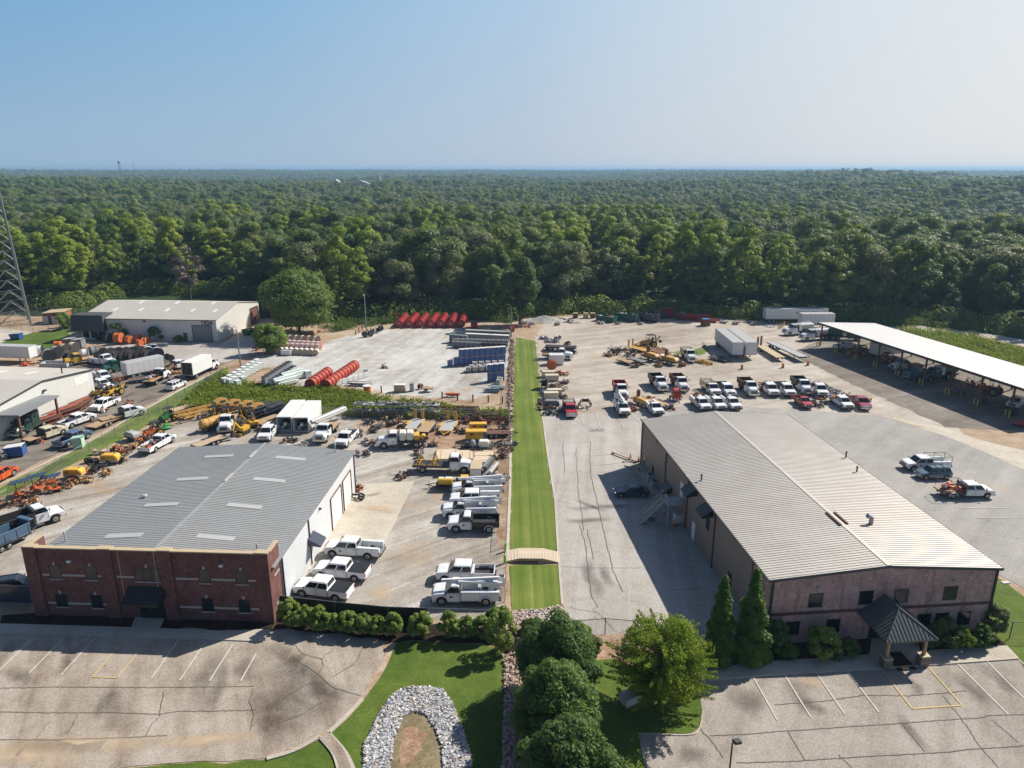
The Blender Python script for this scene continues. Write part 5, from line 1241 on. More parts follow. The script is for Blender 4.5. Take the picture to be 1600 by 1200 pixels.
# west side openings
def wside(px, py): return F2.onZ(px, py, 0).y
m = MB(); p = F2.onX(1043, 745, .04)
for px, py, hgt, wd, mt in ((1043, 782, 2.1, 1.0, 'whitematte'), (1085, 844, 2.2, 1.0, 'whitematte')):
 yy = wside(px, py); q = MB(); q.box(-.02, .04, yy-wd/2, yy+wd/2, .1, hgt+.1); q.build('side_door', mt, b2)
yl = wside(1070, 820); q = MB(); q.box(-.02, .04, yl+.6, yl+1.6, 3.15, 5.2); q.build('upper_door', 'whitematte', b2)
for px, py, zz0 in ((1039, 762, 2.3), (1077, 765, 5.5), (1101, 797, 5.4)):
 a = F2.onX(px, py, -.6); awning(b2, a.y-1.1, a.y+1.1, a.z-.3, a.z+.6, .04, 1.3, -1, 'black')
for px, py, zc in ((1007, 717, 1.6), (1020, 735, 1.5), (1106, 818, 3.8), (1140, 905, 1.6)):
 a = F2.onX(px, py, .04); window(b2, a.y, a.z, 1.0, 1.5, .04, face='x', sgn=-1)
for px, py in ((1026.5, 690), (1041, 718), (1076, 745)):
 a = F2.onX(px, py, .04); q = MB(); q.cb((-.08, a.y, a.z), (.3, .35, .22)); q.build('wall_light', 'lgrey', b2)
for px, py in ((1338, 705), (1340, 728), (1096, 747)): pass
p = F2.onZ(1360, 822, H2+.4); pipe(b2, [(p.x, p.y, H2+.2), (p.x, p.y, H2+1.4)], .22, 'steel', cap=False); m = MB(); m.cyl((p.x, p.y, H2+1.3), (p.x-.5, p.y, H2+1.6), .22); m.build('exhaust_hood', 'steel', b2)
for pa, pb in (((1291, 801), (1314, 821)), ((1303, 801), (1325, 819))):
 a = F2.onZ(*pa, H2+R2); b = F2.onZ(*pb, H2+R2); m = MB(); m.box((a.x+b.x)/2-.1, (a.x+b.x)/2+.1, min(a.y, b.y), max(a.y, b.y), H2+R2-.02, H2+R2+.14); m.build('ridge_vent', 'brown', b2)
for px, py in ((1096, 747), (1339, 734), (1322, 711)):
 p = F2.onZ(px, py, H2+.4); pipe(b2, [(p.x, p.y, H2+.1), (p.x, p.y, H2+.75)], .09, 'dark')
# porch
pr = empty('entrance_porch', (0, 0, 0), 0); pr.parent = b2; pr.location = (0, 0, 0)
A = F2.onZ(1385, 1004, 3.0); B = F2.onZ(1466, 999, 3.0); AP = F2.onZ(1397, 952, 4.7); 
x0, x1, yf = A.x, B.x, (A.y+B.y)/2; xm = (x0+x1)/2; ya_ = yf+2.3
m = MB(); V = [(x0, yf, 3.0), (x1, yf, 3.0), (x1, 0, 3.0), (x0, 0, 3.0), (xm, ya_, 4.75), (xm, 0, 4.75)]
V2 = [(a, b, c-.16) for a, b, c in V]
m.add(V+V2, [(0, 1, 4), (1, 2, 5, 4), (3, 0, 4, 5), (7, 6, 10), (8, 7, 10, 11), (6, 9, 11, 10), (0, 6, 7, 1), (1, 7, 8, 2), (3, 9, 6, 0)])
def seamline(a, b, w=.05):
 a = Vector(a); b = Vector(b); m.cyl(a+Vector((0, 0, .02)), b+Vector((0, 0, .02)), w*.6, n=5)
nx = 14
for i in range(1, nx):
 x = x0+(x1-x0)*i/nx; f = 1-abs(x-xm)/((x1-x0)/2); seamline((x, yf, 3.0), (x, yf+(ya_-yf)*f, 3.0+1.75*f))
ny = 12
for i in range(1, ny+1):
 y = yf+(0-yf)*i/(ny+1); f = min(1, (y-yf)/(ya_-yf))
 for s in (-1, 1): seamline((xm+s*(x1-x0)/2, y, 3.0), (xm+s*(x1-x0)/2*(1-f), y, 3.0+1.75*f))
for a, b in ((V[0], V[4]), (V[1], V[4]), (V[4], V[5])): seamline(a, b, .1)
po = m.build('porch_roof', metal_mat('porch_roof_metal', (.115, .125, .125), .4, .15, metal=.4), pr)
po.parent = b2
bpy.data.objects.remove(pr)
for x, y in ((x0+.65, yf+.55), (x1-.65, yf+.55)):
 m = MB(); m.box(x-.12, x+.12, y-.12, y+.12, 1.1, 2.85); c = m.build('porch_post', 'wood', b2)
 m = MB(); m.box(x-.38, x+.38, y-.38, y+.38, .1, 1.05, 0); m.box(x-.42, x+.42, y-.42, y+.42, 1.05, 1.15, 1); m.build('stone_base', [brick_mat('stacked_stone', (.30, .24, .18), (.20, .17, .14), (.1, .09, .08), 2.5), 'tan'], c)
m = MB(); m.box(x0+.3, x1-.3, yf+.35, yf+.6, 2.6, 2.84); m.build('porch_beam', 'wood', b2)
m = MB(); m.box(xm-1.0, xm+1.0, -.04, .02, .12, 2.4); m.build('entrance_door', 'glass', b2)
tag(sheet('door_mat', [F2.world(xm-.9, -2.2), F2.world(xm+.9, -2.2), F2.world(xm+.9, -4.6), F2.world(xm-.9, -4.6)], 'mulch', 0, world=True, z=.13), 'dark rectangular mat on the path under the hipped porch', 'mat').pop('kind')
# steel stair on the west side
st = empty('steel_staircase', (0, 0, 0), 0, 'grey steel staircase with railings up to an upper side door', 'staircase')
st.location = F2.world(0, 0).to_tuple(); st.rotation_euler.z = F2.th
ys = wside(1085, 833)
yt = F2.onX(1082, 800, -1).y
Pm = F2.onZ(1072, 822, 0)
y_l = Pm.y
m = MB(); m.box(-2.2, -.08, y_l-.3, y_l+1.9, 2.95, 3.05); m.build('landing', 'lgrey', st)
m = MB(); n = 14; xs0 = -2.2; 
for i in range(n): m.box(-2.2-(i+1)*.20, -2.2-i*.20, y_l+.8, y_l+1.9, 2.95-(i+1)*.205-.03, 2.95-(i+1)*.205+.02)
m.build('tread', 'lgrey', st)
m = MB()
for yy in (y_l+.78, y_l+1.92): m.add([(-2.2, yy-.03, 3.0), (-5.0, yy-.03, .12), (-5.0, yy-.03, .35), (-2.2, yy-.03, 3.25), (-2.2, yy+.03, 3.0), (-5.0, yy+.03, .12), (-5.0, yy+.03, .35), (-2.2, yy+.03, 3.25)], [(0, 1, 2, 3), (7, 6, 5, 4), (0, 4, 5, 1), (1, 5, 6, 2), (2, 6, 7, 3), (3, 7, 4, 0)])
m.build('stringer', 'cream', st)
m = MB()
for yy in (y_l+.78, y_l+1.92):
 for k in (.5, 1.0): m.cyl((-2.2, yy, 3.1+k), (-5.0, yy, .2+k), .03, n=6)
 for i in range(5): x = -2.2-i*.70; z = 3.05-i*.72; m.cyl((x, yy, z), (x, yy, z+1.05), .03, n=6)
for yy in (y_l-.28,):
 for k in (.5, 1.05): m.cyl((-2.2, yy, 3.05+k), (-.1, yy, 3.05+k), .03, n=6)
for k in (.5, 1.05): m.cyl((-2.2, y_l-.28, 3.05+k), (-2.2, y_l+.78, 3.05+k), .03, n=6)
for x, yy in ((-2.2, y_l-.28), (-1.1, y_l-.28), (-.1, y_l-.28), (-2.2, y_l+.3)): m.cyl((x, yy, 3.05), (x, yy, 4.1), .03, n=6)
m.build('handrail', 'lgrey', st)
m = MB()
for x, yy in ((-2.1, y_l-.2), (-2.1, y_l+1.8)): m.box(x-.05, x+.05, yy-.05, yy+.05, 0, 2.95)
m.cyl((-2.1, y_l-.2, .5), (-2.1, y_l+1.8, 2.8), .03, n=6); m.build('support_post', 'lgrey', st)
# ---- far metal building with number 1924
F3 = Frame(G(341, 534).to_2d()-Vector((math.cos(-.075), math.sin(-.075)))*36.0, -.075); W3, L3, H3, R3 = 36.0, 26.0, 5.6, 2.3
b3 = empty('numbered_warehouse', (F3.o.x, F3.o.y, 0), F3.th, 'low white metal warehouse numbered 1924 with dark roller door, at the wood edge', 'building')
m = MB(); m.box(0, W3, 0, .2, 0, H3-.1); m.box(W3-.2, W3, .2, L3, 0, H3-.1); m.box(0, .2, .2, L3, 0, H3-.1)
m.add([(W3-.2, 0, H3-.1), (W3-.2, L3, H3-.1), (W3-.2, L3/2, H3+R3-.15), (W3, 0, H3-.1), (W3, L3, H3-.1), (W3, L3/2, H3+R3-.15)], [(0, 1, 2), (5, 4, 3), (0, 3, 4, 1), (1, 4, 5, 2), (2, 5, 3, 0)])
m.build('metal_wall', metal_mat('cream_ribbed_metal', (.69, .68, .64), .55, .3, 2.5), b3)
for y0, y1 in ((-.2, L3/2), (L3+.2, L3/2)):
 m = MB(); zs = (H3, H3+R3); m.add([(-.2, y0, zs[0]), (W3+.2, y0, zs[0]), (W3+.2, y1, zs[1]), (-.2, y1, zs[1])]+[(-.2, y0, zs[0]-.12), (W3+.2, y0, zs[0]-.12), (W3+.2, y1, zs[1]-.12), (-.2, y1, zs[1]-.12)], [(0, 1, 2, 3), (7, 6, 5, 4), (0, 4, 5, 1), (1, 5, 6, 2), (2, 6, 7, 3), (3, 7, 4, 0)])
 k = .3
 while k < W3: m.add([(k-.03, y0, zs[0]), (k+.03, y0, zs[0]), (k+.03, y1, zs[1]), (k-.03, y1, zs[1]), (k-.01, y0, zs[0]+.04), (k+.01, y0, zs[0]+.04), (k+.01, y1, zs[1]+.04), (k-.01, y1, zs[1]+.04)], [(4, 5, 6, 7), (0, 4, 7, 3), (1, 2, 6, 5)]); k += .6
 m.build('roof', RD, b3)
m = MB(); m.box(-.2, W3+.2, -.3, -.2, H3-.18, H3); m.build('gutter', 'brown', b3)
for x, y in ((6, 6.5), (13, 6.5), (20, 6.5), (27, 6.5), (33, 6.5), (10, 12), (20, 12), (30, 12)):
 z = H3+R3*min(1, (y+.2)/(L3/2+.2)); m = MB(); a = R3/(L3/2+.2); m.hexa([(x-.4, y-1.4, z-1.4*a+.01), (x+.4, y-1.4, z-1.4*a+.01), (x+.4, y+.9, z+.9*a+.01), (x-.4, y+.9, z+.9*a+.01), (x-.4, y-1.4, z-1.4*a+.06), (x+.4, y-1.4, z-1.4*a+.06), (x+.4, y+.9, z+.9*a+.06), (x-.4, y+.9, z+.9*a+.06)]); m.build('skylight', 'whitematte', b3)
p = F3.onY(317, 530, 0); q = F3.onY(303, 530, 0); q2 = F3.onY(332, 530, 0); rollup(b3, q.x, q2.x, 4.1, 0, -1, 'grey', 'brown', 'y')
p = F3.onY(290.5, 530, 0); m = MB(); m.box(p.x-.5, p.x+.5, -.05, 0, 0, 2.2); m.build('side_door', 'brown', b3)
p0 = F3.onX(396, 505, W3).y; p1 = F3.onX(409, 497, W3).y; rollup(b3, min(p0, L3-6), min(p0, L3-6)+5, 4.6, W3, 1, 'brown', 'dark')
m = MB(); p = F3.onY(226, 502, 0); m.cb((p.x, -.2, 5.0), (.5, .4, .3)); m.build('wall_light', 'dark', b3)
tc = bpy.data.curves.new('building_number', 'FONT'); tc.body = '1924'; tc.size = 1.5; tc.extrude = .03; tc.align_x = 'CENTER'; tc.offset = .03
to = bpy.data.objects.new('building_number', tc); COL.objects.link(to); to.parent = b3; to.rotation_euler = (math.pi/2, 0, 0); p = F3.onY(322.5, 503, 0); to.location = (p.x, -.06, 4.3); tc.materials.append(M('black')); TXT = [to]
m = MB(); m.hexa([(-1.6, -1.6, 2.5), (7.3, -1.6, 2.5), (7.3, 4, 2.5), (-1.6, 4, 2.5), (-1.3, -1.0, 6.5), (6.9, -1.0, 6.5), (6.9, 3.5, 6.5), (-1.3, 3.5, 6.5)]); m.build('mansard_canopy', metal_mat('slate_panel', (.06, .065, .07), .8, .3), b3)
m = MB(); m.box(-1.0, 0, .3, 3.4, 0, 2.6); m.build('office_wall', 'conc', b3)
for x in (1.2, 3.4, 5.6): window(b3, x, 1.4, 1.6, 1.8, 0)
# ---- near left white building
F4 = Frame(G(150, 620).to_2d(), -.10); W4, L4, H4, R4 = 46.0, 25.5, 5.5, 1.5    # local: x<0 to the left, y<0 towards camera
b4 = empty('white_workshop', (F4.o.x, F4.o.y, 0), F4.th, 'white ribbed metal workshop with low gable roof at the left edge', 'building')
m = MB(); m.box(-.2, 0, -L4, 0, 0, H4-.1); m.box(-W4, -.2, -.2, 0, 0, H4-.1); m.box(-W4, -.2, -L4, -L4+.2, 0, H4-.1)
m.add([(-.2, 0, H4-.1), (-.2, -L4, H4-.1), (-.2, -L4/2, H4+R4-.15), (0, 0, H4-.1), (0, -L4, H4-.1), (0, -L4/2, H4+R4-.15)], [(2, 1, 0), (3, 4, 5), (0, 1, 4, 3), (1, 2, 5, 4), (2, 0, 3, 5)]); m.build('metal_wall', metal_mat('white_ribbed_metal_far', (.66, .66, .62), .5, .25, 2.2), b4)
for y0, y1 in ((.2, -L4/2), (-L4-.2, -L4/2)):
 m = MB(); zs = (H4, H4+R4); m.add([(-W4, y0, zs[0]), (.2, y0, zs[0]), (.2, y1, zs[1]), (-W4, y1, zs[1])]+[(-W4, y0, zs[0]-.12), (.2, y0, zs[0]-.12), (.2, y1, zs[1]-.12), (-W4, y1, zs[1]-.12)], [(0, 1, 2, 3), (7, 6, 5, 4), (0, 4, 5, 1), (1, 5, 6, 2), (2, 6, 7, 3), (3, 7, 4, 0)])
 k = -W4+.3
 while k < 0: m.add([(k-.03, y0, zs[0]), (k+.03, y0, zs[0]), (k+.03, y1, zs[1]), (k-.03, y1, zs[1]), (k-.01, y0, zs[0]+.04), (k+.01, y0, zs[0]+.04), (k+.01, y1, zs[1]+.04), (k-.01, y1, zs[1]+.04)], [(4, 5, 6, 7), (0, 4, 7, 3), (1, 2, 6, 5)]); k += .6
 m.build('roof', RD, b4)
for y0, y1, z0, z1 in ((.2, -L4/2, H4, H4+R4), (-L4/2, -L4-.2, H4+R4, H4)):
 m = MB(); m.add([(.2, y0, z0-.2), (.2, y1, z1-.2), (.2, y1, z1+.03), (.2, y0, z0+.03), (.25, y0, z0-.2), (.25, y1, z1-.2), (.25, y1, z1+.03), (.25, y0, z0+.03)], [(0, 1, 2, 3), (7, 6, 5, 4), (0, 4, 5, 1), (2, 6, 7, 3), (0, 3, 7, 4), (1, 5, 6, 2)]); m.build('gable_trim', 'dark', b4)
for x, y in ((-7.5, -6), (-13.5, -6.0), (-20, -6)):
 a = R4/(L4/2+.2); z = H4+(.2-y)*a; m = MB(); m.hexa([(x-.45, y-1.6, z+1.6*a+.01), (x+.45, y-1.6, z+1.6*a+.01), (x+.45, y+1.6, z-1.6*a+.01), (x-.45, y+1.6, z-1.6*a+.01), (x-.45, y-1.6, z+1.6*a+.06), (x+.45, y-1.6, z+1.6*a+.06), (x+.45, y+1.6, z-1.6*a+.06), (x-.45, y+1.6, z-1.6*a+.06)]); m.build('skylight', 'whitematte', b4)
p = F4.onZ(97, 582, H4+.8); pipe(b4, [(p.x, p.y, H4+.5), (p.x, p.y, H4+1.7)], .12, 'dark')
m = MB(); m.box(0, .03, -5.0, -1.2, 3.6, 5.0); m.build('patch_panel', 'whitematte', b4)
p = F4.onX(68, 610, 0); m = MB(); m.cb((.2, p.y, p.z), (.4, .6, .25)); m.build('wall_light', 'dark', b4)
cn = empty('canopy_roof', (0, 0, 0), 0, 'dark flat canopy roof on steel posts beside the white workshop', 'canopy')
m = MB(); m.box(-104, -78.0, 108.4, 119, 4.35, 4.6); m.build('roof', 'grey', cn)
m = MB(); m.box(-78.6, -78.3, 108.6, 108.9, 0, 4.35); m.box(-78.6, -78.3, 118.4, 118.7, 0, 4.35); m.box(-90, -89.7, 108.6, 108.9, 0, 4.35); m.build('steel_post', 'brown', cn)
# ---- equipment shed, open sided (right)
S0 = G(1281, 541).to_2d(); S1 = G(1577, 651).to_2d(); dS = (S1-S0).normalized(); F5 = Frame(S0, math.atan2(dS.y, dS.x))   # x runs along the front posts to the camera, y towards +X side is positive left
b5 = empty('open_equipment_shed', (F5.o.x, F5.o.y, 0), F5.th, 'long open-sided shed with white metal roof on dark steel posts', 'shed')
LS = (S1-S0).length+4.5; WS = 15.2; sh = 9; bay = (S1-S0).length/8
Z0, Z1 = 5.95, 5.0
m = MB(); m.add([(-.6, -.9, Z0), (LS, -.9, Z0), (LS, WS, Z1), (-.6, WS, Z1)]+[(-.6, -.9, Z0-.1), (LS, -.9, Z0-.1), (LS, WS, Z1-.1), (-.6, WS, Z1-.1)], [(0, 1, 2, 3), (7, 6, 5, 4), (0, 4, 5, 1), (1, 5, 6, 2), (2, 6, 7, 3), (3, 7, 4, 0)])
k = 0
while k < LS: m.add([(k-.03, -.9, Z0), (k+.03, -.9, Z0), (k+.03, WS, Z1), (k-.03, WS, Z1), (k-.01, -.9, Z0+.03), (k+.01, -.9, Z0+.03), (k+.01, WS, Z1+.03), (k-.01, WS, Z1+.03)], [(4, 5, 6, 7), (0, 4, 7, 3), (1, 2, 6, 5)]); k += .9
m.build('roof', RS, b5)
m = MB(); m.box(-.6, LS, -.95, -.9, Z0-.45, Z0+.03); m.box(-.65, -.6, -.95, WS, Z0-.9, Z0-.1) if False else None; m.build('fascia', 'dark', b5)
for i in range(9):
 m = MB(); x = i*bay; m.box(x-.14, x+.14, -.14, .14, 0, Z0-.12); m.build('steel_post', 'brown', b5)
 m = MB(); m.box(x-.14, x+.14, WS-.7, WS-.42, 0, Z1-.1); m.build('steel_post', 'brown', b5)
 m = MB(); m.hexa([(x-.08, 0, Z0-.55), (x+.08, 0, Z0-.55), (x+.08, WS-.5, Z1-.5), (x-.08, WS-.5, Z1-.5), (x-.08, 0, Z0-.12), (x+.08, 0, Z0-.12), (x+.08, WS-.5, Z1-.12), (x-.08, WS-.5, Z1-.12)]); m.build('roof_beam', 'brown', b5)
def make_bollard():
 r_ = empty('bollard'); m = MB(); m.cyl((0, 0, 0), (0, 0, 1.15), .13, n=10); m.build('post', plain((.72, .52, .10), .6, 0, 0, .3), r_); m = MB(); m.sphere((0, 0, 1.15), .13, 8, sz=.6); m.build('cap', plain((.72, .52, .10), .6, 0, 0, .3), r_); return r_
names = ['first', 'second', 'third', 'fourth', 'fifth', 'sixth', 'seventh', 'eighth', 'ninth', 'tenth', 'eleventh', 'twelfth']
for i in range(9):
 for j, s in enumerate((-.42, .42)):
  w = F5.world(i*bay+s, -.55)
  inst('bollard', make_bollard, (w.x, w.y, .05), 0, 'yellow guard bollard, %s of the pair at the %s shed post from the trucks' % (('far one', 'near one')[j], names[i]), 'bollard', 'yellow bollards in front of the shed posts')
# ---- small brick hut, tower
hx = G(97, 507).to_2d(); b6 = empty('brick_hut', (hx.x-5.2, hx.y+.6, 0), .12, 'small orange brick equipment hut with flat roof beside the lattice mast', 'hut')
m = MB(); m.box(0, 5.2, 0, 5, 0, 3.1); m.build('wall', BR3, b6); m = MB(); m.hexa([(-.3, -.3, 3.0), (5.5, -.3, 3.3), (5.5, 5.3, 3.3), (-.3, 5.3, 3.0), (-.3, -.3, 3.15), (5.5, -.3, 3.45), (5.5, 5.3, 3.45), (-.3, 5.3, 3.15)]); m.build('roof', 'tan', b6)
m = MB(); m.box(5.2, 5.24, 1.6, 2.8, 0, 2.2); m.build('door', 'cream', b6)
for x in (-.0, 2.4):
 m = MB(); m.box(x, x+1.4, -.9, 0, .1, 2.3); m.build('air_unit', 'lgrey', b6)
tb = G(31, 504); tw = empty('lattice_mast', (tb.x, tb.y, 0), .3, 'grey galvanised steel lattice radio mast rising out of the picture', 'mast')
TH, BW, TW = 50.0, 8.2, 2.0
legs = [(math.cos(a), math.sin(a)) for a in (R(80), R(200), R(320))]
def lp(k, z): w = (BW+(TW-BW)*z/TH)/1.732; return Vector((legs[k][0]*w, legs[k][1]*w, z))
for k in range(3):
 m = MB(); m.cyl(lp(k, 0), lp(k, TH), .26, .16, 8); m.build('leg', 'steel', tw)
for k in range(3):
 m = MB(); z = 0; j = (k+1) % 3
 while z < TH-2.5:
  h = 3.1-z*.025; zt = min(TH, z+h); mid = (lp(k, zt)+lp(j, zt))/2
  m.cyl(lp(k, z), mid, .09, n=5); m.cyl(lp(j, z), mid, .09, n=5); m.cyl(lp(k, zt), lp(j, zt), .04, n=5); z = zt
 m.build('bracing', 'steel', tw)
# distant masts and church on the horizon
for px, py, D, h, lab in ((237, 264, 1500, 56.5, 'distant grey water tower on stilts at the horizon'), (257, 264, 1500, 52, 'thin distant radio mast right of the water tower')):
 X = (px-800)/FPX*D*1.0436; t0 = empty('distant_mast', (X, D, 0), 0, lab, 'mast'); m = MB()
 if h > 54:
  for sx, sy in ((-1.6, -1.6), (1.6, -1.6), (1.6, 1.6), (-1.6, 1.6)): m.cyl((sx, sy, 0), (sx*.8, sy*.8, h-4), .3, n=6)
  m.build('leg', 'steel', t0); m = MB(); m.cyl((0, 0, h-4), (0, 0, h-.5), 2.3, n=14); m.build('tank', 'steelblue', t0)
 else: m.cyl((0, 0, 0), (0, 0, h), .35, .2, 6); m.build('leg', 'steel', t0); m = MB(); m.cyl((0, 0, h-3), (0, 0, h-1), .7, n=8); m.build('antenna', 'steel', t0)
def farbld(px, D, zb, w, d, h, lab, steeple=False, rz=0):
 X = (px-800)/FPX*D*1.0436; r_ = empty('distant_church' if steeple else 'distant_house', (X, D, zb), rz, lab, 'church' if steeple else 'house')
 m = MB(); m.box(-w/2, w/2, -d/2, d/2, 0, h); m.build('wall', 'whitematte', r_); m = MB(); m.prism([(-w/2-1, h), (w/2+1, h), (0, h+5)], -d/2-1, d/2+1); m.build('roof', 'lgrey', r_)
 if steeple: m = MB(); m.box(w/2-2, w/2+2, -2, 2, 0, h+6); m.cyl((w/2, 0, h+6), (w/2, 0, h+22), 1.8, .2, 8); m.build('steeple', 'whitematte', r_)
farbld(604, 1250, 4, 12, 24, 12, 'distant white church with a tall thin steeple above the wood', True)
farbld(583, 1120, 6, 26, 14, 14, 'distant white gabled hall left of the church steeple')
farbld(547, 1180, 9, 10, 12, 12, 'distant small white house among the trees left of the hall')
farbld(1372, 780, 3, 24, 14, 15, 'distant pale roofed house in the wooded valley on the right')
# ------------------------------------------------------------------ fences
def chain_mat():
 t = NT('chain_link'); v = t.coord('UV', (1, 1, 1)); sp = t.n('ShaderNodeSeparateXYZ'); t.l(v, sp.inputs[0])
 a = t.math('FRACT', t.math('MULTIPLY', t.math('ADD', sp.outputs[0], sp.outputs[1]), 9.0)); b = t.math('FRACT', t.math('MULTIPLY', t.math('SUBTRACT', sp.outputs[0], sp.outputs[1]), 9.0))
 al = t.math('MAXIMUM', t.math('LESS_THAN', a, .09), t.math('LESS_THAN', b, .09))
 return t.bsdf((.28, .29, .28), .5, .6, .4, alpha=al)
CHAIN = chain_mat()
def fence(px, h, label, mesh='chain', post='steel', step=3.0, rail=True, world=False, barrier=None):
 pts = [Vector((p[0], p[1])) for p in px] if world else [G(*p).to_2d() for p in px]
 root = empty('chain_link_fence' if mesh == 'chain' else 'screened_fence', (pts[0].x, pts[0].y, 0), 0, label, 'fence'); o = pts[0]
 pts = resample([(p.x, p.y) for p in pts], step, False); ps = [p-o for p in pts]
 for p in ps[:95]:
  m = MB(); m.cyl((p.x, p.y, 0), (p.x, p.y, h+.08), .045, n=6); m.build('post', post, root)
 if rail:
  m = MB()
  for a, b in zip(ps, ps[1:]): m.cyl((a.x, a.y, h), (b.x, b.y, h), .03, n=6)
  m.build('top_rail', post, root)
 me = bpy.data.meshes.new('fence_mesh'); vs = []; fs = []; uv = []; s = 0
 for i, p in enumerate(ps):
  if i: s += (p-ps[i-1]).length
  vs += [(p.x, p.y, .04), (p.x, p.y, h)]; uv += [(s, .04), (s, h)]
  if i: fs.append((2*i-2, 2*i, 2*i+1, 2*i-1))
 me.from_pydata(vs, [], fs); ul = me.uv_layers.new()
 for pl in me.polygons:
  for li in pl.loop_indices: ul.data[li].uv = uv[me.loops[li].vertex_index]
 me.materials.append(CHAIN if mesh == 'chain' else M(mesh)); f = bpy.data.objects.new('fence_mesh' if mesh == 'chain' else 'screen_fabric', me); COL.objects.link(f); f.parent = root
 return root
fence([(440, 957), (525, 967), (607, 975), (667, 977)], 1.9, 'black screened fence behind the hedge in front of the pickups', 'black')
fence([(667, 977), (730, 979), (790, 981)], 1.9, 'chain-link fence with thin tan screen below the bucket truck')
fence([(-160, 930), (0, 941), (51, 943)], 2.0, 'dark screened fence running left from the brick workshop', 'navy')
fence([(803, 532), (798, 600), (796, 660), (795, 720), (793, 800), (791, 855)], 1.9, 'tall chain-link fence along the stone ditch beside the mown grass strip')
fence([(791, 886), (789, 940), (788, 978)], 1.9, 'short chain-link fence between the footbridge and the hedge')
fence([(350, 588), (290, 621), (200, 672), (140, 707), (0, 792), (-100, 850)], 1.8, 'chain-link fence along the narrow grass strip left of the yard')
fence([(350, 636), (440, 647), (540, 653), (620, 656), (700, 657), (792, 660)], 1.8, 'chain-link fence through the weeds behind the rusty pipes')
fence([(805, 1001), (880, 996), (945, 991), (1010, 996)], 1.7, 'black chain-link fence across the foot of the driveway', post='black')
fence([(1556, 992), (1577, 998), (1700, 1000), (1900, 1010)], 1.8, 'black chain-link fence on the lawn right of the brick front', post='black')
fence([(-100, 512), (0, 516), (52, 520), (100, 514), (110, 500)], 2.2, 'chain-link fence in front of the lattice mast compound')
fence([(-100, 494), (0, 494), (60, 493), (108, 492)], 2.4, 'grey chain-link fence behind the lattice mast and brick hut')
fence([(1373, 538), (1392, 546)], 1.4, 'short fence piece at the back of the shed') if False else None
# wooden footbridge over the grass strip
A = G(789, 871); B = G(872, 872); bw = 2.3; fb = empty('wooden_footbridge', ((A.x+B.x)/2, (A.y+B.y)/2, 0), math.atan2(B.y-A.y, B.x-A.x), 'new pale timber footbridge with plank deck crossing the mown grass strip', 'footbridge')
LB = (B-A).length; pr_ = lambda x: .55-.42*max(0, abs(x)-LB*.22)/(LB*.28)
m = MB(); n = 38
for i in range(n): x = -LB/2+(i+.5)*LB/n; m.cb((x, 0, pr_(x)+(.01 if i % 2 else 0)), (LB/n-.025, bw, .05), i % 2)
m.build('plank_deck', [plain((.62, .50, .37), .85, 0, 0, .25), plain((.70, .58, .45), .85, 0, 0, .3)], fb)
for s in (-1, 1):
 m = MB()
 for i in range(10): x = -LB/2+i*LB/10; x2 = x+LB/10; m.hexa([(x, s*1.1-.05, pr_(x)-.28), (x2, s*1.1-.05, pr_(x2)-.28), (x2, s*1.1+.05, pr_(x2)-.28), (x, s*1.1+.05, pr_(x)-.28), (x, s*1.1-.05, pr_(x)-.03), (x2, s*1.1-.05, pr_(x2)-.03), (x2, s*1.1+.05, pr_(x2)-.03), (x, s*1.1+.05, pr_(x)-.03)])
 m.build('side_beam', 'wood2', fb)
m = MB()
for s in (-1, 1): m.box(-LB/2-.1, -LB/2+.12, s*1.3-.1, s*1.3+.1, 0, 1.1)
m.build('marker_post', 'lime', fb)
# ------------------------------------------------------------------ poles and lamps
for px, py, h, lab, arm in ((573, 527, 11.5, 'tall grey lamp pole standing in the gravel yard beside black drums', False), (799, 527, 8.0, 'grey utility pole at the head of the mown grass strip', True), (376, 572, 8.2, 'wooden utility pole beside the box truck', False), (807, 1, 0, '', 0)):
 if h: g = G(px, py); o = make_pole(h, not arm, arm); o.location = (g.x, g.y, 0); tag(o, lab, 'pole')
g = G(1139, 1212); lo = empty('parking_lamp', (g.x, g.y, 0), R(20), 'black square-headed lamp post at the bottom of the right parking lot', 'street lamp')
m = MB(); m.cyl((0, 0, 0), (0, 0, 2.9), .07, .06, 8); m.build('pole', 'black', lo); m = MB(); m.cyl((0, 0, 2.8), (.3, 0, 2.95), .05, n=6); m.hexa([(.1, -.22, 2.85), (.65, -.22, 2.77), (.65, .22, 2.77), (.1, .22, 2.85), (.15, -.2, 3.03), (.65, -.2, 2.98), (.65, .2, 2.98), (.15, .2, 3.03)]); m.build('lamp_head', 'black', lo)
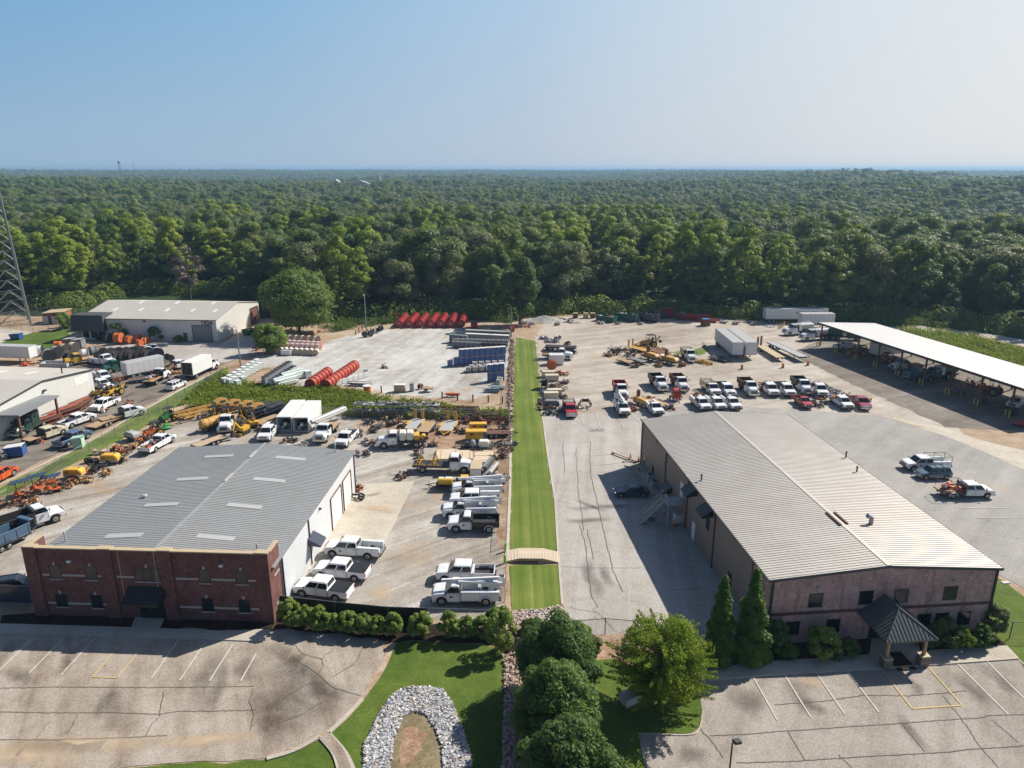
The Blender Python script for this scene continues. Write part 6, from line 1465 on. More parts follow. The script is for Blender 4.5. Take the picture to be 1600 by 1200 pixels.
# ------------------------------------------------------------------ foliage
def leaf_mat(name, c0, c1, c2, trans=.3, rnd=.5):
 t = NT(name); oi = t.n('ShaderNodeObjectInfo'); v = t.coord('Object'); n = t.noise(v, .35, 3, .6); n2 = t.noise(v, 3.0, 2, .6)
 ln = t.ramp(t.noise(oi.outputs['Location'], .014, 3, .6), [(.36, 0.0), (.64, 1.0)]); rn = t.math('ADD', t.math('MULTIPLY', oi.outputs['Random'], .62), t.math('MULTIPLY', ln, .42))
 f = t.math('ADD', t.math('MULTIPLY', rn, rnd), t.math('MULTIPLY', t.math('ADD', t.math('MULTIPLY', n, .5), t.math('MULTIPLY', n2, .5)), 1-rnd))
 col = t.ramp(f, [(.2, c0), (.5, c1), (.8, c2)])
 b = t.n('ShaderNodeBsdfPrincipled'); t.l(col, b.inputs['Base Color']); b.inputs['Roughness'].default_value = .55; b.inputs['Specular IOR Level'].default_value = .25
 tr = t.n('ShaderNodeBsdfTranslucent'); t.l(t.mix(.35, col, (.35, .42, .05)), tr.inputs[0]); mx = t.n('ShaderNodeMixShader'); mx.inputs[0].default_value = trans
 t.l(b.outputs[0], mx.inputs[1]); t.l(tr.outputs[0], mx.inputs[2]); t.l(mx.outputs[0], t.out.inputs[0]); return t.m
LF = {
 'forest': leaf_mat('forest_leaves', (.055, .115, .026), (.11, .18, .034), (.22, .27, .045), .36, .6),
 'bright': leaf_mat('poplar_leaves', (.17, .26, .03), (.26, .34, .04), (.40, .45, .05), .4, .4),
 'olive': leaf_mat('oak_leaves', (.10, .13, .055), (.155, .18, .07), (.25, .26, .10), .32, .5),
 'deep': leaf_mat('deep_leaves', (.042, .090, .022), (.080, .150, .030), (.14, .22, .045), .34, .3),
 'lime': leaf_mat('ginkgo_leaves', (.10, .17, .014), (.19, .28, .02), (.32, .38, .04), .4, .1),
 'conifer': leaf_mat('arborvitae_leaves', (.035, .095, .010), (.065, .15, .014), (.13, .23, .026), .3, .2),
 'hedge': leaf_mat('hedge_leaves', (.11, .17, .028), (.19, .27, .045), (.32, .38, .09), .36, .15),
 'weed': leaf_mat('weed_leaves', (.10, .15, .014), (.19, .25, .022), (.34, .34, .07), .4, .1),
 'dead': leaf_mat('dead_twigs', (.10, .075, .07), (.14, .10, .095), (.18, .14, .13), .1, .3)}
BARK = plain((.12, .09, .07), .95, 0, 0, .5)
def rv(rr): 
 z = rr.uniform(-1, 1); a = rr.uniform(0, 2*math.pi); q = math.sqrt(1-z*z); return Vector((q*math.cos(a), q*math.sin(a), z))
def add_leaf(vs, fs, p, nrm, sz, rr, asp=1.0):
 t = nrm.cross(rv(rr)); 
 if t.length < .05: t = nrm.cross(Vector((1, 0, .3)))
 t.normalize(); w = nrm.cross(t)
 b = len(vs); a = sz*asp
 vs += [p-t*a, p-w*sz*.5+t*a*.1, p+t*a, p+w*sz*.5-t*a*.1]; fs.append((b, b+1, b+2, b+3))
def crown_mesh(name, mat, clumps, nleaf, sz, seed, droop=.25, core=True, asp=1.0, flat=.75):
 """clumps: (centre, radius); leaves lie on the clump shells"""
 rr = random.Random(seed); vs = []; fs = []
 tot = sum(c[1]**2 for c in clumps)
 for c, r in clumps:
  c = Vector(c)
  for i in range(max(4, int(nleaf*r*r/tot))):
   d = rv(rr)
   if d.z < -.35 and rr.random() < .7: d.z = -d.z
   rad = r*(.80+.26*rr.random()); p = c+Vector((d.x*rad, d.y*rad, d.z*rad*flat))
   n = (d+rv(rr)*.55+Vector((0, 0, .2))).normalized(); add_leaf(vs, fs, p, n, sz*rr.uniform(.6, 1.25), rr, asp)
  if core:
   b = len(vs); k = 6
   for i in range(3):
    for j in range(k): a = 2*math.pi*j/k+i; th = (i+1)*math.pi/4; vs.append(c+Vector((math.sin(th)*math.cos(a), math.sin(th)*math.sin(a), math.cos(th)*flat))*r*.68)
   for i in range(2):
    for j in range(k): fs.append((b+i*k+j, b+(i+1)*k+j, b+(i+1)*k+(j+1) % k, b+i*k+(j+1) % k))
   fs.append(tuple(b+j for j in range(k)))
 me = bpy.data.meshes.new(name); me.from_pydata(vs, [], fs); me.materials.append(mat); me.update(); return me
def oak_clumps(R0, H, base, n, seed, r0=.24, r1=.42):
 rr = random.Random(seed); cl = []
 for i in range(n):
  d = rv(rr); d.z = d.z*.9+.12; q = rr.uniform(.5, 1.0)**.5
  cz = base+(H-base)*.50; hz_ = (H-base)*.47
  p = Vector((d.x*R0*q*.85, d.y*R0*q*.85, cz+d.z*hz_*q))
  # narrower at the top, uneven outline
  k = 1-.35*max(0, (p.z-cz)/hz_); p.x *= k; p.y *= k
  cl.append((p, R0*rr.uniform(r0, r1)))
 return cl
def cone_clumps(R0, H, n, seed):
 rr = random.Random(seed); cl = []
 for i in range(n):
  t = (i+.5)/n; z = H*(.04+.93*t); r = R0*(1-t)**.7*(.6+.55*rr.random()); a = i*2.4+rr.random()
  cl.append((Vector((math.cos(a)*r*.55, math.sin(a)*r*.55, z)), max(.12*R0, R0*.42*(1-t*.75)*rr.uniform(.6, 1.15))))
 return cl
def trunk_mesh(name, H, r0, seed, limbs=6, top=.75, spread=.5):
 rr = random.Random(seed); m = MB(); p = Vector((0, 0, -.1)); r = r0
 k = 5
 for i in range(k):
  q = Vector((rr.uniform(-.1, .1)*i, rr.uniform(-.1, .1)*i, H*top*(i+1)/k)); m.cyl(p, q, r, r*.8, 8, caps=False); p = q; r *= .8
 for i in range(limbs):
  z = H*rr.uniform(.3, top); a = rr.uniform(0, 6.28); l = H*spread*rr.uniform(.35, .6); s = Vector((0, 0, z)); e = s+Vector((math.cos(a)*l*.7, math.sin(a)*l*.7, l*.6)); mid = (s+e)/2+Vector((0, 0, -l*.06))
  m.cyl(s, mid, r0*.42, r0*.28, 6, caps=False); m.cyl(mid, e, r0*.28, r0*.08, 6, caps=False)
 return m.mesh(name, [BARK])
KIND = []   # (species key, crown mesh, trunk mesh, height)
def addkind(key, mat, R0, H, base, ncl, nleaf, sz, seed):
 q_ = (.13, .30) if seed % 2 else (.22, .46)
 KIND.append((key, crown_mesh('crown', LF[mat], oak_clumps(R0, H, base, int(ncl*(1.7 if seed % 2 else .75)), seed, *q_), nleaf, sz, seed), trunk_mesh('trunk', H, .28, seed), H))
for q in (('round', 'forest', 6.2, 18, .8, 38, 5200, .36, 1), ('round', 'forest', 5.4, 21, 1, 36, 5000, .36, 2), ('round', 'forest', 6.9, 17, .6, 42, 5600, .36, 3), ('olive', 'olive', 6.6, 17.5, 1, 40, 5000, .35, 4), ('olive', 'olive', 5.4, 15.5, .8, 34, 4300, .35, 5),
          ('bright', 'bright', 4.0, 21.5, 2, 30, 4000, .35, 6), ('bright', 'bright', 5.0, 19.5, 1.5, 34, 4500, .36, 7), ('round', 'deep', 5.2, 18, .6, 34, 4600, .36, 8)): addkind(*q)
KIND.append(('bare', crown_mesh('crown', LF['dead'], oak_clumps(4.2, 18, 4, 22, 12), 900, .35, 12, core=False, asp=1.6), trunk_mesh('trunk', 19, .3, 12, 14, .95, .45), 18))
FOOT = [(-500, 486), (0, 482), (60, 482), (108, 484), (150, 472), (200, 459), (400, 462), (430, 480), (470, 500), (525, 502), (600, 500), (725, 492), (795, 499), (835, 491), (900, 489), (1000, 490), (1100, 493), (1180, 499), (1290, 500), (1370, 500), (1440, 504), (1500, 511), (1560, 519), (1620, 527), (2200, 585)]
FW = []
for p in FOOT: g = G(*p); FW.append((math.atan2(g.x, g.y), math.hypot(g.x, g.y)))
def footD(az):
 if az <= FW[0][0]: return FW[0][1]
 for (a0, d0), (a1, d1) in zip(FW, FW[1:]):
  if a0 <= az <= a1: return d0+(d1-d0)*(az-a0)/(a1-a0)
 return FW[-1][1]
rf = random.Random(21); POS = []
def pick(x, y, D):
 n = noise.noise(Vector((x/38, y/38, 3.3))); n2 = noise.noise(Vector((x/90, y/90, 8.8))); q = rf.random()
 if n+.25*n2 > .38-.1*(D < 330): return rf.choice((5, 6)) if q < .75 else rf.choice((0, 1))
 if n < -.22: return rf.choice((3, 4)) if q < .65 else rf.choice((0, 2, 7))
 if q < .03: return rf.choice((5, 6))
 if q < .24: return rf.choice((3, 4))
 return rf.choice((0, 1, 2, 2, 0, 7, 7))
def row(D0, D1, sp, sc, dens=1.0):
 n = 0; D = D0
 while D < D1:
  hw_ = math.radians(41 if D < 500 else 38.5); k = max(1, int(2*hw_*D/sp))
  for i in range(k):
   az = -hw_+2*hw_*(i+rf.uniform(-.38, .88))/k; d = D+rf.uniform(-.45, .45)*sp; fd = footD(az)+4.5
   if d < fd: continue
   x = math.sin(az)*d; y = math.cos(az)*d
   edge = d < fd+9
   POS.append((d, x, y, pick(x, y, d), sc*rf.choice((.5, .66, .84, .95, 1.0, 1.08, 1.2, 1.38))*(1+.22*noise.noise(Vector((x/70, y/70, 5))))*(.93 if edge else 1)))
  D += sp*.92; 
row(180, 620, 9.2, 1.12); row(620, 1500, 11, 1.3); row(1500, 4500, 19, 1.9)
# rank by how large they show: nearest to the foot of the wood
POS.sort(key=lambda p: (p[0]-footD(math.atan2(p[1], p[2])))*1.0+p[0]*.12)
IND = POS[:296]; REST = POS[296:]
landm = [(60, 'behind the lattice mast'), (200, 'behind the numbered warehouse'), (420, 'past the warehouse gable'), (600, 'behind the big lone tree'), (735, 'behind the red reel rows'), (860, 'above the grass strip'), (1010, 'behind the green dumpsters'), (1180, 'behind the red steel heap'), (1300, 'behind the far box trailers'), (1450, 'beyond the open shed'), (9999, 'beyond the weed field')]
kd = {'round': 'dark green', 'olive': 'olive green', 'bright': 'yellow-green', 'bare': 'greyish bare dead tree in the wood '}
U = 'first second third fourth fifth sixth seventh eighth ninth'.split(); T_ = 'tenth eleventh twelfth thirteenth fourteenth fifteenth sixteenth seventeenth eighteenth nineteenth'.split()
def nth(n): return U[n] if n < 9 else T_[n-9] if n < 19 else ('twentieth' if n == 19 else 'twenty-'+U[n-20] if n < 29 else 'last')
crown_obj = {}
def put_tree(x, y, z, ki, s, rz, label, cat='tree', group=None, name='forest_tree'):
 r_ = empty(name, (x, y, z), rz, label, cat, group); r_.scale = (s, s, min(s, 1.12)*rf.uniform(.92, 1.08)); k = KIND[ki]
 c = bpy.data.objects.new('crown', k[1]); COL.objects.link(c); c.parent = r_; t = bpy.data.objects.new('trunk', k[2]); COL.objects.link(t); t.parent = r_
 crown_obj.setdefault(ki, c); return r_
CNT = {}
for d, x, y, ki, s in sorted(IND, key=lambda q: math.atan2(q[1], q[2])):
 px, py = PIX((x, y, 5)); lm = next(l for q, l in landm if px < q); e = d-footD(math.atan2(x, y))
 st = '%s tree %s, %s row' % (kd[KIND[ki][0]], lm, 'front' if e < 12 else 'second' if e < 21 else 'third' if e < 30 else 'deeper')
 k = CNT.get(st, 0); CNT[st] = k+1
 put_tree(x, y, terrain(x, y), ki, s, rf.uniform(0, 6.28), st+', %s from left' % nth(k), 'tree', kd[KIND[ki][0]]+' trees of the wood edge '+lm)
g = G(290, 402, 16); put_tree(g.x, g.y, 0, 8, 1.15, 0, 'greyish bare dead tree standing among the green crowns', name='dead_tree')
# the rest of the wood, one stuff object with geometry nodes
for ki in range(8):
 if ki not in crown_obj: pass
def scatter():
 pts = bpy.data.meshes.new('wood_points'); pts.from_pydata([(x, y, terrain(x, y)-.3) for d, x, y, k, s in REST], [], [])
 for nm, vals in (('sc', [s for *_, s in REST]), ('rot', [rf.uniform(0, 6.28) for _ in REST]), ('kind', [float(k) for *_, k, s in REST])):
  at = pts.attributes.new(nm, 'FLOAT', 'POINT'); at.data.foreach_set('value', vals)
 o = bpy.data.objects.new('forest', pts); COL.objects.link(o); o['kind'] = 'stuff'
 ng = bpy.data.node_groups.new('forest_scatter', 'GeometryNodeTree'); ng.interface.new_socket('Geometry', in_out='INPUT', socket_type='NodeSocketGeometry'); ng.interface.new_socket('Geometry', in_out='OUTPUT', socket_type='NodeSocketGeometry')
 N = ng.nodes.new; L = ng.links.new; gi = N('NodeGroupInput'); go = N('NodeGroupOutput'); jn = N('GeometryNodeJoinGeometry')
 def attr(n): a = N('GeometryNodeInputNamedAttribute'); a.data_type = 'FLOAT'; a.inputs['Name'].default_value = n; return a.outputs['Attribute']
 sc, rot, kn = attr('sc'), attr('rot'), attr('kind'); cx = N('ShaderNodeCombineXYZ'); L(rot, cx.inputs[2]); c3 = N('ShaderNodeCombineXYZ'); mn = N('ShaderNodeMath'); mn.operation = 'MINIMUM'; mn.inputs[1].default_value = 1.18; L(sc, mn.inputs[0]); L(sc, c3.inputs[0]); L(sc, c3.inputs[1]); L(mn.outputs[0], c3.inputs[2])
 for ki in sorted(crown_obj):
  if ki == 8: continue
  iop = N('GeometryNodeInstanceOnPoints'); oi = N('GeometryNodeObjectInfo'); oi.transform_space = 'ORIGINAL'; oi.inputs['Object'].default_value = crown_obj[ki]; oi.inputs['As Instance'].default_value = True
  cp = N('FunctionNodeCompare'); cp.data_type = 'FLOAT'; cp.operation = 'EQUAL'; L(kn, cp.inputs[0]); cp.inputs[1].default_value = float(ki); cp.inputs['Epsilon'].default_value = .1
  L(gi.outputs[0], iop.inputs['Points']); L(cp.outputs[0], iop.inputs['Selection']); L(oi.outputs['Geometry'], iop.inputs['Instance']); L(cx.outputs[0], iop.inputs['Rotation']); L(c3.outputs[0], iop.inputs['Scale']); L(iop.outputs[0], jn.inputs[0])
 L(jn.outputs[0], go.inputs[0]); md = o.modifiers.new('scatter', 'NODES'); md.node_group = ng
scatter()
# ------------------------------------------------------------------ single trees and shrubs
def tree(name, px, py, label, mat, R0, H, base, ncl, nleaf, sz, seed, cl=None, trunk=.2, cat='tree', group=None, asp=1.0, limbs=8, flat=.75, rz=0, core=True, world=None, spread=.5):
 g = world or G(px, py); r_ = empty(name, (g.x, g.y, .05), rz, label, cat, group)
 cl = cl or oak_clumps(R0, H, base, ncl, seed); me = crown_mesh('crown', LF[mat], cl, nleaf, sz, seed, asp=asp, flat=flat, core=core)
 c = bpy.data.objects.new('crown', me); COL.objects.link(c); c.parent = r_
 if trunk: t = bpy.data.objects.new('trunk', trunk_mesh('trunk', H, trunk, seed, limbs, .7, spread)); COL.objects.link(t); t.parent = r_
 return r_
tree('lone_tree', 468, 521, 'big round light-green lone tree right of the numbered warehouse', 'forest', 9.7, 16.5, .2, 95, 26000, .36, 31, trunk=.4)
tree('lone_tree', 423, 552, 'small bushy green tree in front of the big lone tree', 'hedge', 4.0, 6.8, .2, 50, 8000, .24, 32, trunk=.15)
tree('lone_tree', 812, 507, 'dark tall tree standing forward at the head of the grass strip', 'deep', 5.6, 19.5, .8, 46, 9000, .40, 33, trunk=.35)
rr = random.Random(5)
# light green tree: layered ascending sprays
def ginkgo(px, py, R0, H, seed):
 g = G(px, py); r_ = empty('ornamental_tree', (g.x, g.y, .05), 0, 'bright yellow-green feathery tree beside the right parking lot', 'tree'); r2 = random.Random(seed)
 vs = []; fs = []; m = MB(); m.cyl((0, 0, -.1), (.1, 0, H*.35), .17, .12, 8, caps=False); m.cyl((.1, 0, H*.35), (0, .1, H*.85), .12, .04, 7, caps=False)
 for i in range(170):
  z = H*(.16+.72*r2.random()**.9); a = r2.uniform(0, 6.28); env = R0*(1-((z/H-.42)/.62)**2)**.5 if abs((z/H-.42)/.62) < 1 else .3
  l = max(.7, env*r2.uniform(.5, 1.04)); up = r2.uniform(.10, .55)+.5*(z/H-.3)
  s = Vector((0, 0, max(.8, z-l*up))); dr = Vector((math.cos(a), math.sin(a), up)).normalized(); L_ = l*1.08; e = s+dr*L_
  m.cyl(s, s+dr*L_*.55+Vector((0, 0, .12)), .04, .02, 5, caps=False); m.cyl(s+dr*L_*.55+Vector((0, 0, .12)), e, .02, .006, 4, caps=False)
  k = int(L_*72)
  for j in range(k):
   t = .28+.74*j/k; c = s+dr*L_*t+Vector((0, 0, .12-.25*max(0, t-.6))); off = rv(r2)*(.30*(1.12-t)+.06)
   add_leaf(vs, fs, c+off, (rv(r2)*.8+Vector((0, 0, .6))).normalized(), r2.uniform(.045, .105), r2, 1.1)
 for c, r in oak_clumps(R0*.88, H*.97, 1.0, 70, 9, .12, .26):
  for j in range(190):
   d = rv(r2); add_leaf(vs, fs, c+d*r*r2.uniform(.75, 1.1), (d+rv(r2)*.8).normalized(), r2.uniform(.06, .13), r2, 1.1)
 me = bpy.data.meshes.new('crown'); me.from_pydata(vs, [], fs); me.materials.append(LF['lime']); c = bpy.data.objects.new('crown', me); COL.objects.link(c); c.parent = r_
 m.build('trunk', BARK, r_)
ginkgo(1030, 1102, 4.6, 8.4, 44)
for px, py, R0, H, s, lab in ((870, 1092, 3.5, 7.2, 51, 'dark green bushy tree at the back of the clump by the ditch'), (868, 1175, 3.3, 7.2, 52, 'dark green bushy tree in the middle of the clump by the ditch'), (888, 1290, 3.7, 7.8, 53, 'nearest dark green bushy tree at the bottom edge of the picture')):
 tree('evergreen_tree', px, py, lab, 'deep', R0, H, .1, 0, 26000, .15, s, cl=oak_clumps(R0*1.08, H, .1, 130, s, .11, .27), trunk=.2, flat=1.1)
for px, py, R0, H, s, lab in ((1121, 1032, 1.75, 8.6, 61, 'tall conical evergreen, left one of the pair by the warehouse corner'), (1168, 1034, 1.95, 9.4, 62, 'tall conical evergreen, right one of the pair by the warehouse corner')):
 tree('conical_evergreen', px, py, lab, 'conifer', R0, H, 0, 0, 15000, .15, s, cl=cone_clumps(R0*1.05, H, 95, s), trunk=.12, asp=1.3, flat=1.1)
HG = 'hedge shrubs along the screened fence'
ordn = ['first', 'second', 'third', 'fourth', 'fifth', 'sixth', 'seventh', 'eighth', 'ninth', 'tenth', 'eleventh', 'twelfth', 'thirteenth', 'fourteenth']
for i, (px, py, R0, H) in enumerate(((455, 980, 1.25, 2.9), (478, 982, 1.15, 2.2), (500, 986, 1.1, 2.5), (522, 987, .95, 1.9), (545, 989, 1.1, 2.2), (568, 991, 1.0, 2.0), (588, 993, 1.0, 2.0), (615, 993, .95, 2.3), (657, 998, 1.3, 2.5), (702, 997, 1.15, 2.6), (727, 998, 1.05, 2.2), (753, 999, 1.1, 2.3), (783, 1020, 1.6, 4.3), (775, 990, 1.2, 2.6))):
 tree('hedge_shrub', px, py, '%s leafy green shrub from the brick workshop in the hedge row' % ordn[i], 'hedge', R0, H, .0, 0, 5200, .12, 70+i, core=False, cl=oak_clumps(R0, H*1.05, 0, 44, 70+i, .14, .30), flat=1, trunk=.06, cat='shrub', group=HG)
for i, (px, py, R0, H, mt, lab) in enumerate(((1210, 1020, 1.35, 3.3, 'deep', 'dark upright shrub between the conical evergreens and first window'), (1283, 1026, 1.7, 2.9, 'hedge', 'round green shrub under the second window left of the porch'), (1232, 1030, .9, 1.4, 'deep', 'low dark shrub in the bed right of the conical evergreens'), (1325, 1024, 1.1, 1.5, 'deep', 'low dark clipped shrub just left of the porch'), (1302, 1028, .9, 1.2, 'deep', 'small dark ground shrub beside the sidewalk left of the porch'), (1478, 1012, 1.6, 2.9, 'deep', 'dark shrub right of the porch'), (1500, 1014, 1.0, 2.2, 'lime', 'yellowish flowering shrub right of the porch'), (1528, 1010, 1.25, 2.0, 'conifer', 'round clipped green shrub near the warehouse right corner'), (1550, 990, 1.35, 3.0, 'olive', 'reddish-green shrub at the right corner of the brick front'), (1448, 1010, .9, 1.2, 'deep', 'low dark shrub beside the right porch post'))):
 tree('shrub', px, py, lab, mt, R0, H, .0, 0, 5200, .12, 90+i, cl=oak_clumps(R0, H, 0, 44, 90+i, .14, .30), flat=1, trunk=.06, cat='shrub')
for i, (px, py, R0, H, mt, lab) in enumerate(((835, 1004, 1.3, 2.2, 'deep', 'dark shrub just below the riprap slope by the black fence'), (868, 1008, 1.2, 1.9, 'hedge', 'green shrub in front of the black fence, middle'), (905, 1012, 1.4, 2.0, 'hedge', 'green shrub at the black fence left of the feathery tree'), (925, 1022, 1.0, 1.6, 'olive', 'small dull shrub on bare soil by the feathery tree'), (186, 532, 2.6, 4.6, 'deep', 'dark round shrub against the numbered warehouse, left one'), (245, 533, 2.0, 3.6, 'deep', 'dark round shrub against the numbered warehouse, right one'), (155, 532, 1.5, 1.8, 'deep', 'low dark shrub beside the mansard canopy'), (103, 513, 3.2, 4.8, 'hedge', 'bright green bush between the brick hut and numbered warehouse'), (280, 534, 1.4, 1.5, 'deep', 'low dark bush left of the dark roller door'))):
 tree('shrub', px, py, lab, mt, R0, H, .0, 14, 2600, .2, 110+i, trunk=.06, cat='shrub')
# white rock ring, ditch stones, weeds : uncountable stuff
def rocks(name, inside, n, s0, s1, mats, seed, world_bounds, zb=.06):
 rr = random.Random(seed); m = MB(); x0, x1, y0, y1 = world_bounds; k = 0; tries = 0
 while k < n and tries < n*30:
  tries += 1; x = rr.uniform(x0, x1); y = rr.uniform(y0, y1)
  if not inside(x, y): continue
  s = rr.uniform(s0, s1); k += 1
  if mats and rr.random() < .7: mi = rr.randrange(len(mats))
  else: mi = 0
  vs = []
  for a in (-1, 1):
   for b, c in ((-1, -1), (1, -1), (1, 1), (-1, 1)): vs.append(Vector((b*rr.uniform(.6, 1.1), c*rr.uniform(.5, 1), a*rr.uniform(.5, .9)))*s*.5)
  q = Matrix.Rotation(rr.uniform(0, 3.14), 3, 'Z') @ Matrix.Rotation(rr.uniform(-.6, .6), 3, 'X'); z = zb+rr.uniform(0, s*.5)
  m.hexa([q @ v+Vector((x, y, z)) for v in vs], mi)
 o = m.build(name, mats); o['kind'] = 'stuff'; return o
def inpoly(poly):
 P = [G(*p).to_2d() for p in poly]
 def f(x, y):
  c = False; j = len(P)-1
  for i in range(len(P)):
   if (P[i].y > y) != (P[j].y > y) and x < (P[j].x-P[i].x)*(y-P[i].y)/(P[j].y-P[i].y)+P[i].x: c = not c
   j = i
  return c
 xs = [p.x for p in P]; ys = [p.y for p in P]; return f, (min(xs), max(xs), min(ys), max(ys))
OUT = [(618, 1083), (640, 1075), (665, 1074), (692, 1080), (706, 1098), (714, 1120), (726, 1150), (735, 1180), (738, 1230), (735, 1300), (566, 1300), (566, 1215), (570, 1165), (585, 1132), (600, 1104)]
INN = [(630, 1120), (648, 1113), (664, 1118), (680, 1138), (690, 1165), (694, 1215), (690, 1300), (606, 1300), (610, 1200), (614, 1160), (624, 1134)]
sheet('pond_mud', OUT, 'mud', .1)
sheet('pond_sand', [(630, 1138), (650, 1134), (662, 1146), (655, 1170), (640, 1200), (634, 1240), (622, 1240), (628, 1190), (626, 1158)], 'clay', .45, step=.5)
fo, bo = inpoly(OUT); fi, bi = inpoly(INN)
rocks('riprap_gravel', lambda x, y: fo(x, y) and not fi(x, y), 9500, .10, .25, [plain((.42, .43, .45), .9, 0, 0, .3), plain((.19, .20, .22), .9, 0, 0, .3), plain((.62, .61, .58), .9, 0, 0, .2), plain((.40, .33, .26), .9, 0, 0, .3)], 3, bo)
DT = [(787, 1034), (800, 1000), (812, 1000), (812, 1040), (806, 1100), (815, 1300), (784, 1300), (788, 1100)]
fd, bd = inpoly(DT); sheet('stone_ditch', DT, 'clay', .1)
st2 = [plain((.42, .30, .24), .9, 0, 0, .3), plain((.30, .22, .19), .9, 0, 0, .3), plain((.50, .42, .36), .9, 0, 0, .3)]
rocks('ditch_gravel', fd, 900, .14, .34, st2, 4, bd)
fd2, bd2 = inpoly([(800, 957), (840, 955), (879, 948), (880, 980), (830, 1000), (800, 990)]); rocks('slope_gravel', fd2, 1300, .14, .34, [st2[0], st2[2], 'lgrey'], 5, bd2)
fd3, bd3 = inpoly([(795, 560), (797, 530), (804, 530), (803, 600), (800, 690), (792, 690), (793, 600)]); rocks('roadside_gravel', fd3, 600, .15, .4, [st2[1], st2[0], 'brown'], 6, bd3)
fd4, bd4 = inpoly([(840, 1090), (900, 1040), (1000, 1085), (1040, 1100), (1010, 1110), (930, 1110)])
def weeds(name, polys, n, h0, h1, mat, seed, keep=None):
 rr = random.Random(seed); vs = []; fs = []
 for poly in polys:
  f, b = inpoly(poly); k = 0; t = 0
  while k < n and t < n*40:
   t += 1; x = rr.uniform(b[0], b[1]); y = rr.uniform(b[2], b[3])
   if not f(x, y) or noise.noise(Vector((x*.25, y*.25, 2)))+.25 < rr.uniform(-.35, .5): continue
   k += 1; h = rr.uniform(h0, h1)*(1+.8*noise.noise(Vector((x*.2, y*.2, 7)))); 
   for j in range(8): add_leaf(vs, fs, Vector((x+rr.uniform(-.3, .3), y+rr.uniform(-.3, .3), h*rr.uniform(.1, .9))), (rv(rr)+Vector((0, 0, .5))).normalized(), rr.uniform(.09, .24), rr, 1.3)
 me = bpy.data.meshes.new(name); me.from_pydata(vs, [], fs); me.materials.append(LF[mat]); o = bpy.data.objects.new(name, me); COL.objects.link(o); o['kind'] = 'stuff'
weeds('weeds_undergrowth', [[(275, 640), (300, 614), (345, 580), (372, 598), (440, 607), (520, 607), (600, 622), (690, 632), (795, 648), (795, 658), (700, 655), (620, 655), (540, 650), (440, 647), (350, 635), (300, 643)]], 9000, .3, 1.3, 'weed', 8)
weeds('field_undergrowth', [[(1400, 516), (1440, 518), (1520, 527), (1600, 547), (1800, 590), (1800, 680), (1640, 600), (1500, 556), (1420, 528)]], 7000, .5, 2.0, 'weed', 9)
weeds('edge_undergrowth', [[(500, 512), (600, 502), (730, 495), (800, 500), (800, 506), (730, 500), (600, 507), (520, 520)], [(1340, 512), (1440, 504), (1560, 519), (1700, 540), (1700, 546), (1560, 524), (1440, 510)]], 1800, .3, 2.6, 'forest', 10)
# brushy understorey at the foot of the wood
def understorey():
 rr = random.Random(77); vs = []; fs = []
 for i in range(340):
  px = -60+1760*i/340+rr.uniform(-3, 3)
  az = math.atan((px-800)/FPX/1.0); D = footD(math.atan2((px-800), FPX*1.02))+rr.uniform(-1, 5)
  a = math.atan2((px-800), FPX*1.02); c = Vector((math.sin(a)*D, math.cos(a)*D, 0)); R0 = rr.uniform(1.8, 4.6)
  for j in range(190): d = rv(rr); d.z = abs(d.z); add_leaf(vs, fs, c+Vector((d.x*R0, d.y*R0, d.z*R0*1.2)), (d+rv(rr)*.7).normalized(), rr.uniform(.25, .5), rr)
 me = bpy.data.meshes.new('understorey_foliage'); me.from_pydata(vs, [], fs); me.materials.append(LF['forest']); o = bpy.data.objects.new('understorey_foliage', me); COL.objects.link(o); o['kind'] = 'stuff'
understorey()
# ------------------------------------------------------------------ placing things
ZG = .06
def FR(f, r):
 a = G(*f); b = G(*r); d = a-b; return (a+b)/2, math.atan2(d.y, d.x)
def V(key, maker, f, r, label, cat, group=None, scale=None):
 c, rz = FR(f, r); return inst(key, maker, (c.x, c.y, ZG), rz, label, cat, group, scale)
def P(key, maker, px, py, deg, label, cat, group=None, scale=None, z=ZG):
 g = G(px, py); return inst(key, maker, (g.x, g.y, z), R(deg), label, cat, group, scale)
mk = make_pickup; mt = make_truck
PT, WT = 'pickup truck', 'work truck'
# front yard, left column (facing the workshop)
V('p_ton', lambda: mk(bed='tonneau', L=5.9, trim='chrome'), (463, 924), (551, 936), 'white crew cab pickup with black bed cover, nearest the screened fence', PT)
V('p_ton', None, (494, 897), (577, 905), 'white crew cab pickup with black bed cover, between two white pickups', PT)
V('p_util', lambda: mk(bed='utility', L=6.6, W=2.05, dually=False, wr=.44, hz=1.25, cz=2.02, trim='black'), (508, 864), (603, 871), 'white crew cab truck with utility body beside the concrete pad', PT)
# right column
V('p_open', lambda: mk(bed='open', L=6.2, hz=1.24, cz=2.0), (688, 904), (768, 906), 'white crew cab pickup parked just behind the nearest bucket truck', PT)
V('t_bucket', lambda: mk(cab='reg', bed='utility', boom=True, L=6.9, W=2.2, wr=.46, hz=1.32, cz=2.12, dually=True), (676, 938), (783, 938), 'white bucket truck with folded boom, nearest the front fence', WT)
V('t_dumpb', lambda: mk(cab='reg', bed='dump', L=6.2, W=2.15, wr=.46, hz=1.32, cz=2.12, dually=True), (701, 827), (780, 827), 'white truck with empty black dump bed among the bucket trucks', WT)
V('t_bucket', None, (691, 807), (778, 806), 'white bucket truck just behind the black dump bed truck', WT)
V('p_util', None, (706, 789), (780, 788), 'white crew cab utility truck between two bucket trucks', WT)
V('t_bucket', None, (707, 773), (786, 771), 'white bucket truck beside the yellow tank trailer', WT)
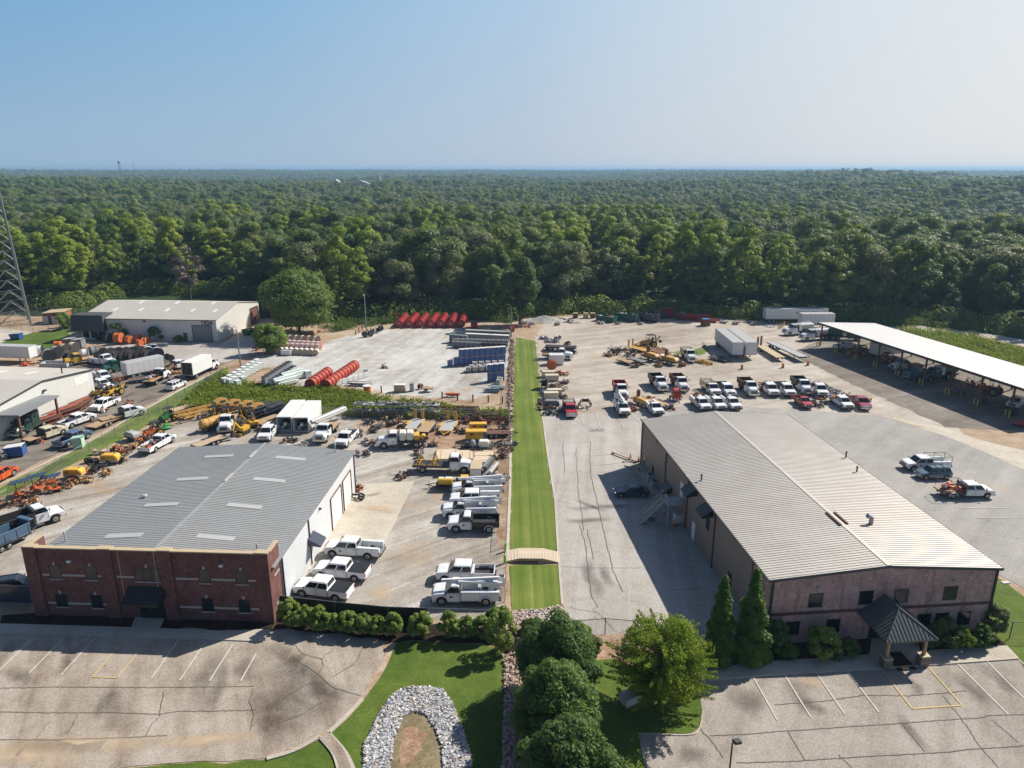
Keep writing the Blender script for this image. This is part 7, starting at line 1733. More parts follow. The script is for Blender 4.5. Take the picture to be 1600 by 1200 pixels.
V('t_frames', lambda: mt(body='flat', cargo='frames', L=8.6, hood=1.7, bodypaint='navy'), (740, 737), (645, 735), 'white long flatbed truck carrying yellow A-frame reel stands', WT)
V('t_tank', lambda: mt(body='tank', L=7.7), (587, 699), (668, 696), 'white truck carrying cream tanks and a yellow pump unit', WT)
def make_vactrailer():
 r_ = make_trailer(4.6, 1.9, 'dark', 'dark', 2, z=.55); r_.name = 'tank_trailer'
 m = MB(); m.box(-2.1, -1.0, -.7, .7, .6, 1.75); m.build('engine_box', 'yellow', r_, bevel=.06)
 m = MB(); m.cyl((.0, .45, 1.15), (1.9, .45, 1.15), .45, n=14); m.build('yellow_tank', 'yellow', r_)
 m = MB(); m.box(.1, 1.2, -.95, -.1, .6, 1.3); m.box(1.25, 2.1, -.95, -.1, .6, 1.25); m.build('water_tank', 'tank', r_, bevel=.1)
 m = MB(); m.cyl((-.6, .3, .7), (-.6, .3, 1.6), .18, n=8); m.torus((-.5, -.4, 1.0), (1, 0, .2), .3, .06); m.build('hose_reel', 'dark', r_); return r_
P('vactr', make_vactrailer, 708, 763, 178, 'tank trailer with yellow engine box, yellow tank and white water tanks', 'trailer')
def make_mixtrailer():
 r_ = make_trailer(5.0, 1.9, 'dark', 'dark', 2, z=.5); r_.name = 'tank_trailer'
 m = MB(); m.box(-1.9, -.3, -.7, .7, .55, 1.55); m.build('water_tank', 'tank', r_, bevel=.15)
 m = MB(); m.cyl((.6, 0, .55), (.6, 0, 1.1), .4, .45, 12); m.sphere((.6, 0, 1.25), .42, 10); m.build('mixing_tank', 'lgrey', r_)
 m = MB(); m.cb((1.5, 0, .95), (.7, .9, .7)); m.cyl((1.8, .2, 1.1), (1.8, .2, 1.7), .05); m.build('pump_engine', 'dark', r_); return r_
P('mixtr', make_mixtrailer, 745, 703, 180, 'mixing trailer with ribbed white tank in front of the yellow engine boxes', 'trailer')
def ebox(paint='yellow'):
 r_ = empty('engine_box'); m = MB(); m.box(-1.7, 1.7, -.75, .75, .35, 1.7, 0); m.build('housing', paint, r_, bevel=.06)
 m = MB(); m.box(-1.72, 1.72, -.78, .78, .12, .38); m.box(1.1, 1.74, -.76, .76, .5, 1.5); m.build('base_panel', 'steelblue', r_)
 m = MB(); m.box(-1.0, -.3, -.765, -.75, 1.15, 1.4); m.box(.3, 1.0, -.765, -.75, 1.2, 1.3); m.build('decal', 'black', r_); return r_
P('ebox', ebox, 744, 688, 2, 'nearer yellow boxed generator with blue end panel', 'generator'); P('ebox', None, 747, 674, 2, 'farther small yellow boxed generator behind the other one', 'generator', scale=.85)
# flat timber mats and pallets
def mats(n=3):
 r_ = empty('plywood_mat_stack'); m = MB()
 for k in range(4): m.cb((0, 0, .05+k*.09), (6.5-.2*k, 3.9, .08))
 m.build('plywood_sheet', plain((.62, .50, .36), .8, 0, 0, .25), r_); m = MB()
 for x in (-2.2, 0, 2.2): m.cb((x, 0, .39), (.06, 3.9, .03))
 m.build('joint_strip', 'wood', r_); return r_
P('mats', mats, 712, 713, 2, 'wide stack of pale plywood mats behind the yellow A-frame flatbed', 'plywood stack')
P('mats', None, 755, 716, 95, 'narrow stack of pale plywood mats at the right by the clay track', 'plywood stack', scale=(.8, .8, 1))
P('crate_l', lambda: make_iboxtank('whitematte', 'tan', 1.6, 3.2, 1.5, name='long_crate'), 744, 742, 0, 'tall white banded crate in front of the white flatbed cab', 'crate')
P('blackpipe', lambda: make_bundle(7, 4.5, 1.4, .28, ('dark', 'grey', 'lgrey')), 767, 740, 75, 'heap of black and grey drums and pipes by the clay track', 'pipe heap')
for i, (fx, fy, rx, ry, dk, fr, rmp, lab) in enumerate(((641, 678, 656, 658, 'lgrey', 'yellow', True, 'yellow tilt trailer with upright ramps, left one'), (659, 682, 674, 664, 'wood', 'black', False, 'black trailer with tan plank deck between two yellow trailers'), (694, 681, 707, 661, 'lgrey', 'yellow', True, 'yellow tilt trailer with upright ramps, right one'))):
 V('tr%s%s' % (dk, fr), (lambda dk=dk, fr=fr, rmp=rmp: make_trailer(5.2, 2.2, dk, fr, 2, rmp)), (fx, fy), (rx, ry), lab, 'trailer')
P('jdark', lambda: make_junk(('dark', 'red', 'navy', 'brown'), 26, 3.2, 2.2, 1.7, 3, 'farm_implement'), 727, 661, 10, 'dark red machine attachments left of the yellow generators', 'machine attachment')
P('jdark', None, 748, 655, 80, 'dark red and blue machine attachments behind the yellow generators', 'machine attachment')
P('jdark2', lambda: make_junk(('dark', 'brown', 'red', 'wiredark'), 30, 5.0, 2.0, 1.6, 4, 'farm_implement', True), 775, 662, 0, 'tangle of dark booms by the ditch fence', 'machine attachment')
P('rusttr', lambda: make_trailer(4.6, 2.0, 'rust', 'dark', 2, z=.6), 774, 681, 2, 'low trailer with rusty red deck near the ditch fence', 'trailer')
P('jboat', lambda: make_junk(('dark', 'navy', 'grey'), 24, 5.2, 1.8, .9, 8, 'scrap_heap', True), 784, 697, 5, 'dark steel scrap heap right of the mixing trailer', 'scrap heap')
P('rpipe', lambda: make_bundle(40, 9.0, 2.6, .10, ('rust', 'brown', 'dark', 'steel'), 2), 708, 646, -3, 'long heap of rusty pipes in front of the weeds', 'pipe heap')
P('rpipe', None, 762, 653, 2, 'rusty pipe heap near the ditch fence end', 'pipe heap', scale=.8)
P('rpipe2', lambda: make_bundle(16, 7.0, 1.6, .1, ('dark', 'rust'), 1), 676, 652, -2, 'dark long steel sections behind the yellow trailers', 'pipe heap')
for i in range(2):
 P('shelf', lambda: make_shelf(9.2), 595+i*52, 650, -3, ('left', 'right')[i]+' steel storage rack with pipes in front of the weeds', 'storage rack')
 for k, (dz, mts) in enumerate(((1.0, ('grey', 'whitematte', 'navy', 'brown', 'teal')), (2.2, ('dark', 'lgrey', 'wood', 'grey', 'whitematte')))):
  P('shj%d%d' % (i, k), (lambda k=k, mts=mts, i=i: make_junk(mts, 26, 8.0, 1.0, .45, 190+i*3+k, 'stored_goods', True)), 595+i*52, 650, -3, 'mixed fittings and pipes on the %s shelf of the %s storage rack' % (('lower', 'upper')[k], ('left', 'right')[i]), 'pipes', z=dz)
for i, (px, py) in enumerate(((575, 663), (592, 668), (584, 674), (612, 664), (630, 668))):
 P('junk%d' % (i % 3), (lambda i=i: make_junk(('dark', 'navy', 'rust', 'grey'), 16, 2.0, 1.3, .9, 20+i)), px, py, i*50, 'dark scrap heap on the dirt, %s from the white containers' % ordn[i], 'scrap heap', 'dark scrap below the storage racks')
# containers
P('cont', make_container, 457, 661, 271, 'left one of two joined white containers with open ends', 'container'); P('cont', None, 482, 662, 271, 'right one of two joined white containers with open ends', 'container')
P('boomlad', lambda: make_bundle(5, 9.0, .7, .22, ('whitematte', 'lgrey'), 1, 'ladder_boom'), 516, 664, 62, 'long white boom section leaning beside the containers', 'boom section', z=1.2)
# trucks along the back of the workshop
V('t_flatw', lambda: mt(body='flat', L=7.4), (349, 682), (364, 655), 'white flatbed truck with brown deck beside the yellow mini excavator', WT)
V('p_regu', lambda: mk(cab='crew', bed='utility', L=6.4, hz=1.25, cz=2.0), (412, 693), (429, 672), 'white utility pickup left of the white containers', PT)
V('t_flatw', None, (497, 697), (523, 668), 'white medium truck with chrome bumper right of the containers', WT)
V('p_whop', lambda: mk(cab='ext', bed='open', L=6.1), (531, 703), (553, 680), 'white extended cab pickup at the back corner of the workshop', PT)
V('p_longu', lambda: mk(cab='ext', bed='open', L=6.7, hz=1.2, cargo='junk'), (268, 688), (226, 712), 'white pickup with loaded open bed left of the grey roof', PT)
def ytr(s=None): return make_trencher('ochre')
for i, (px, py) in enumerate(((343, 645), (364, 647), (384, 649), (401, 653))):
 P('trench', make_trencher, px, py, 238, 'yellow hooded drilling machine, %s from the left in its row' % ordn[i], 'drilling machine', 'yellow drilling machines below the weeds', scale=1.12)
def make_tanktr():
 r_ = make_trailer(4.6, 1.9, 'dark', 'dark', 1, z=.6); r_.name = 'water_tank_trailer'; m = MB(); m.cyl((-2.0, 0, 1.35), (2.0, 0, 1.35), .8, n=16); m.sphere((-2.0, 0, 1.35), .78, 12); m.sphere((2.0, 0, 1.35), .78, 12); m.build('tank', 'ochre', r_)
 m = MB()
 for x in (-1.2, 1.2): m.torus((x, 0, 1.35), (1, 0, 0), .81, .03, 16, 4)
 m.build('tank_band', 'dark', r_); return r_
P('tanktr', make_tanktr, 336, 670, 235, 'ochre yellow tank trailer left of the white flatbed truck', 'trailer')
P('tr_tan', lambda: make_trailer(5.4, 2.0, 'wood2', 'black', 2), 328, 695, 238, 'black trailer with pale plank deck behind the workshop roof', 'trailer')
P('tr_tan', None, 289, 641, 238, 'black trailer with pale plank deck near the grass strip', 'trailer')
for i, (px, py) in enumerate(((372, 648), (417, 661), (432, 664))): P('tr_wd', lambda: make_trailer(5.2, 2.1, 'wood', 'black', 2), px, py, 238, 'black trailer with wooden deck, %s of three among the drilling machines' % ordn[i], 'trailer')
def polertr():
 r_ = empty('pole_trailer'); m = MB()
 for s in (-.5, .5): m.cb((0, s, .85), (7.5, .14, .2)); m.cb((-.4, s*.7, 1.25), (7.0, .12, .14), 0, 0, R(3))
 for x in (-3, -1, 1, 3): m.cb((x, 0, .85), (.12, 1.1, .14)); m.cyl((x, -.5, .9), (x, 0, 1.4), .05, n=6); m.cyl((x, .5, .9), (x, 0, 1.4), .05, n=6)
 m.cyl((3.7, 0, .8), (5.0, 0, .5), .08, n=6); m.build('trailer_frame', 'ochre', r_)
 for s in (-1, 1): wheel(r_, -1.2, s*.95, .45, .28, n=12)
 return r_
P('poletr', polertr, 305, 649, 55, 'long ochre pole trailer pointing at the grass strip, left one', 'trailer'); P('poletr', None, 316, 652, 57, 'long ochre pole trailer pointing at the grass strip, right one', 'trailer')
P('exc', make_excavator, 380, 678, 250, 'yellow mini excavator with bent boom beside the white flatbed truck', 'excavator'); P('exc', None, 396, 668, 200, 'small yellow mini excavator behind the other, by the black pipes', 'excavator', scale=.85)
P('bpipes', lambda: make_bundle(18, 5.0, 2.4, .17, ('navy', 'dark'), 2), 408, 650, 60, 'stack of dark blue-black pipes right of the drilling machines', 'pipe heap'); P('bpipes', None, 428, 649, 60, 'second stack of dark blue-black pipes beside the white container', 'pipe heap')
P('gtr', lambda: make_tractor('green', False, 'canopy', 'farm_tractor'), 262, 659, 250, 'green farm tractor by the grass strip', 'tractor')
def disc():
 r_ = empty('mower_deck'); m = MB(); m.cyl((0, 0, .25), (0, 0, .42), 1.3, 1.1, 20); m.cyl((0, 0, .42), (0, 0, .7), .2, n=8); m.build('deck', plain((.03, .30, .08), .5, 0, .2, .2), r_); m = MB(); m.cb((.9, 0, .45), (1.4, .15, .12)); m.cb((-1.2, 0, .3), (.3, .5, .3)); m.build('hitch', 'orange', r_); return r_
P('disc', disc, 258, 669, 0, 'round green mower deck in front of the green tractor', 'mower')
P('otr', lambda: make_tractor('orange', False), 240, 682, 230, 'orange small tractor with canopy left of the green tractor', 'tractor')
P('comp_w', lambda: make_compressor('lgrey', 'dark', 2.4), 208, 688, 150, 'grey towable compressor among the equipment by the grass strip', 'compressor')
P('comp_y', make_compressor, 174, 724, 0, 'yellow compressor beside the tyre piles', 'compressor'); P('comp_y', None, 118, 747, 0, 'yellow compressor right of the orange solar trailers', 'compressor')
P('tyres', make_wheelpile, 147, 723, 0, 'upper pile of old tyres beside the yellow compressor', 'tyre pile'); P('tyres', None, 152, 735, 90, 'lower pile of old tyres beside the yellow compressor', 'tyre pile')
P('wpanel', lambda: make_junk(('whitematte', 'lgrey', 'wood'), 8, 1.6, 1.4, 1.2, 41, 'panel_heap'), 160, 708, 0, 'white tilted panels above the tyre piles', 'panels')
for i, (px, py) in enumerate(((184, 705), (196, 711), (222, 692), (228, 686))): P('spool', lambda: make_junk(('rust', 'orange', 'dark'), 14, 1.8, 1.4, 1.1, 44, 'spool_stand'), px, py, i*40, 'rusty orange spool stand, %s from the tyre piles' % ordn[i], 'spool stand', 'rusty spool stands by the grass strip')
for i, (px, py) in enumerate(((35, 777), (60, 768), (82, 769))): P('arrow', make_arrowboard, px, py, 20, 'orange solar board trailer, %s from the left' % ordn[i], 'solar trailer', 'orange solar board trailers along the fence')
for i, (px, py) in enumerate(((75, 757), (106, 757), (128, 741), (20, 790))): P('junkb%d' % (i % 2), (lambda i=i: make_junk(('rust', 'orange', 'dark', 'wood'), 16, 3, 1.4, .8, 60+i, 'scrap_heap', True)), px, py, 20, 'rusty scrap heap along the dirt verge, %s' % ('by the solar trailers', 'by the yellow compressor', 'behind the yellow compressor', 'at the left end near the dump trailer')[i], 'scrap heap')
V('t_dumptr', lambda: mt(body='dump', L=6.8, bodypaint='dark'), (73, 817), (30, 831), 'white truck with tall dark dump body towing at the left edge', WT)
def dumptr():
 r_ = make_trailer(6.0, 2.2, 'dark', 'dark', 2, z=.7); r_.name = 'dump_trailer'; dump_bed(r_, -3.0, 3.0, 2.2, .72, 'steelblue', 1.2, 'dark'); return r_
V('dumptr', dumptr, (26, 845), (-24, 868), 'steel blue dump trailer at the left edge behind the white truck', 'trailer')
P('bluecar', lambda: make_car('navy', 'suv'), 24, 925, 20, 'dark blue car roof just showing behind the dark screened fence', 'car')
# left lot
V('p_slate', lambda: mk('steelblue', bed='open', L=5.9, grille='chrome'), (141, 681), (88, 703), 'dark slate-blue crew cab pickup beside the pale green cabinet', PT)
P('cab', lambda: make_dumpster('palegreen', 1.6, 1.3, 1.5, False, 'palegreen', 'utility_cabinet'), 123, 700, 10, 'pale green utility cabinet on the grass strip', 'cabinet')
V('p_yel', lambda: mk('cream', cab='crew', bed='flat', L=6.6, hz=1.25), (101, 676), (42, 696), 'cream and dark flatbed pickup below the green semi tractor', PT)
V('p_w2', lambda: mk(bed='open', L=6.0, grille='chrome'), (146, 655), (97, 672), 'white crew cab pickup, lower one along the white workshop', PT)
V('p_w2', None, (142, 648), (187, 628), 'white crew cab pickup facing the camera, nearest the yellow loaders', PT)
V('t_fb', lambda: mk(cab='crew', bed='flat', L=7.6, W=2.1, wr=.45, hz=1.3, cz=2.1), (214, 649), (170, 660), 'white crew cab truck with flat deck beside the grass strip', WT)
V('tr_wd2', lambda: make_trailer(5.6, 2.3, 'wood', 'brown', 2), (176, 659), (147, 671), 'long brown-deck trailer behind the white flat deck truck', 'trailer')
V('semi_g', lambda: mt(body='tractor', L=7.2, sleeper=1.8, paint=plain((.03, .06, .05), .3, 0, .6, .1), hz=1.7, name='semi_tractor'), (26, 684), (66, 665), 'dark green sleeper cab semi tractor beside the white workshop', 'semi truck')
P('bdump', lambda: make_dumpster('blue', 2.6, 1.7, 1.3, True, 'whitematte', 'waste_bin'), 25, 712, 15, 'blue waste bin with open white lid by the dark canopy', 'dumpster'); 
P('jleft', lambda: make_junk(('dark', 'grey', 'brown', 'dgreen'), 22, 3, 2, 1.6, 71), -2, 718, 0, 'scrap heap left of the blue waste bin', 'scrap heap')
V('p_or', lambda: mk(plain((.62, .10, .02), .35, 0, .6, .1), bed='open', L=5.6, cab='ext'), (20, 740), (-24, 765), 'orange pickup at the left edge', PT)
for i, (px, py) in enumerate(((88, 655), (108, 648), (128, 637), (75, 664), (118, 643))): P('rst', lambda: make_bundle(18, 5.0, 1.6, .12, ('rust', 'reelred', 'rust', 'brown'), 2, 'steel_stack'), px, py, 68 if i % 2 else 80, 'rust red steel stack along the white workshop wall, %s from the green semi' % ordn[[1, 2, 4, 0, 3][i]], 'steel stack', 'rust red steel along the white workshop')
for i, (px, py) in enumerate(((84, 643), (137, 622))): P('junkc', lambda: make_junk(('navy', 'wood', 'rust', 'blue'), 14, 1.6, 1.4, 1.3, 75), px, py, i*60, 'small pile of drums by the wall, %s' % ('near the green semi', 'at the far corner of the white workshop')[i], 'scrap heap')
P('ldr', lambda: make_tractor('yellow', True), 158, 621, 200, 'yellow loader at the workshop corner, left one', 'loader'); P('ldr', None, 180, 618, 250, 'yellow loader at the workshop corner, right one', 'loader')
V('suvw', lambda: make_car('white', 'suv'), (288, 601), (264, 612), 'white hatchback car near the box truck on the left lot', 'car')
V('t_box', lambda: mt(body='box', L=10.2, boxh=2.7, bodypaint='whitematte', cargo='opendoor', hood=1.3), (341, 573), (290, 597), 'white box truck with dark open rear door', WT)
P('btr', lambda: make_semitrailer(8.0, 2.5, 1.0, 2.5), 226, 586, 52, 'short white box trailer in the middle of the left lot', 'trailer')
V('t_gload', lambda: mt(body='flat', L=7.6, cargo='junk2'), (262, 588), (230, 606), 'white flatbed truck with grey load and side boards', WT)
V('t_dg', lambda: mt('dgreen', body='flat', L=6.8, bodypaint='dgreen'), (174, 582), (196, 577), 'dark green flatbed truck left of the short box trailer', WT)
P('gtrl', lambda: make_trailer(4.5, 2.2, 'rust', 'teal', 2), 220, 596, 30, 'small trailer with rusty deck left of the grey-loaded truck', 'trailer')
V('p_w3', lambda: mk(bed='flat', cab='crew', L=6.4, cargo='junk2'), (292, 573), (262, 580), 'white crew cab truck behind the box truck', PT)
P('yj', lambda: make_junk(('yellow', 'dark', 'blue', 'yellow'), 16, 3, 1.6, 1.2, 81, 'machine_heap'), 270, 585, 20, 'yellow and blue machine parts behind the white box truck', 'machine parts')
P('yj', None, 252, 573, 60, 'yellow machine parts at the end of the short box trailer', 'machine parts')
V('ytrk', lambda: mt('yellow', body='flat', L=6.8, bodypaint='yellow'), (112, 571), (142, 566), 'yellow truck behind the white workshop', WT)
V('wtrk2', lambda: mt(body='utility', L=7), (177, 573), (148, 568), 'white and red truck behind the white workshop', WT)
V('p_w4', lambda: mk(bed='utility', L=6.4), (172, 599), (150, 588), 'white utility pickup, upper one at the far workshop corner', PT); V('p_w4', None, (170, 610), (146, 603), 'white utility pickup, lower one at the far workshop corner', PT)
P('oj', lambda: make_junk(('orange', 'rust', 'dark', 'white'), 22, 5, 2, 1.3, 85), 170, 580, 0, 'orange and dark scrap heap behind the workshop roof', 'scrap heap')
V('redtr', lambda: make_semitrailer(14, 2.5, 1.1, 2.6, 'whitematte'), (72, 566), (-50, 562), 'long white box trailer on the left lot behind the white workshop', 'trailer')
P('otarp', lambda: make_junk(('reelred', 'orange'), 10, 3.0, 1.8, 1.6, 88, 'tarp_heap'), 42, 572, 0, 'bright orange tarpaulin heap in front of the long box trailer', 'tarp')
P('gdump', lambda: make_dumpster('lgrey', 6.0, 2.4, .8, False, name='steel_skip'), 88, 573, 0, 'long grey steel skip in front of the large grey reels', 'skip')
P('bskip', lambda: make_dumpster('blue', 2.6, 1.7, 1.2, False, 'lgrey', 'waste_bin'), 26, 530, 0, 'blue waste bin with pale lid near the lattice mast', 'dumpster')
P('gcr', lambda: make_dumpster('grey', 2.4, 2.0, 1.8, False, 'lgrey', 'waste_bin'), 110, 542, 0, 'grey bin, left of the pair by the mansard canopy', 'dumpster'); P('gcr', None, 124, 543, 0, 'grey bin, right of the pair by the mansard canopy', 'dumpster')
RG_ = 'cable reels on the left lot'
rl = [('wgr', 78, 565, 2.9, 1.6, 'dark', 'lgrey', 'large grey-banded'), ('wgr', 90, 560, 2.9, 1.6, 'dark', 'lgrey', 'large grey-banded, behind,'), ('wgr2', 103, 554, 2.6, 1.3, 'wiredark', 'cream', 'tall cream'), ('dk', 111, 566, 3.0, 1.5, 'wiredark', None, 'large dark'), ('wgr2', 117, 551, 2.4, 1.1, 'wiredark', 'cream', 'cream far'), ('or', 92, 547, 2.2, 1.2, 'orange', 'orange', 'orange-rimmed'), ('wh', 64, 556, 2.5, 1.2, 'navy', 'white', 'white-covered far left'), ('wh', 134, 562, 2.5, 1.2, 'navy', 'white', 'white-covered'), ('wood', 147, 559, 2.7, 1.1, 'grey', 'grey', 'grey wooden')]
for i, (k, px, py, d, w, fl, cv, nm) in enumerate(rl): P('reel_'+k, (lambda d=d, w=w, fl=fl, cv=cv: make_reel(d, w, fl, 'dark', cv)), px, py, 45+i*11, '%s cable reel beside the long white box trailer' % nm, 'cable reel', RG_)
for i in range(13):
 P('reel_black', lambda: make_reel(2.5, 1.1, 'wiredark', 'black'), 158+i*6.1, 566-(i % 2)*5-i*.3, 40+(i*37) % 30, 'black cable reel, %s from the left in the dark reel row' % ordn[i], 'cable reel', RG_)
for i, (px, py) in enumerate(((233, 560), (247, 561), (241, 556))): P('reel_bw', lambda: make_reel(2.8, 1.4, 'navy', 'dark', 'white'), px, py, 30, 'white-covered dark-rimmed reel behind the short box trailer, %s' % ordn[i], 'cable reel', RG_)
for i, (px, py) in enumerate(((262, 563), (268, 565))): P('reel_s', lambda: make_reel(1.5, .8, 'wiredark', 'black'), px, py, 30, 'small black reel right of the short box trailer, %s one' % ('left', 'right')[i], 'cable reel', RG_)
for i, (px, py, s) in enumerate(((170, 535, 1), (187, 537, 1.25), (203, 537, .9), (216, 535, .9), (219, 541, .75), (226, 538, .75), (231, 536, .75))):
 P('reel_dk2' if i == 0 else 'reel_or', (lambda i=i: make_reel(2.4, 1.2, 'wiredark' if i == 0 else 'orange', 'dark' if i == 0 else 'reelred')), px, py, 62+(i*23) % 40, ('dark' if i == 0 else 'orange')+' reel, %s from the left before the numbered warehouse' % ordn[i], 'cable reel', 'orange reels in front of the numbered warehouse', scale=s)
P('opal', lambda: make_bundle(8, 3.0, 1.6, .1, ('orange', 'tan', 'lgrey'), 1), 243, 541, 0, 'orange and pale boards on the ground right of the orange reels', 'boards'); P('opal2', lambda: make_bundle(8, 3.0, 1.6, .1, ('lgrey', 'steelblue'), 1), 256, 541, 0, 'blue-grey boards on the ground right of the orange boards', 'boards')
P('grskip', lambda: make_dumpster('green', 3.4, 2, 1.3, True), 390, 523, 60, 'green bin heap beside the numbered warehouse gable', 'dumpster'); P('redth', lambda: make_junk(('red', 'dark'), 10, 1.4, 1.2, 1.8, 93, 'machine_heap'), 399, 548, 0, 'red and dark machine left of the small bushy tree', 'machine')
# ---- gravel yard goods
GR1 = 'white and pink cable reels in rows'
def rrow(key, mk_, p0, p1, n, deg, lab, cat, group, scale=None, off=0):
 a = G(*p0); b = G(*p1)
 for i in range(n):
  c = a.lerp(b, i/max(1, n-1)); inst(key, mk_, (c.x, c.y, ZG), R(deg), lab % (ordn[i+off] if i+off < len(ordn) else str(i+off+1)+'th'), cat, group, scale)
mkpink = lambda: make_coil('whitematte', 1.25, 1.5)
pinkm = plain((.62, .30, .24), .6, 0, 0, .3)
rrow('coilw', lambda: make_coil('whitematte', 1.2, 1.5), (431, 552), (494, 555), 9, 0, 'white drum, %s from the left in the front row by the small tree', 'cable drum', GR1)
rrow('coilp', lambda: make_reel(1.5, 1.1, pinkm, 'dark', 'whitematte'), (443, 545), (498, 547), 8, 60, 'pink-rimmed white drum, %s from the left in the second row', 'cable drum', GR1)
rrow('coilp', None, (447, 540), (499, 543), 8, 60, 'pink-rimmed white drum, %s from the left in the third row', 'cable drum', GR1)
rrow('coilb', lambda: make_reel(2.0, .9, 'brown', 'dark', 'whitematte'), (455, 535), (495, 537), 5, 62, 'brown-faced drum, %s from the left in the back row', 'cable drum', GR1)
P('coilsq', lambda: make_iboxtank('whitematte', 'lgrey', 2.4, 1.2, 1.1), 448, 555, 0, 'white boxed pallet in front of the front drum row', 'pallet')
P('obox', lambda: make_dumpster('rust', 2.2, 1.6, 1.2, False, 'tan', 'waste_bin'), 484, 527, 10, 'rusty box behind the brown-faced drums', 'box'); P('obar', lambda: make_junk(('orange', 'reelred'), 8, 2.4, 1, .8, 97, 'barrier_heap'), 504, 519, 10, 'orange barrier heap at the wood edge', 'barrier heap'); P('obar', None, 418, 553, 10, 'orange barrier bits under the small bushy tree', 'barrier heap', scale=.6); P('obar', None, 398, 567, 10, 'orange barrier bits at the end of the white-green pallets', 'barrier heap', scale=.7)
gw = plain((.66, .74, .69), .6, 0, 0, .1)
for r_i, (p0, p1, n) in enumerate((((352, 601), (402, 571), 8), ((360, 603), (407, 577), 8), ((372, 605), (380, 599), 2))):
 rrow('gwp', lambda: make_iboxtank(gw, 'whitematte', 1.15, 1.15, 1.35), p0, p1, n, 52, 'white-green wrapped pallet, %s from the weeds in '+('the left file', 'the right file', 'the short end file')[r_i], 'pallet', 'white-green wrapped pallets')
rrow('gsp', lambda: make_iboxtank('lgrey', 'dark', 1.2, 1.3, 1.9), (416, 603), (452, 579), 9, 52, 'grey banded tall pallet with dark top, %s from the weeds', 'pallet', 'grey banded pallets'); rrow('gsp2', lambda: make_iboxtank('whitematte', 'navy', 1.2, 1.2, 1.6), (427, 605), (459, 584), 8, 52, 'white banded pallet beside the grey ones, %s from the weeds', 'pallet', 'grey banded pallets')
for i, (px, py) in enumerate(((447, 603), (459, 594))): P('gpb', lambda: make_bundle(22, 5.6, 1.5, .16, (gw, 'whitematte', gw), 2), px, py, 52, 'pale green pipe bundle left of the red reel files, %s one' % ('nearer', 'farther')[i], 'pipe bundle')
P('gps', lambda: make_iboxtank('whitematte', gw, 1.3, 1.3, 1.4), 481, 590, 40, 'single white bag pallet behind the short red reel file', 'pallet')
RR = 'orange-red reel files beside the weeds'
def rfile(key, mk_, p0, p1, n, label, group, extra=90):
 a = G(*p0); b = G(*p1); d = b-a; rz = math.degrees(math.atan2(d.y, d.x))
 for i in range(n):
  c = a.lerp(b, i/(n-1)); inst(key, mk_, (c.x, c.y, ZG), R(rz-90), label % ordn[i], 'cable reel', group)
mr = lambda: make_reel(2.25, 1.3, 'reelred', 'reelred', 'reelred', 'dark', ft=.1)
rfile('reel_r', mr, (487, 608), (511, 591), 6, 'orange-red reel, %s from the weeds in the short file', RR); rfile('reel_r', mr, (511, 609), (553, 580), 10, 'orange-red reel, %s from the weeds in the long file', RR)
RF = 'dark red reel files at the wood edge'
mr2 = lambda: make_reel(2.2, 1.15, 'reelred2', 'reelred2', 'reelred2', 'whitematte', ft=.1)
for j, fx in enumerate((624, 640.5, 657, 674, 689, 705, 721)):
 rfile('reel_r2', mr2, (fx, 511.5), (fx+10.5-j*1.0, 500.5), 8, 'dark red reel, %s from the front in the '+ordn[j]+' file from the left', RF)
P('reel_r2', mr2, 620, 502, 20, 'single dark red reel behind the left end of the red reel files', 'cable reel')
for i, (px, py) in enumerate(((570, 527), (579, 526), (582, 522), (590, 520), (595, 517))): P('blk', lambda: make_reel(1.5, .8, 'navy', 'black'), px, py, 20+i*30, 'black drum beside the tall lamp pole, %s from the left' % ordn[i], 'cable drum', 'black drums by the lamp pole')
for i, (px, py) in enumerate(((556, 524), (561, 520), (566, 516), (575, 522))):
 P('gpost', lambda: (lambda r: (MB().cyl((0, 0, 0), (0, 0, 1.3), .14, n=8).build('post', 'brown', r), MB().cyl((0, 0, 1.3), (0, 0, 1.36), .10, n=8).build('post_cap', 'dark', r), r)[2])(empty('guard_post')), px, py, 0, 'short guard post left of the tall lamp pole, %s' % ordn[i], 'post', 'wooden guard posts')
for i, (px, py) in enumerate(((596, 614), (691, 623), (715, 626), (739, 628), (763, 629), (785, 631))): P('gpost', None, px, py, 0, 'dark wooden guard post at the gravel edge, %s from the left' % ordn[i], 'post', 'wooden guard posts')
gc = plain((.16, .19, .20), .6, 0, 0, .3); gc2 = plain((.26, .25, .25), .6, 0, 0, .3)
rrow('gb', lambda: make_iboxtank(gc, 'lgrey', 1.15, 1.2, 1.6), (731, 525), (794, 528), 11, -3, 'grey-green boxed pallet, %s from the left in the back row', 'pallet', 'grey boxed pallets')
rrow('gb2', lambda: make_iboxtank(gc2, 'whitematte', 1.15, 1.2, 1.6), (731, 531), (792, 534), 10, -3, 'white-topped grey pallet, %s from the left in the second row', 'pallet', 'grey boxed pallets')
rrow('gb3', lambda: make_iboxtank(gc2, gc, 1.5, 1.4, 2.0), (707, 535), (726, 537), 3, -3, 'tall brown-grey pallet, %s from the left at the yard side', 'pallet', 'grey boxed pallets')
rrow('coilg', lambda: make_coil(gc, 1.2, 1.7), (711, 543), (748, 545), 6, 88, 'grey coil, %s from the left in the coil row', 'cable coil', 'grey coils'); rrow('coilg', None, (712, 539), (790, 541), 11, 88, 'grey coil, %s from the left in the rear coil row', 'cable coil', 'grey coils')
rrow('gb4', lambda: make_iboxtank('black', 'dark', 1.9, 1.5, 2.2), (758, 550), (785, 551), 4, -3, 'black tall crate, %s from the left in front of the grey coils', 'crate', 'black crates')
BLS = 'blue drum pallets'
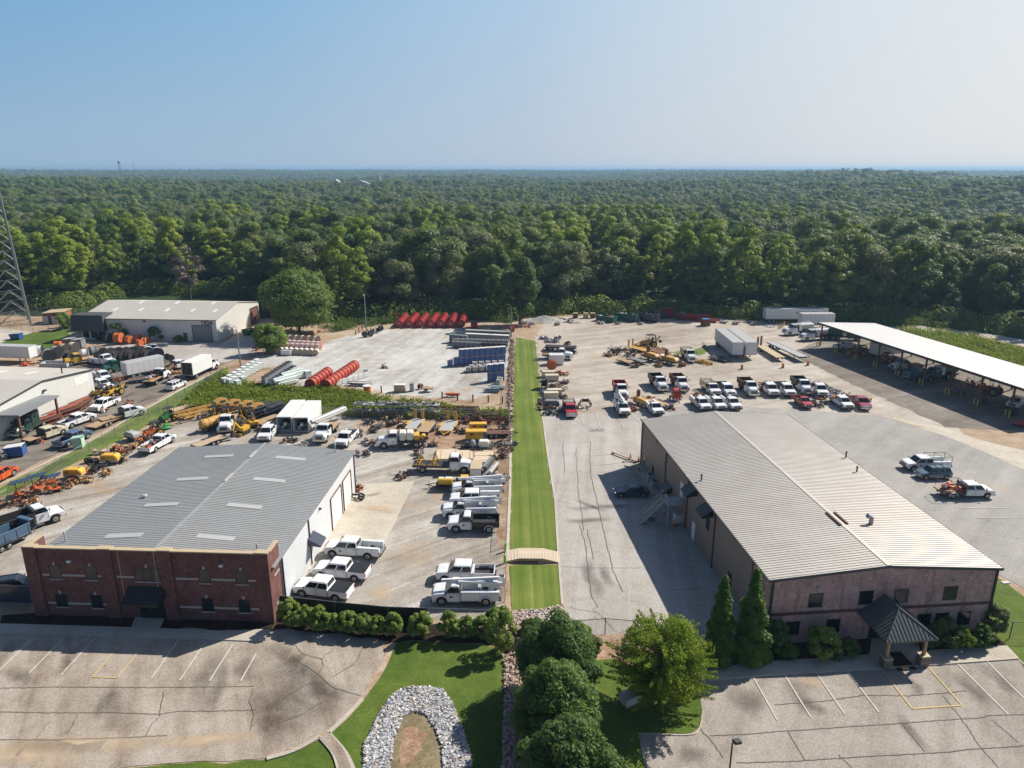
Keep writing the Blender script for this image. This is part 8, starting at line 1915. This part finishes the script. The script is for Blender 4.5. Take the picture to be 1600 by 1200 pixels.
mb_ = lambda: make_iboxtank('blue2', 'whitematte', 1.15, 1.15, 1.75, 'red')
rrow('blu', mb_, (713, 571), (786, 566), 10, -3, 'blue boxed pallet, %s from the left in the long blue row', 'pallet', BLS)
for i in range(10):
 a = G(713, 571).lerp(G(786, 566), i/9); 
 if i > 0: inst('blu', mb_, (a.x, a.y, ZG+1.83), R(-3), 'blue boxed pallet stacked on top, %s from the left in the long row' % ordn[i-1], 'pallet', BLS)
P('blu', mb_, 703.5, 572, -3, 'single low blue pallet left of the long blue row', 'pallet', BLS, scale=(1, 1, .8))
mw = lambda: make_coil('lgrey', 1.0, 1.35)
rrow('coilw2', mw, (742, 574), (783, 572), 5, 88, 'white-grey coil, %s from the left before the blue row', 'cable coil', 'white-grey coils'); rrow('coilw2', mw, (732, 582), (763, 580), 4, 88, 'white-grey coil, %s from the left in the nearer coil row', 'cable coil', 'white-grey coils'); rrow('coilw2', mw, (737, 579), (783, 577), 5, 88, 'white-grey coil, %s from the left in the middle coil row', 'cable coil', 'white-grey coils')
rrow('blu2', mb_, (766, 596), (784, 594), 3, -3, 'blue boxed pallet, %s from the left in the small nearer block', 'pallet', BLS)
for i in range(3): a = G(766, 596).lerp(G(784, 594), i/2); inst('blu', mb_, (a.x, a.y, ZG+1.83), R(-3), 'blue boxed pallet on top of the small nearer block, %s' % ordn[i], 'pallet', BLS)
P('coilw2', mw, 781, 599, 80, 'white coil at the corner of the small blue block', 'cable coil'); P('coilw2', mw, 780, 603, 60, 'lowest white coil at the corner of the small blue block', 'cable coil')
P('bpl', lambda: make_bundle(10, 3.4, 1.4, .09, ('steelblue', 'lgrey'), 1), 769, 613, -5, 'flat blue plate stack at the lower corner of the gravel yard', 'plate stack'); P('gpl', lambda: make_bundle(10, 3.4, 1.2, .09, (gw, 'teal'), 1), 777, 608, -5, 'flat green plate stack above the blue plates', 'plate stack'); P('orb', lambda: make_bundle(8, 3.0, .9, .1, ('orange',), 1), 707, 620, 0, 'orange plastic barrier lying at the gravel edge', 'barrier')
P('rbx', lambda: make_iboxtank('red', 'red', 1.8, 1.6, 1.6, name='red_bin'), 741, 513, 0, 'dark red bin right of the red reel files', 'bin'); P('rbx', None, 800, 518, 0, 'red bin at the head of the grass strip', 'bin', scale=.8)
P('skid', lambda: make_junk(('dark', 'lgrey', 'orange'), 10, 1.4, 1.0, 1.0, 101, 'plate_compactor'), 602, 575, 0, 'small machine on a pallet alone in the gravel yard', 'machine')
def gate(): 
 r_ = empty('white_barrier'); m = MB()
 for k in range(6): m.cb((-3.6+k*1.45, 0, .5), (1.4, .35, .9))
 m.build('panel', 'whitematte', r_, bevel=.05); m = MB()
 for k in range(6): m.cb((-3.6+k*1.45, 0, .06), (1.3, .6, .12))
 m.build('foot', 'lgrey', r_); return r_
P('wbar', gate, 551, 595, 52, 'row of white barrier panels right of the long red reel file', 'barrier'); P('wbar2', lambda: make_bundle(8, 5.5, 1.4, .12, ('lgrey', 'whitematte', 'dark'), 1), 562, 603, -8, 'flat white and grey boards right of the red reels', 'boards')
P('obrl', lambda: (lambda r: (MB().cyl((0, 0, 0), (0, 0, 1.2), .7, .75, 14).build('tub', 'orange', r), MB().cyl((0, 0, 1.2), (0, 0, 1.35), .85, n=14).build('lid', 'whitematte', r), r)[2])(empty('orange_tub')), 574, 613, 0, 'orange tub with white lid at the weed edge', 'tub')
P('bag', lambda: make_iboxtank('whitematte', 'lgrey', 1.1, 1.1, .9, name='bulk_bag'), 572, 584, 10, 'white bulk bag beside the white barrier panels', 'bulk bag')
P('brushp', lambda: make_junk(('wood2', 'brown', 'rust'), 26, 3.2, 2.0, .8, 105, 'brush_pile'), 548, 615, 0, 'pile of dry brown branches at the weed edge', 'brush pile')
P('wpal', lambda: make_iboxtank('wood2', 'whitematte', 2.2, 1.2, 1.4, name='timber_crate'), 625, 612, 0, 'pale timber crate at the front edge of the gravel yard', 'crate'); P('wpal2', lambda: make_iboxtank('lgrey', 'grey', .9, .9, 1.5, name='grey_cabinet'), 644, 611, 0, 'narrow grey cabinet beside the pale timber crate', 'cabinet'); P('wpal3', lambda: make_reel(1.1, .7, 'brown', 'dark'), 657, 608, 60, 'small brown reel right of the grey cabinet', 'cable reel'); P('ptab', lambda: make_trailer(2.0, 1.0, 'wood', 'wood', 1, z=.7, tongue=.3), 668, 612, 0, 'small wooden cart at the gravel yard edge', 'cart')
# ---- right yard : items down the right edge of the grass strip
P('cabl', lambda: make_junk(('blue', 'grey', 'lgrey', 'brown'), 30, 3.4, 1.6, 1.1, 120, 'wire_heap'), 862, 535, 0, 'heap of coiled wire and blue bits at the top of the right yard', 'wire heap'); P('rcoil', lambda: make_wheelpile(6), 885, 538, 0, 'brown coil pile beside the coiled wire heap', 'coil pile')
P('blkfl', lambda: make_lowboy(7.5, 2.3, 'dark', 'black', 1.1), 876, 548, 170, 'black flat trailer behind the old stake truck', 'trailer')
P('blkm', lambda: make_junk(('black', 'dark'), 18, 1.6, 1.6, 2.0, 122, 'attachment'), 895, 553, 0, 'black machine attachment right of the old stake truck', 'machine attachment')
V('t_stake', lambda: mt(body='flat', cargo='stake', L=7.0), (893, 562), (850, 560), 'white truck with rust brown stake bed beside the grass strip', WT)
P('wbox', lambda: make_container('white', 3.2, 2.0, 2.2, False), 869, 569, 180, 'small white storage box in front of the stake truck', 'container')
P('oreel', lambda: make_reel(2.2, .9, 'orange', 'reelred', 'reelred'), 862, 578, 0, 'single orange-red reel on its trailer beside the grass strip', 'cable reel')
P('ojk', lambda: make_junk(('orange', 'rust', 'ochre'), 20, 3.4, 1.4, .8, 124, 'machine_heap', True), 875, 586, 0, 'orange machine parts below the single orange reel', 'machine parts')
tnk = lambda: make_iboxtank('cream', 'cream', 2.8, 1.3, 1.2, name='fuel_tank')
for i, (px, py) in enumerate(((857, 589), (862, 595), (866, 618), (861, 623))): P('ftank', tnk, px, py, 3, 'cream box tank along the strip, %s from the top' % ordn[i], 'tank', 'cream box tanks')
P('dreel', lambda: make_reel(2.3, 1.2, 'wiredark', 'black'), 851, 607, 80, 'dark upright reel beside the grass strip', 'cable reel')
P('sjk1', lambda: make_junk(('brown', 'dark', 'rust', 'tan'), 18, 3.2, 1.2, .9, 130, 'scrap_heap', True), 866, 606, 0, 'brown scrap right of the dark upright reel', 'scrap heap'); P('sjk1', None, 872, 612, 10, 'second brown scrap heap above the cream tanks', 'scrap heap'); P('sjk1', None, 856, 640, 10, 'brown scrap left of the grey generator', 'scrap heap')
P('ggen', lambda: make_compressor('grey', 'dark', 2.8), 862, 637, 0, 'grey towable generator left of the red pickup', 'generator'); P('sjk2', lambda: make_junk(('dark', 'black', 'grey'), 20, 2.6, 1.4, 1.0, 131), 860, 648, 0, 'black engine scrap at the corner of the driveway', 'scrap heap')
V('p_red', lambda: mk('red', cab='ext', bed='stake', L=6.0, grille='chrome', dually=True), (895, 659), (886, 634), 'red pickup with black stake bed parked alone by the grass strip', PT)
P('rtr', lambda: make_reel_trailer(1.3, 'black', 'brown', True), 914, 636, 270, 'brown reel trailer with small black reel right of the red stake pickup', 'trailer')
# middle cluster
P('jm', lambda: make_junk(('dark', 'black', 'navy', 'rust', 'brown'), 34, 3.4, 3.0, 2.4, 140, 'vibratory_plow'), 961, 553, 0, 'dark spider-like plow machine, left one', 'plow machine'); P('jm', None, 985, 556, 70, 'dark spider-like plow machine, right one', 'plow machine')
P('tr_s1', lambda: make_trailer(4.2, 1.8, 'wood', 'black', 1), 977, 568, -52, 'small trailer with tan deck in front of the plow machines', 'trailer'); P('tr_s2', lambda: make_trailer(4.2, 1.8, 'grey', 'black', 1), 998, 567, -52, 'small trailer with grey deck beside the tan one', 'trailer')
P('tr_y', lambda: make_trailer(6.5, 2.3, 'ochre', 'ochre', 2, True), 1001, 549, -52, 'ochre tilt trailer with dark ramps behind the yellow compressors', 'trailer'); P('tr_o', lambda: make_trailer(6.0, 2.3, 'rust', 'ochre', 2), 1026, 552, -60, 'rust-decked ochre trailer among the yellow machines', 'trailer')
P('ybig', lambda: make_tractor('ochre', True), 1012, 543, 200, 'ochre backhoe loader with pale bucket at the back of the cluster', 'loader', scale=1.3)
def ctr():
 r_ = make_compressor('ochre', 'dark', 3.4); m = MB(); m.cb((-1.2, .2, 2.0), (.5, .5, 1.4)); m.cb((-2.2, 0, .8), (1.4, 1.2, .12)); m.build('vacuum_mast', 'brown', r_); return r_
P('ctr', ctr, 1018, 563, -55, 'ochre boxed vacuum trailer, left one in front of the loader', 'vacuum trailer', scale=1.15); P('ctr', None, 1047, 569, -50, 'ochre boxed vacuum trailer, right one with a cream tank', 'vacuum trailer', scale=1.15)
P('bgt', lambda: make_iboxtank('tank', 'tank', 1.6, 1.4, 1.2, name='poly_tank'), 1037, 563, 10, 'cream poly tank on the ground by the right vacuum trailer', 'tank')
V('t_stk2', lambda: mt(body='flat', cargo='stake', L=7.0), (1086, 573), (1066, 552), 'white flatbed truck with stakes in the middle of the yard', WT)
P('ywire', lambda: make_junk(('yellow', 'ochre', 'yellow'), 26, 3.6, 1.6, 1.1, 144, 'yellow_frame_heap', True), 1100, 568, -50, 'tangle of yellow steel frames left of the white box trailers', 'frame heap')
P('lowtr', lambda: make_trailer(5.0, 2.1, 'dark', 'black', 2, z=.5), 1124, 563, -55, 'dark small trailer half under the shadow of the box trailers', 'trailer')
P('stub', lambda: make_junk(('brown', 'wood'), 6, .8, .8, 1.6, 146, 'post_stub'), 1099, 543, 0, 'short brown post stub behind the yellow frames', 'post')
mst = lambda: make_semitrailer(15.2, 2.55, 1.15, 2.85)
V('semitr', mst, (1160, 570), (1117, 532), 'long white box trailer, left one of the parallel pair', 'trailer'); V('semitr', mst, (1182, 570), (1135, 532), 'long white box trailer, right one of the parallel pair', 'trailer')
V('lowb1', lambda: make_lowboy(11.5, 2.4, 'tan', 'black', 1.0), (1222, 567), (1186, 545), 'low flatbed trailer with tan deck beside the white box trailers', 'trailer'); V('lowb2', lambda: make_lowboy(14.5, 2.5, 'lgrey', 'dark', 1.3), (1255, 566), (1205, 543), 'long flatbed trailer with pale grey deck', 'trailer')
P('ramp2', lambda: (lambda r: ([MB().cb((0, s*.75, 1.2), (.15, .7, 2.4)).build('ramp', 'brown', r) for s in (-1, 1)], r)[1])(empty('loading_ramps')), 1186, 541, -50, 'pair of upright brown loading ramps at the tan flatbed', 'ramps')
for px, py, lab in ((1159, 577, 'in front of the white box trailers'), (1223, 575, 'at the nose of the tan flatbed'), (1262, 571, 'at the nose of the grey flatbed')): P('barrel', lambda: make_cone(True), px, py, 0, 'orange and white traffic barrel '+lab, 'traffic barrel')
# wood edge
for px, py, k, lab in ((899, 497, 'brown', 'small brown box at the wood edge, left one'), (915, 497, 'tan', 'small tan crate at the wood edge, middle one'), (926, 497, 'brown', 'rounded brown crate at the wood edge, right one')): P('bxe'+k, (lambda k=k: make_iboxtank(k, 'tan', 1.4, 1.2, 1.4, name='wood_crate')), px, py, 0, lab, 'crate')
P('dg1', lambda: make_dumpster('dgreen', 6.0, 2.4, 1.4, True), 947, 502, -38, 'green open dumpster full of rubbish, left one at the wood edge', 'dumpster'); P('dg2', lambda: make_dumpster('dgreen', 6.2, 2.4, 1.9, True), 980, 501, -30, 'taller green open dumpster, right one at the wood edge', 'dumpster'); P('dk1', lambda: make_dumpster('navy', 5.6, 2.4, 2.1, True), 1015, 502, -35, 'black open dumpster at the wood edge', 'dumpster'); P('rd1', lambda: make_dumpster('navy', 3.6, 2.2, 2.3, True, 'red', 'bin'), 1031, 497, -60, 'dark bin with red top behind the black dumpster', 'dumpster'); P('rd2', lambda: make_dumpster('red', 3.2, 2.2, 2.3, True, 'red', 'bin'), 1042, 496, -60, 'red bin beside the dark bin', 'dumpster'); P('rd3', lambda: make_dumpster('brown', 3.4, 2.2, 1.9, True), 1062, 499, -50, 'brown dumpster left of the red steel heap', 'dumpster')
P('redst', lambda: make_bundle(34, 9.5, 3.4, .14, ('red', 'reelred', 'dark'), 2, 'red_steel_heap'), 1086, 500, -8, 'long heap of red steel beams at the wood edge', 'steel heap'); P('redst2', lambda: make_bundle(16, 6.0, 2.4, .14, ('red', 'reelred'), 1, 'red_steel_heap'), 1104, 503, -15, 'smaller red steel heap beside the blue-topped crate', 'steel heap')
P('bcage', lambda: make_iboxtank('brown', 'blue2', 2.2, 1.8, 1.9, name='stillage'), 1102, 509, 10, 'brown crate with bright blue top cover', 'crate')
def mound(): 
 r_ = empty('gravel_heap'); m = MB(); n = 22; k = 7; rr = random.Random(3); vs = [(0, 0, 1.7)]; fs = []
 for i in range(1, k+1):
  for j in range(n): a = 6.283*j/n; q = i/k; vs.append((math.cos(a)*7*q*rr.uniform(.92, 1.08), math.sin(a)*3.2*q*rr.uniform(.92, 1.08), max(-.05, 1.7*(1-q)**1.1+rr.uniform(-.1, .12)*(1-q))))
 for j in range(n): fs.append((0, 1+j, 1+(j+1) % n))
 for i in range(k-1):
  for j in range(n): fs.append((1+i*n+j, 1+(i+1)*n+j, 1+(i+1)*n+(j+1) % n, 1+i*n+(j+1) % n))
 m.add(vs, fs); m.build('gravel_slope', GM['gravel'], r_, smooth=True); return r_
P('mound', mound, 852, 502, 0, 'low grey gravel heap at the wood edge above the grass strip', 'gravel heap'); P('mound', None, 903, 505, 0, 'small flat gravel heap right of the first one', 'gravel heap', scale=(.35, .4, .3))
P('log', lambda: (lambda r: (MB().cyl((-1.9, 0, .35), (1.9, 0, .3), .35, .3, 12).build('pipe_shell', 'grey', r), MB().cyl((1.9, 0, .3), (1.91, 0, .3), .22, n=10).build('pipe_mouth', 'dark', r), r)[2])(empty('concrete_pipe')), 880, 501, -30, 'grey concrete pipe lying beside the gravel heap', 'pipe'); P('junkw', lambda: make_junk(('rust', 'brown', 'red', 'wood'), 18, 4, 1.5, .7, 150), 818, 511, 0, 'low rusty scrap at the head of the grass strip', 'scrap heap')
# right yard truck rows
V('t_rdump', lambda: mt(body='dump', bodypaint='red', L=7.4, hz=1.8), (976, 633), (963, 604), 'white truck with tall red dump body', WT)
V('p_bkt', lambda: mk(cab='reg', bed='utility', boom=True, L=6.4, W=2.1), (978, 655), (964, 632), 'white bucket utility truck in front of the red dump truck', WT)
P('ytl', ctr, 1002, 634, -60, 'yellow compressor trailer right of the red dump truck', 'compressor'); P('tr_s3', lambda: make_trailer(5.0, 2.0, 'wood', 'black', 2), 1028, 634, -55, 'tan-decked black trailer between the white trucks', 'trailer'); P('otrl', lambda: make_reel_trailer(2.3, 'reelred', 'lgrey'), 1056, 625, 270, 'orange-red reel on a trailer between two white trucks', 'trailer')
V('p_u5', lambda: mk(cab='reg', bed='utility', L=6.0), (1031, 653), (1012, 634), 'white utility pickup below the tan-decked trailer', PT)
mfl = lambda: mt(body='dump', L=7.4, bodypaint='black')
V('t_dk', mfl, (1038, 616), (1019, 596), 'white truck with black body, left end of the back truck row', WT)
V('t_dk2', lambda: mt(body='dump', L=7.4, bodypaint='brown'), (1070, 616), (1053, 597), 'white truck with brown dump body right of the orange reel', WT)
V('p_fb', lambda: mk(cab='reg', bed='stake', L=6.6, dually=True, W=2.15, hz=1.28, cz=2.1), (1121, 623), (1099, 604), 'white truck with stake bed, third in the back truck row', WT)
V('p_fb2', lambda: mk(cab='crew', bed='dump', L=6.8, W=2.1, hz=1.28, cz=2.1), (1144, 624), (1122, 605), 'white crew cab truck with dark bed, fourth in the back truck row', WT)
V('t_dk2', mfl, (1181, 625), (1157, 602), 'large white truck with brown dump body in mid row', WT)
V('p_fb3', lambda: mk(cab='crew', bed='flat', L=6.8, W=2.1, dually=True, hz=1.28, cz=2.1, cargo='junk2'), (1211, 623), (1191, 605), 'white crew cab flatbed with wooden load right of the large brown dump truck', WT)
V('p_fb2', mfl, (1236, 623), (1216, 606), 'white crew cab truck with dark body, left of the grey dump truck', WT)
V('t_dk', mfl, (1264, 622), (1240, 600), 'large white dump truck with black body near the red pickup', WT)
V('p_fb3', mfl, (1286, 623), (1270, 607), 'white truck squeezed right of the large black dump truck', WT)
mup = lambda: mk(cab='ext', bed='utility', L=6.0, cargo='junk')
V('p_up', mup, (1106, 646), (1082, 627), 'white pickup with loaded rack, left one in the front row', PT); V('p_up', mup, (1129, 645), (1106, 627), 'white pickup with loaded rack, middle one in the front row', PT); V('p_up2', lambda: mk(cab='ext', bed='utility', L=6.0, cargo='rack'), (1153, 645), (1130, 627), 'white pickup with ladder rack, right one in the front row', PT)
V('p_r2', lambda: mk('red', cab='reg', bed='open', L=5.2, W=1.85, hz=1.1, cz=1.75), (1264, 641), (1244, 627), 'small red pickup beside the black machine', PT)
P('blkcar', lambda: make_junk(('black', 'dark'), 30, 2.6, 1.8, 1.4, 160, 'black_machine'), 1277, 634, -45, 'black machine between the small red pickup and white crew cab', 'machine')
V('p_cr', lambda: mk(bed='open', L=6.6, cargo='junk'), (1330, 645), (1296, 623), 'white crew cab pickup with loaded bed left of the dark red pickup', PT)
V('p_dr', lambda: mk(plain((.30, .012, .04), .35, 0, .6, .1), bed='open', L=5.8, grille='chrome'), (1355, 645), (1333, 626), 'dark red crew cab pickup at the right end of the row', PT)
P('trb', lambda: make_trailer(5.0, 2.0, 'dark', 'black', 2), 1291, 612, -50, 'black trailer behind the loaded white crew cab', 'trailer'); P('bjk', lambda: make_junk(('black', 'lgrey', 'tan'), 16, 3, 1.6, 1.4, 163, 'skid_machine'), 1313, 621, -40, 'black machine on a trailer behind the loaded white crew cab', 'machine')
# top right
V('semi_long', lambda: make_semitrailer(17.5, 2.6, 1.2, 2.9), (1282, 504), (1200, 504), 'long white lettered box trailer at the wood edge', 'trailer')
tr = bpy.data.curves.new('trailer_lettering', 'FONT'); tr.body = 'AUTO PARTS'; tr.size = 1.0; tr.shear = .3; tr.extrude = .01; tr.offset = .02; tro = bpy.data.objects.new('trailer_lettering', tr); COL.objects.link(tro); tro.parent = PROTO['semi_long']; tro.location = (-.5, -1.335, 2.75); tro.rotation_euler = (math.pi/2, 0, 0); tr.materials.append(M('blue2')); TXT.append(tro)
V('semi_sh', lambda: make_semitrailer(9.0, 2.6, 1.2, 2.8), (1290, 512), (1258, 512), 'shorter white box trailer in front of the long lettered one', 'trailer')
V('semi_v1', lambda: mt(body='vac', L=8.6, hood=2.0, cz=2.8, hz=1.9, tandem=True), (1226, 524), (1266, 521), 'white tank truck, upper one near the shed end', WT); V('semi_v2', lambda: mt(body='vac', L=9.6, hood=2.0, cz=2.8, hz=1.9, tandem=True), (1249, 533), (1302, 529), 'white vacuum truck with locker, lower one near the shed end', WT)
V('dktank', lambda: mt('dgreen', body='vac', L=8.5, cargo='darktank', tandem=True, hood=2.0), (1345, 532), (1290, 530), 'dark tank truck behind the first shed posts', WT)
P('wbits', lambda: make_junk(('whitematte', 'lgrey'), 8, 4, 1.6, .5, 166, 'white_scrap'), 1208, 511, 0, 'white scrap on the ground under the long lettered trailer', 'scrap heap'); P('ypost', make_tractor and (lambda: make_junk(('ochre', 'yellow'), 8, 2.0, 1.2, 1.6, 167, 'yellow_frame_heap')), 1222, 512, 0, 'yellow frames under the long lettered trailer', 'frame heap')
# under the shed
def under(key, mk_, i, dy, rz, lab, cat, scale=None):
 w = F5.world(i*bay, dy); inst(key, mk_, (w.x, w.y, ZG), F5.th+R(rz), lab, cat, None, scale)
under('p_w2', None, .6, 4, 100, 'white pickup in the shade of the first shed bay', PT); under('ldo', lambda: make_tractor('orange', True), 1.5, 3.2, 250, 'orange loader in the second shed bay', 'loader'); under('btr', None, 1.9, 8.5, 95, 'grey-white box trailer deep under the shed', 'trailer')
under('ldo', None, 2.6, 5, 100, 'orange digger in the third shed bay', 'loader'); under('t_flatw', None, 3.5, 4.6, 270, 'white cab truck in the fourth shed bay', WT); under('dktank', None, 4.6, 6.0, 275, 'dark green tank truck in the fifth shed bay', WT); under('t_teal', lambda: mt('steelblue', body='flat', L=7.6), 4.45, 2.8, 270, 'steel blue truck with chrome bumper at the front of the fifth shed bay', WT)
under('ldr2', lambda: make_tractor('reelred', False), 6.3, 7.5, 200, 'red and grey tractor in the shed bay near the right edge', 'tractor', 1.2); under('jrd', lambda: make_junk(('red', 'brown', 'orange', 'dark'), 26, 4, 3, 1.8, 170, 'machine_heap'), 2.2, 7, 0, 'red and orange machine parts deep under the shed', 'machine parts')
under('p_open', None, 7.35, 6.0, 300, 'white crew cab pickup under the shed at the right edge', PT); under('p_whop', None, 7.9, 11.0, 320, 'white pickup beyond the last shed post at the right edge', PT); under('jrd', None, 5.6, 9, 40, 'dark machine parts by the back posts of the shed', 'machine parts')
for i, (px, py) in enumerate(((1349, 705),)): pass
P('binr', lambda: make_iboxtank('black', 'dark', .8, .8, 1.2, name='waste_drum'), 1537, 634, 0, 'black drum at the shed post second from the right', 'drum'); P('binr', None, 1584, 652, 0, 'black drum at the rightmost shed post', 'drum')
P('redtr2', lambda: make_trailer(4, 1.8, 'red', 'red', 1), 1606, 668, 150, 'dark red trailer just entering at the right edge', 'trailer')
# three vehicles on the right lot
V('p_cage', lambda: mk(bed='utility', L=6.6, cargo='rack', W=2.1), (1407, 733), (1483, 732), 'white crew cab pickup with dark pipe rack on the right lot', PT)
V('suvb', lambda: make_car(plain((.10, .15, .19), .3, .2, .6, .1), 'suv'), (1431, 747), (1482, 746), 'slate blue estate car in front of the rack pickup', 'car')
V('p_mach', lambda: mk(cab='crew', bed='flat', L=7.0, W=2.1, cargo='machine', dually=True), (1545, 775), (1465, 775), 'white truck loaded with red pumps and dark cages', PT)
V('sedan', lambda: make_car('navy', 'sedan'), (962, 775), (1010, 774), 'black sedan parked in the building shade', 'car')
# cones and small things by the warehouse
for i, (px, py, lab) in enumerate(((1038, 804, 'at the foot of the steel stairs'), (1053, 823, 'under the stair landing'), (985, 718, 'by the far warehouse corner, left one'), (998, 722, 'by the far warehouse corner, right one'), (998, 735, 'in the shade below the far corner'))): P('cone', make_cone, px, py, 0, 'orange traffic cone '+lab, 'traffic cone', scale=1.3)
def hvac():
 r_ = empty('air_conditioner'); m = MB(); m.cb((0, 0, .5), (.9, .9, 1.0)); m.build('casing', 'lgrey', r_, bevel=.05); m = MB(); m.cyl((0, 0, 1.0), (0, 0, 1.04), .36, n=14); m.build('fan_grille', 'dark', r_); return r_
for px, py, lab in ((1016, 752, 'far'), (1022, 762, 'near')): P('hvac', hvac, px, py, 5, 'pale air conditioner cabinet at the warehouse wall, %s one' % lab, 'air conditioner')
P('hvac', hvac, 1131, 968, 5, 'pale air conditioner cabinet behind the left conical evergreen', 'air conditioner'); P('hvac2', lambda: make_iboxtank('whitematte', 'lgrey', 1.2, 1.0, 1.3, name='power_cabinet'), 1060, 818, 5, 'pale power cabinet under the stair landing', 'cabinet')
for px, py, d in ((983, 731, -52), (991, 743, -52), (1010, 773, -54), (1053, 842, -56), (1078, 882, -57)):
 P('wstop', lambda: (lambda r: (MB().box(-.9, .9, -.08, .08, 0, .13).build('block', 'conc', r, bevel=.02), MB().box(-.6, -.57, -.03, .03, .13, .14).build('pin', 'steel', r), r)[2])(empty('wheel_stop')), px, py, d+180, 'concrete wheel stop in the shaded bays, %s' % {731: 'farthest', 743: 'second farthest', 773: 'behind the black sedan', 842: 'below the steel stairs', 882: 'nearest'}[py], 'wheel stop', 'concrete wheel stops by the warehouse')
P('timb', lambda: (lambda r: (MB().box(-2.5, 2.5, -.1, .1, .15, .3).build('beam', 'wood2', r), MB().box(-2.3, -2.1, -.3, .3, 0, .15).box(2.1, 2.3, -.3, .3, 0, .15).build('foot', 'wood', r), r)[2])(empty('timber_barrier')), 975, 716, -50, 'long timber barrier on the driveway near the far warehouse corner', 'barrier'); P('timb', None, 988, 722, 5, 'short timber barrier between the orange cones', 'barrier', scale=.6)
def mh():
 r_ = empty('manhole_cover'); m = MB(); m.cyl((0, 0, 0), (0, 0, .03), .62, n=20); m.build('cover', 'dark', r_); m = MB(); m.torus((0, 0, .03), (0, 0, 1), .55, .02, 20, 4); m.build('rim', 'grey', r_); return r_
P('mh', mh, 1017, 812, 0, 'dark round manhole cover in the shaded parking bays', 'manhole cover')
P('sgnb', lambda: (lambda r: (MB().cyl((0, 0, 0), (0, 0, 1.0), .03, n=6).build('post', 'steel', r), MB().cb((0, 0, 1.1), (.5, .03, .35)).build('plate', 'whitematte', r), r)[2])(empty('small_sign')), 985, 1093, 20, 'small pale sign board under the feathery tree', 'sign')
# pale boulder / cabinet under the ginkgo
P('ucab', lambda: make_iboxtank('whitematte', 'lgrey', 1.6, 1.1, .8, name='utility_box'), 984, 1098, 30, 'pale utility box on the lawn under the feathery tree', 'cabinet')
P('htrk', lambda: make_junk(('brown', 'wood', 'orange'), 8, 1.0, .8, 1.2, 180, 'small_tool_heap'), 561, 766, 0, 'small brown tool pile at the far corner of the workshop', 'tool pile'); P('htrk2', lambda: make_wheelpile(3), 558, 779, 0, 'few tyres on the concrete pad by the roller doors', 'tyre pile')

# smaller clutter, each heap a thing
CL = [('left', 'rusty and yellow machine bits on the verge', ('rust', 'ochre', 'dark', 'wood'), [(236, 700), (205, 702), (190, 722), (168, 741), (136, 752), (100, 764), (48, 788), (276, 655), (245, 672), (292, 655)], 'from the workshop end'),
      ('row', 'dark and yellow machine parts between the drilling machines', ('dark', 'yellow', 'navy', 'wood'), [(352, 655), (374, 664), (392, 660), (410, 672), (330, 655), (418, 680), (440, 668), (366, 672)], 'in that row'),
      ('clay', 'brown timber and steel pieces on the clay bank', ('brown', 'rust', 'wood2', 'dark'), [(600, 655), (622, 660), (690, 655), (722, 676), (735, 655), (760, 662), (786, 672), (792, 706), (779, 716), (786, 752)], 'from the containers'),
      ('mid', 'yellow and brown attachment pieces in the right yard cluster', ('ochre', 'brown', 'dark', 'rust'), [(972, 548), (994, 545), (1010, 556), (1033, 548), (1040, 556), (1056, 560), (1028, 572), (949, 557), (992, 574), (1066, 572)], 'from the upper left'),
      ('far', 'low grey and white scrap along the wood edge', ('grey', 'whitematte', 'brown', 'rust'), [(818, 506), (832, 507), (870, 508), (890, 504), (938, 506), (965, 507), (1000, 507), (1130, 505), (1150, 507), (1178, 508)], 'from the left'),
      ('lot', 'mixed dark scrap among the left lot vehicles', ('dark', 'rust', 'white', 'orange'), [(160, 590), (186, 596), (204, 589), (215, 575), (246, 588), (272, 596), (62, 690), (120, 656), (160, 644), (200, 633)], 'from the far end'),
      ('yard', 'grey and rust scrap in the gravel below the weeds', ('grey', 'rust', 'lgrey', 'dark'), [(455, 690), (470, 700), (560, 680), (576, 694), (566, 712), (620, 700), (655, 712), (645, 690), (672, 697), (630, 745)], 'from the containers'),
      ('end', 'orange and black machine bits right of the truck rows', ('orange', 'black', 'lgrey', 'tan'), [(1300, 618), (1322, 632), (1308, 628), (1284, 606), (1350, 628), (1380, 560), (1402, 575), (1420, 580), (1340, 552), (1500, 615)], 'from the left'),
      ('top', 'coiled dark bits along the grass strip head', ('dark', 'blue', 'brown', 'grey'), [(850, 530), (872, 530), (885, 546), (858, 548), (868, 585), (880, 600), (850, 616), (876, 622), (852, 632), (878, 642)], 'from the top'),
      ('truck', 'dark loose equipment between parked white trucks', ('dark', 'brown', 'lgrey', 'orange'), [(1092, 620), (1130, 612), (1168, 612), (1200, 612), (1226, 613), (1254, 618), (1280, 622), (1012, 626), (1045, 640), (990, 641)], 'from the left')]
for ci, (k, lab, mts, pts, tail) in enumerate(CL):
 for i, (px, py) in enumerate(pts): P('cl%s%d' % (k, i % 3), (lambda mts=mts, ci=ci, i=i: make_junk(mts, 16, 2.2, 1.3, 1.0, 300+ci*10+i, 'equipment_heap')), px, py, i*47, '%s %s, %s' % (ordn[i], lab, tail), 'equipment heap', lab)

bpy.context.view_layer.update(); dg = bpy.context.evaluated_depsgraph_get()
for o in TXT:
 me = bpy.data.meshes.new_from_object(o.evaluated_get(dg)); n = bpy.data.objects.new(o.name+'_mesh', me); COL.objects.link(n); nm = o.name
 n.parent = o.parent; n.location = o.location; n.rotation_euler = o.rotation_euler; bpy.data.objects.remove(o); n.name = nm
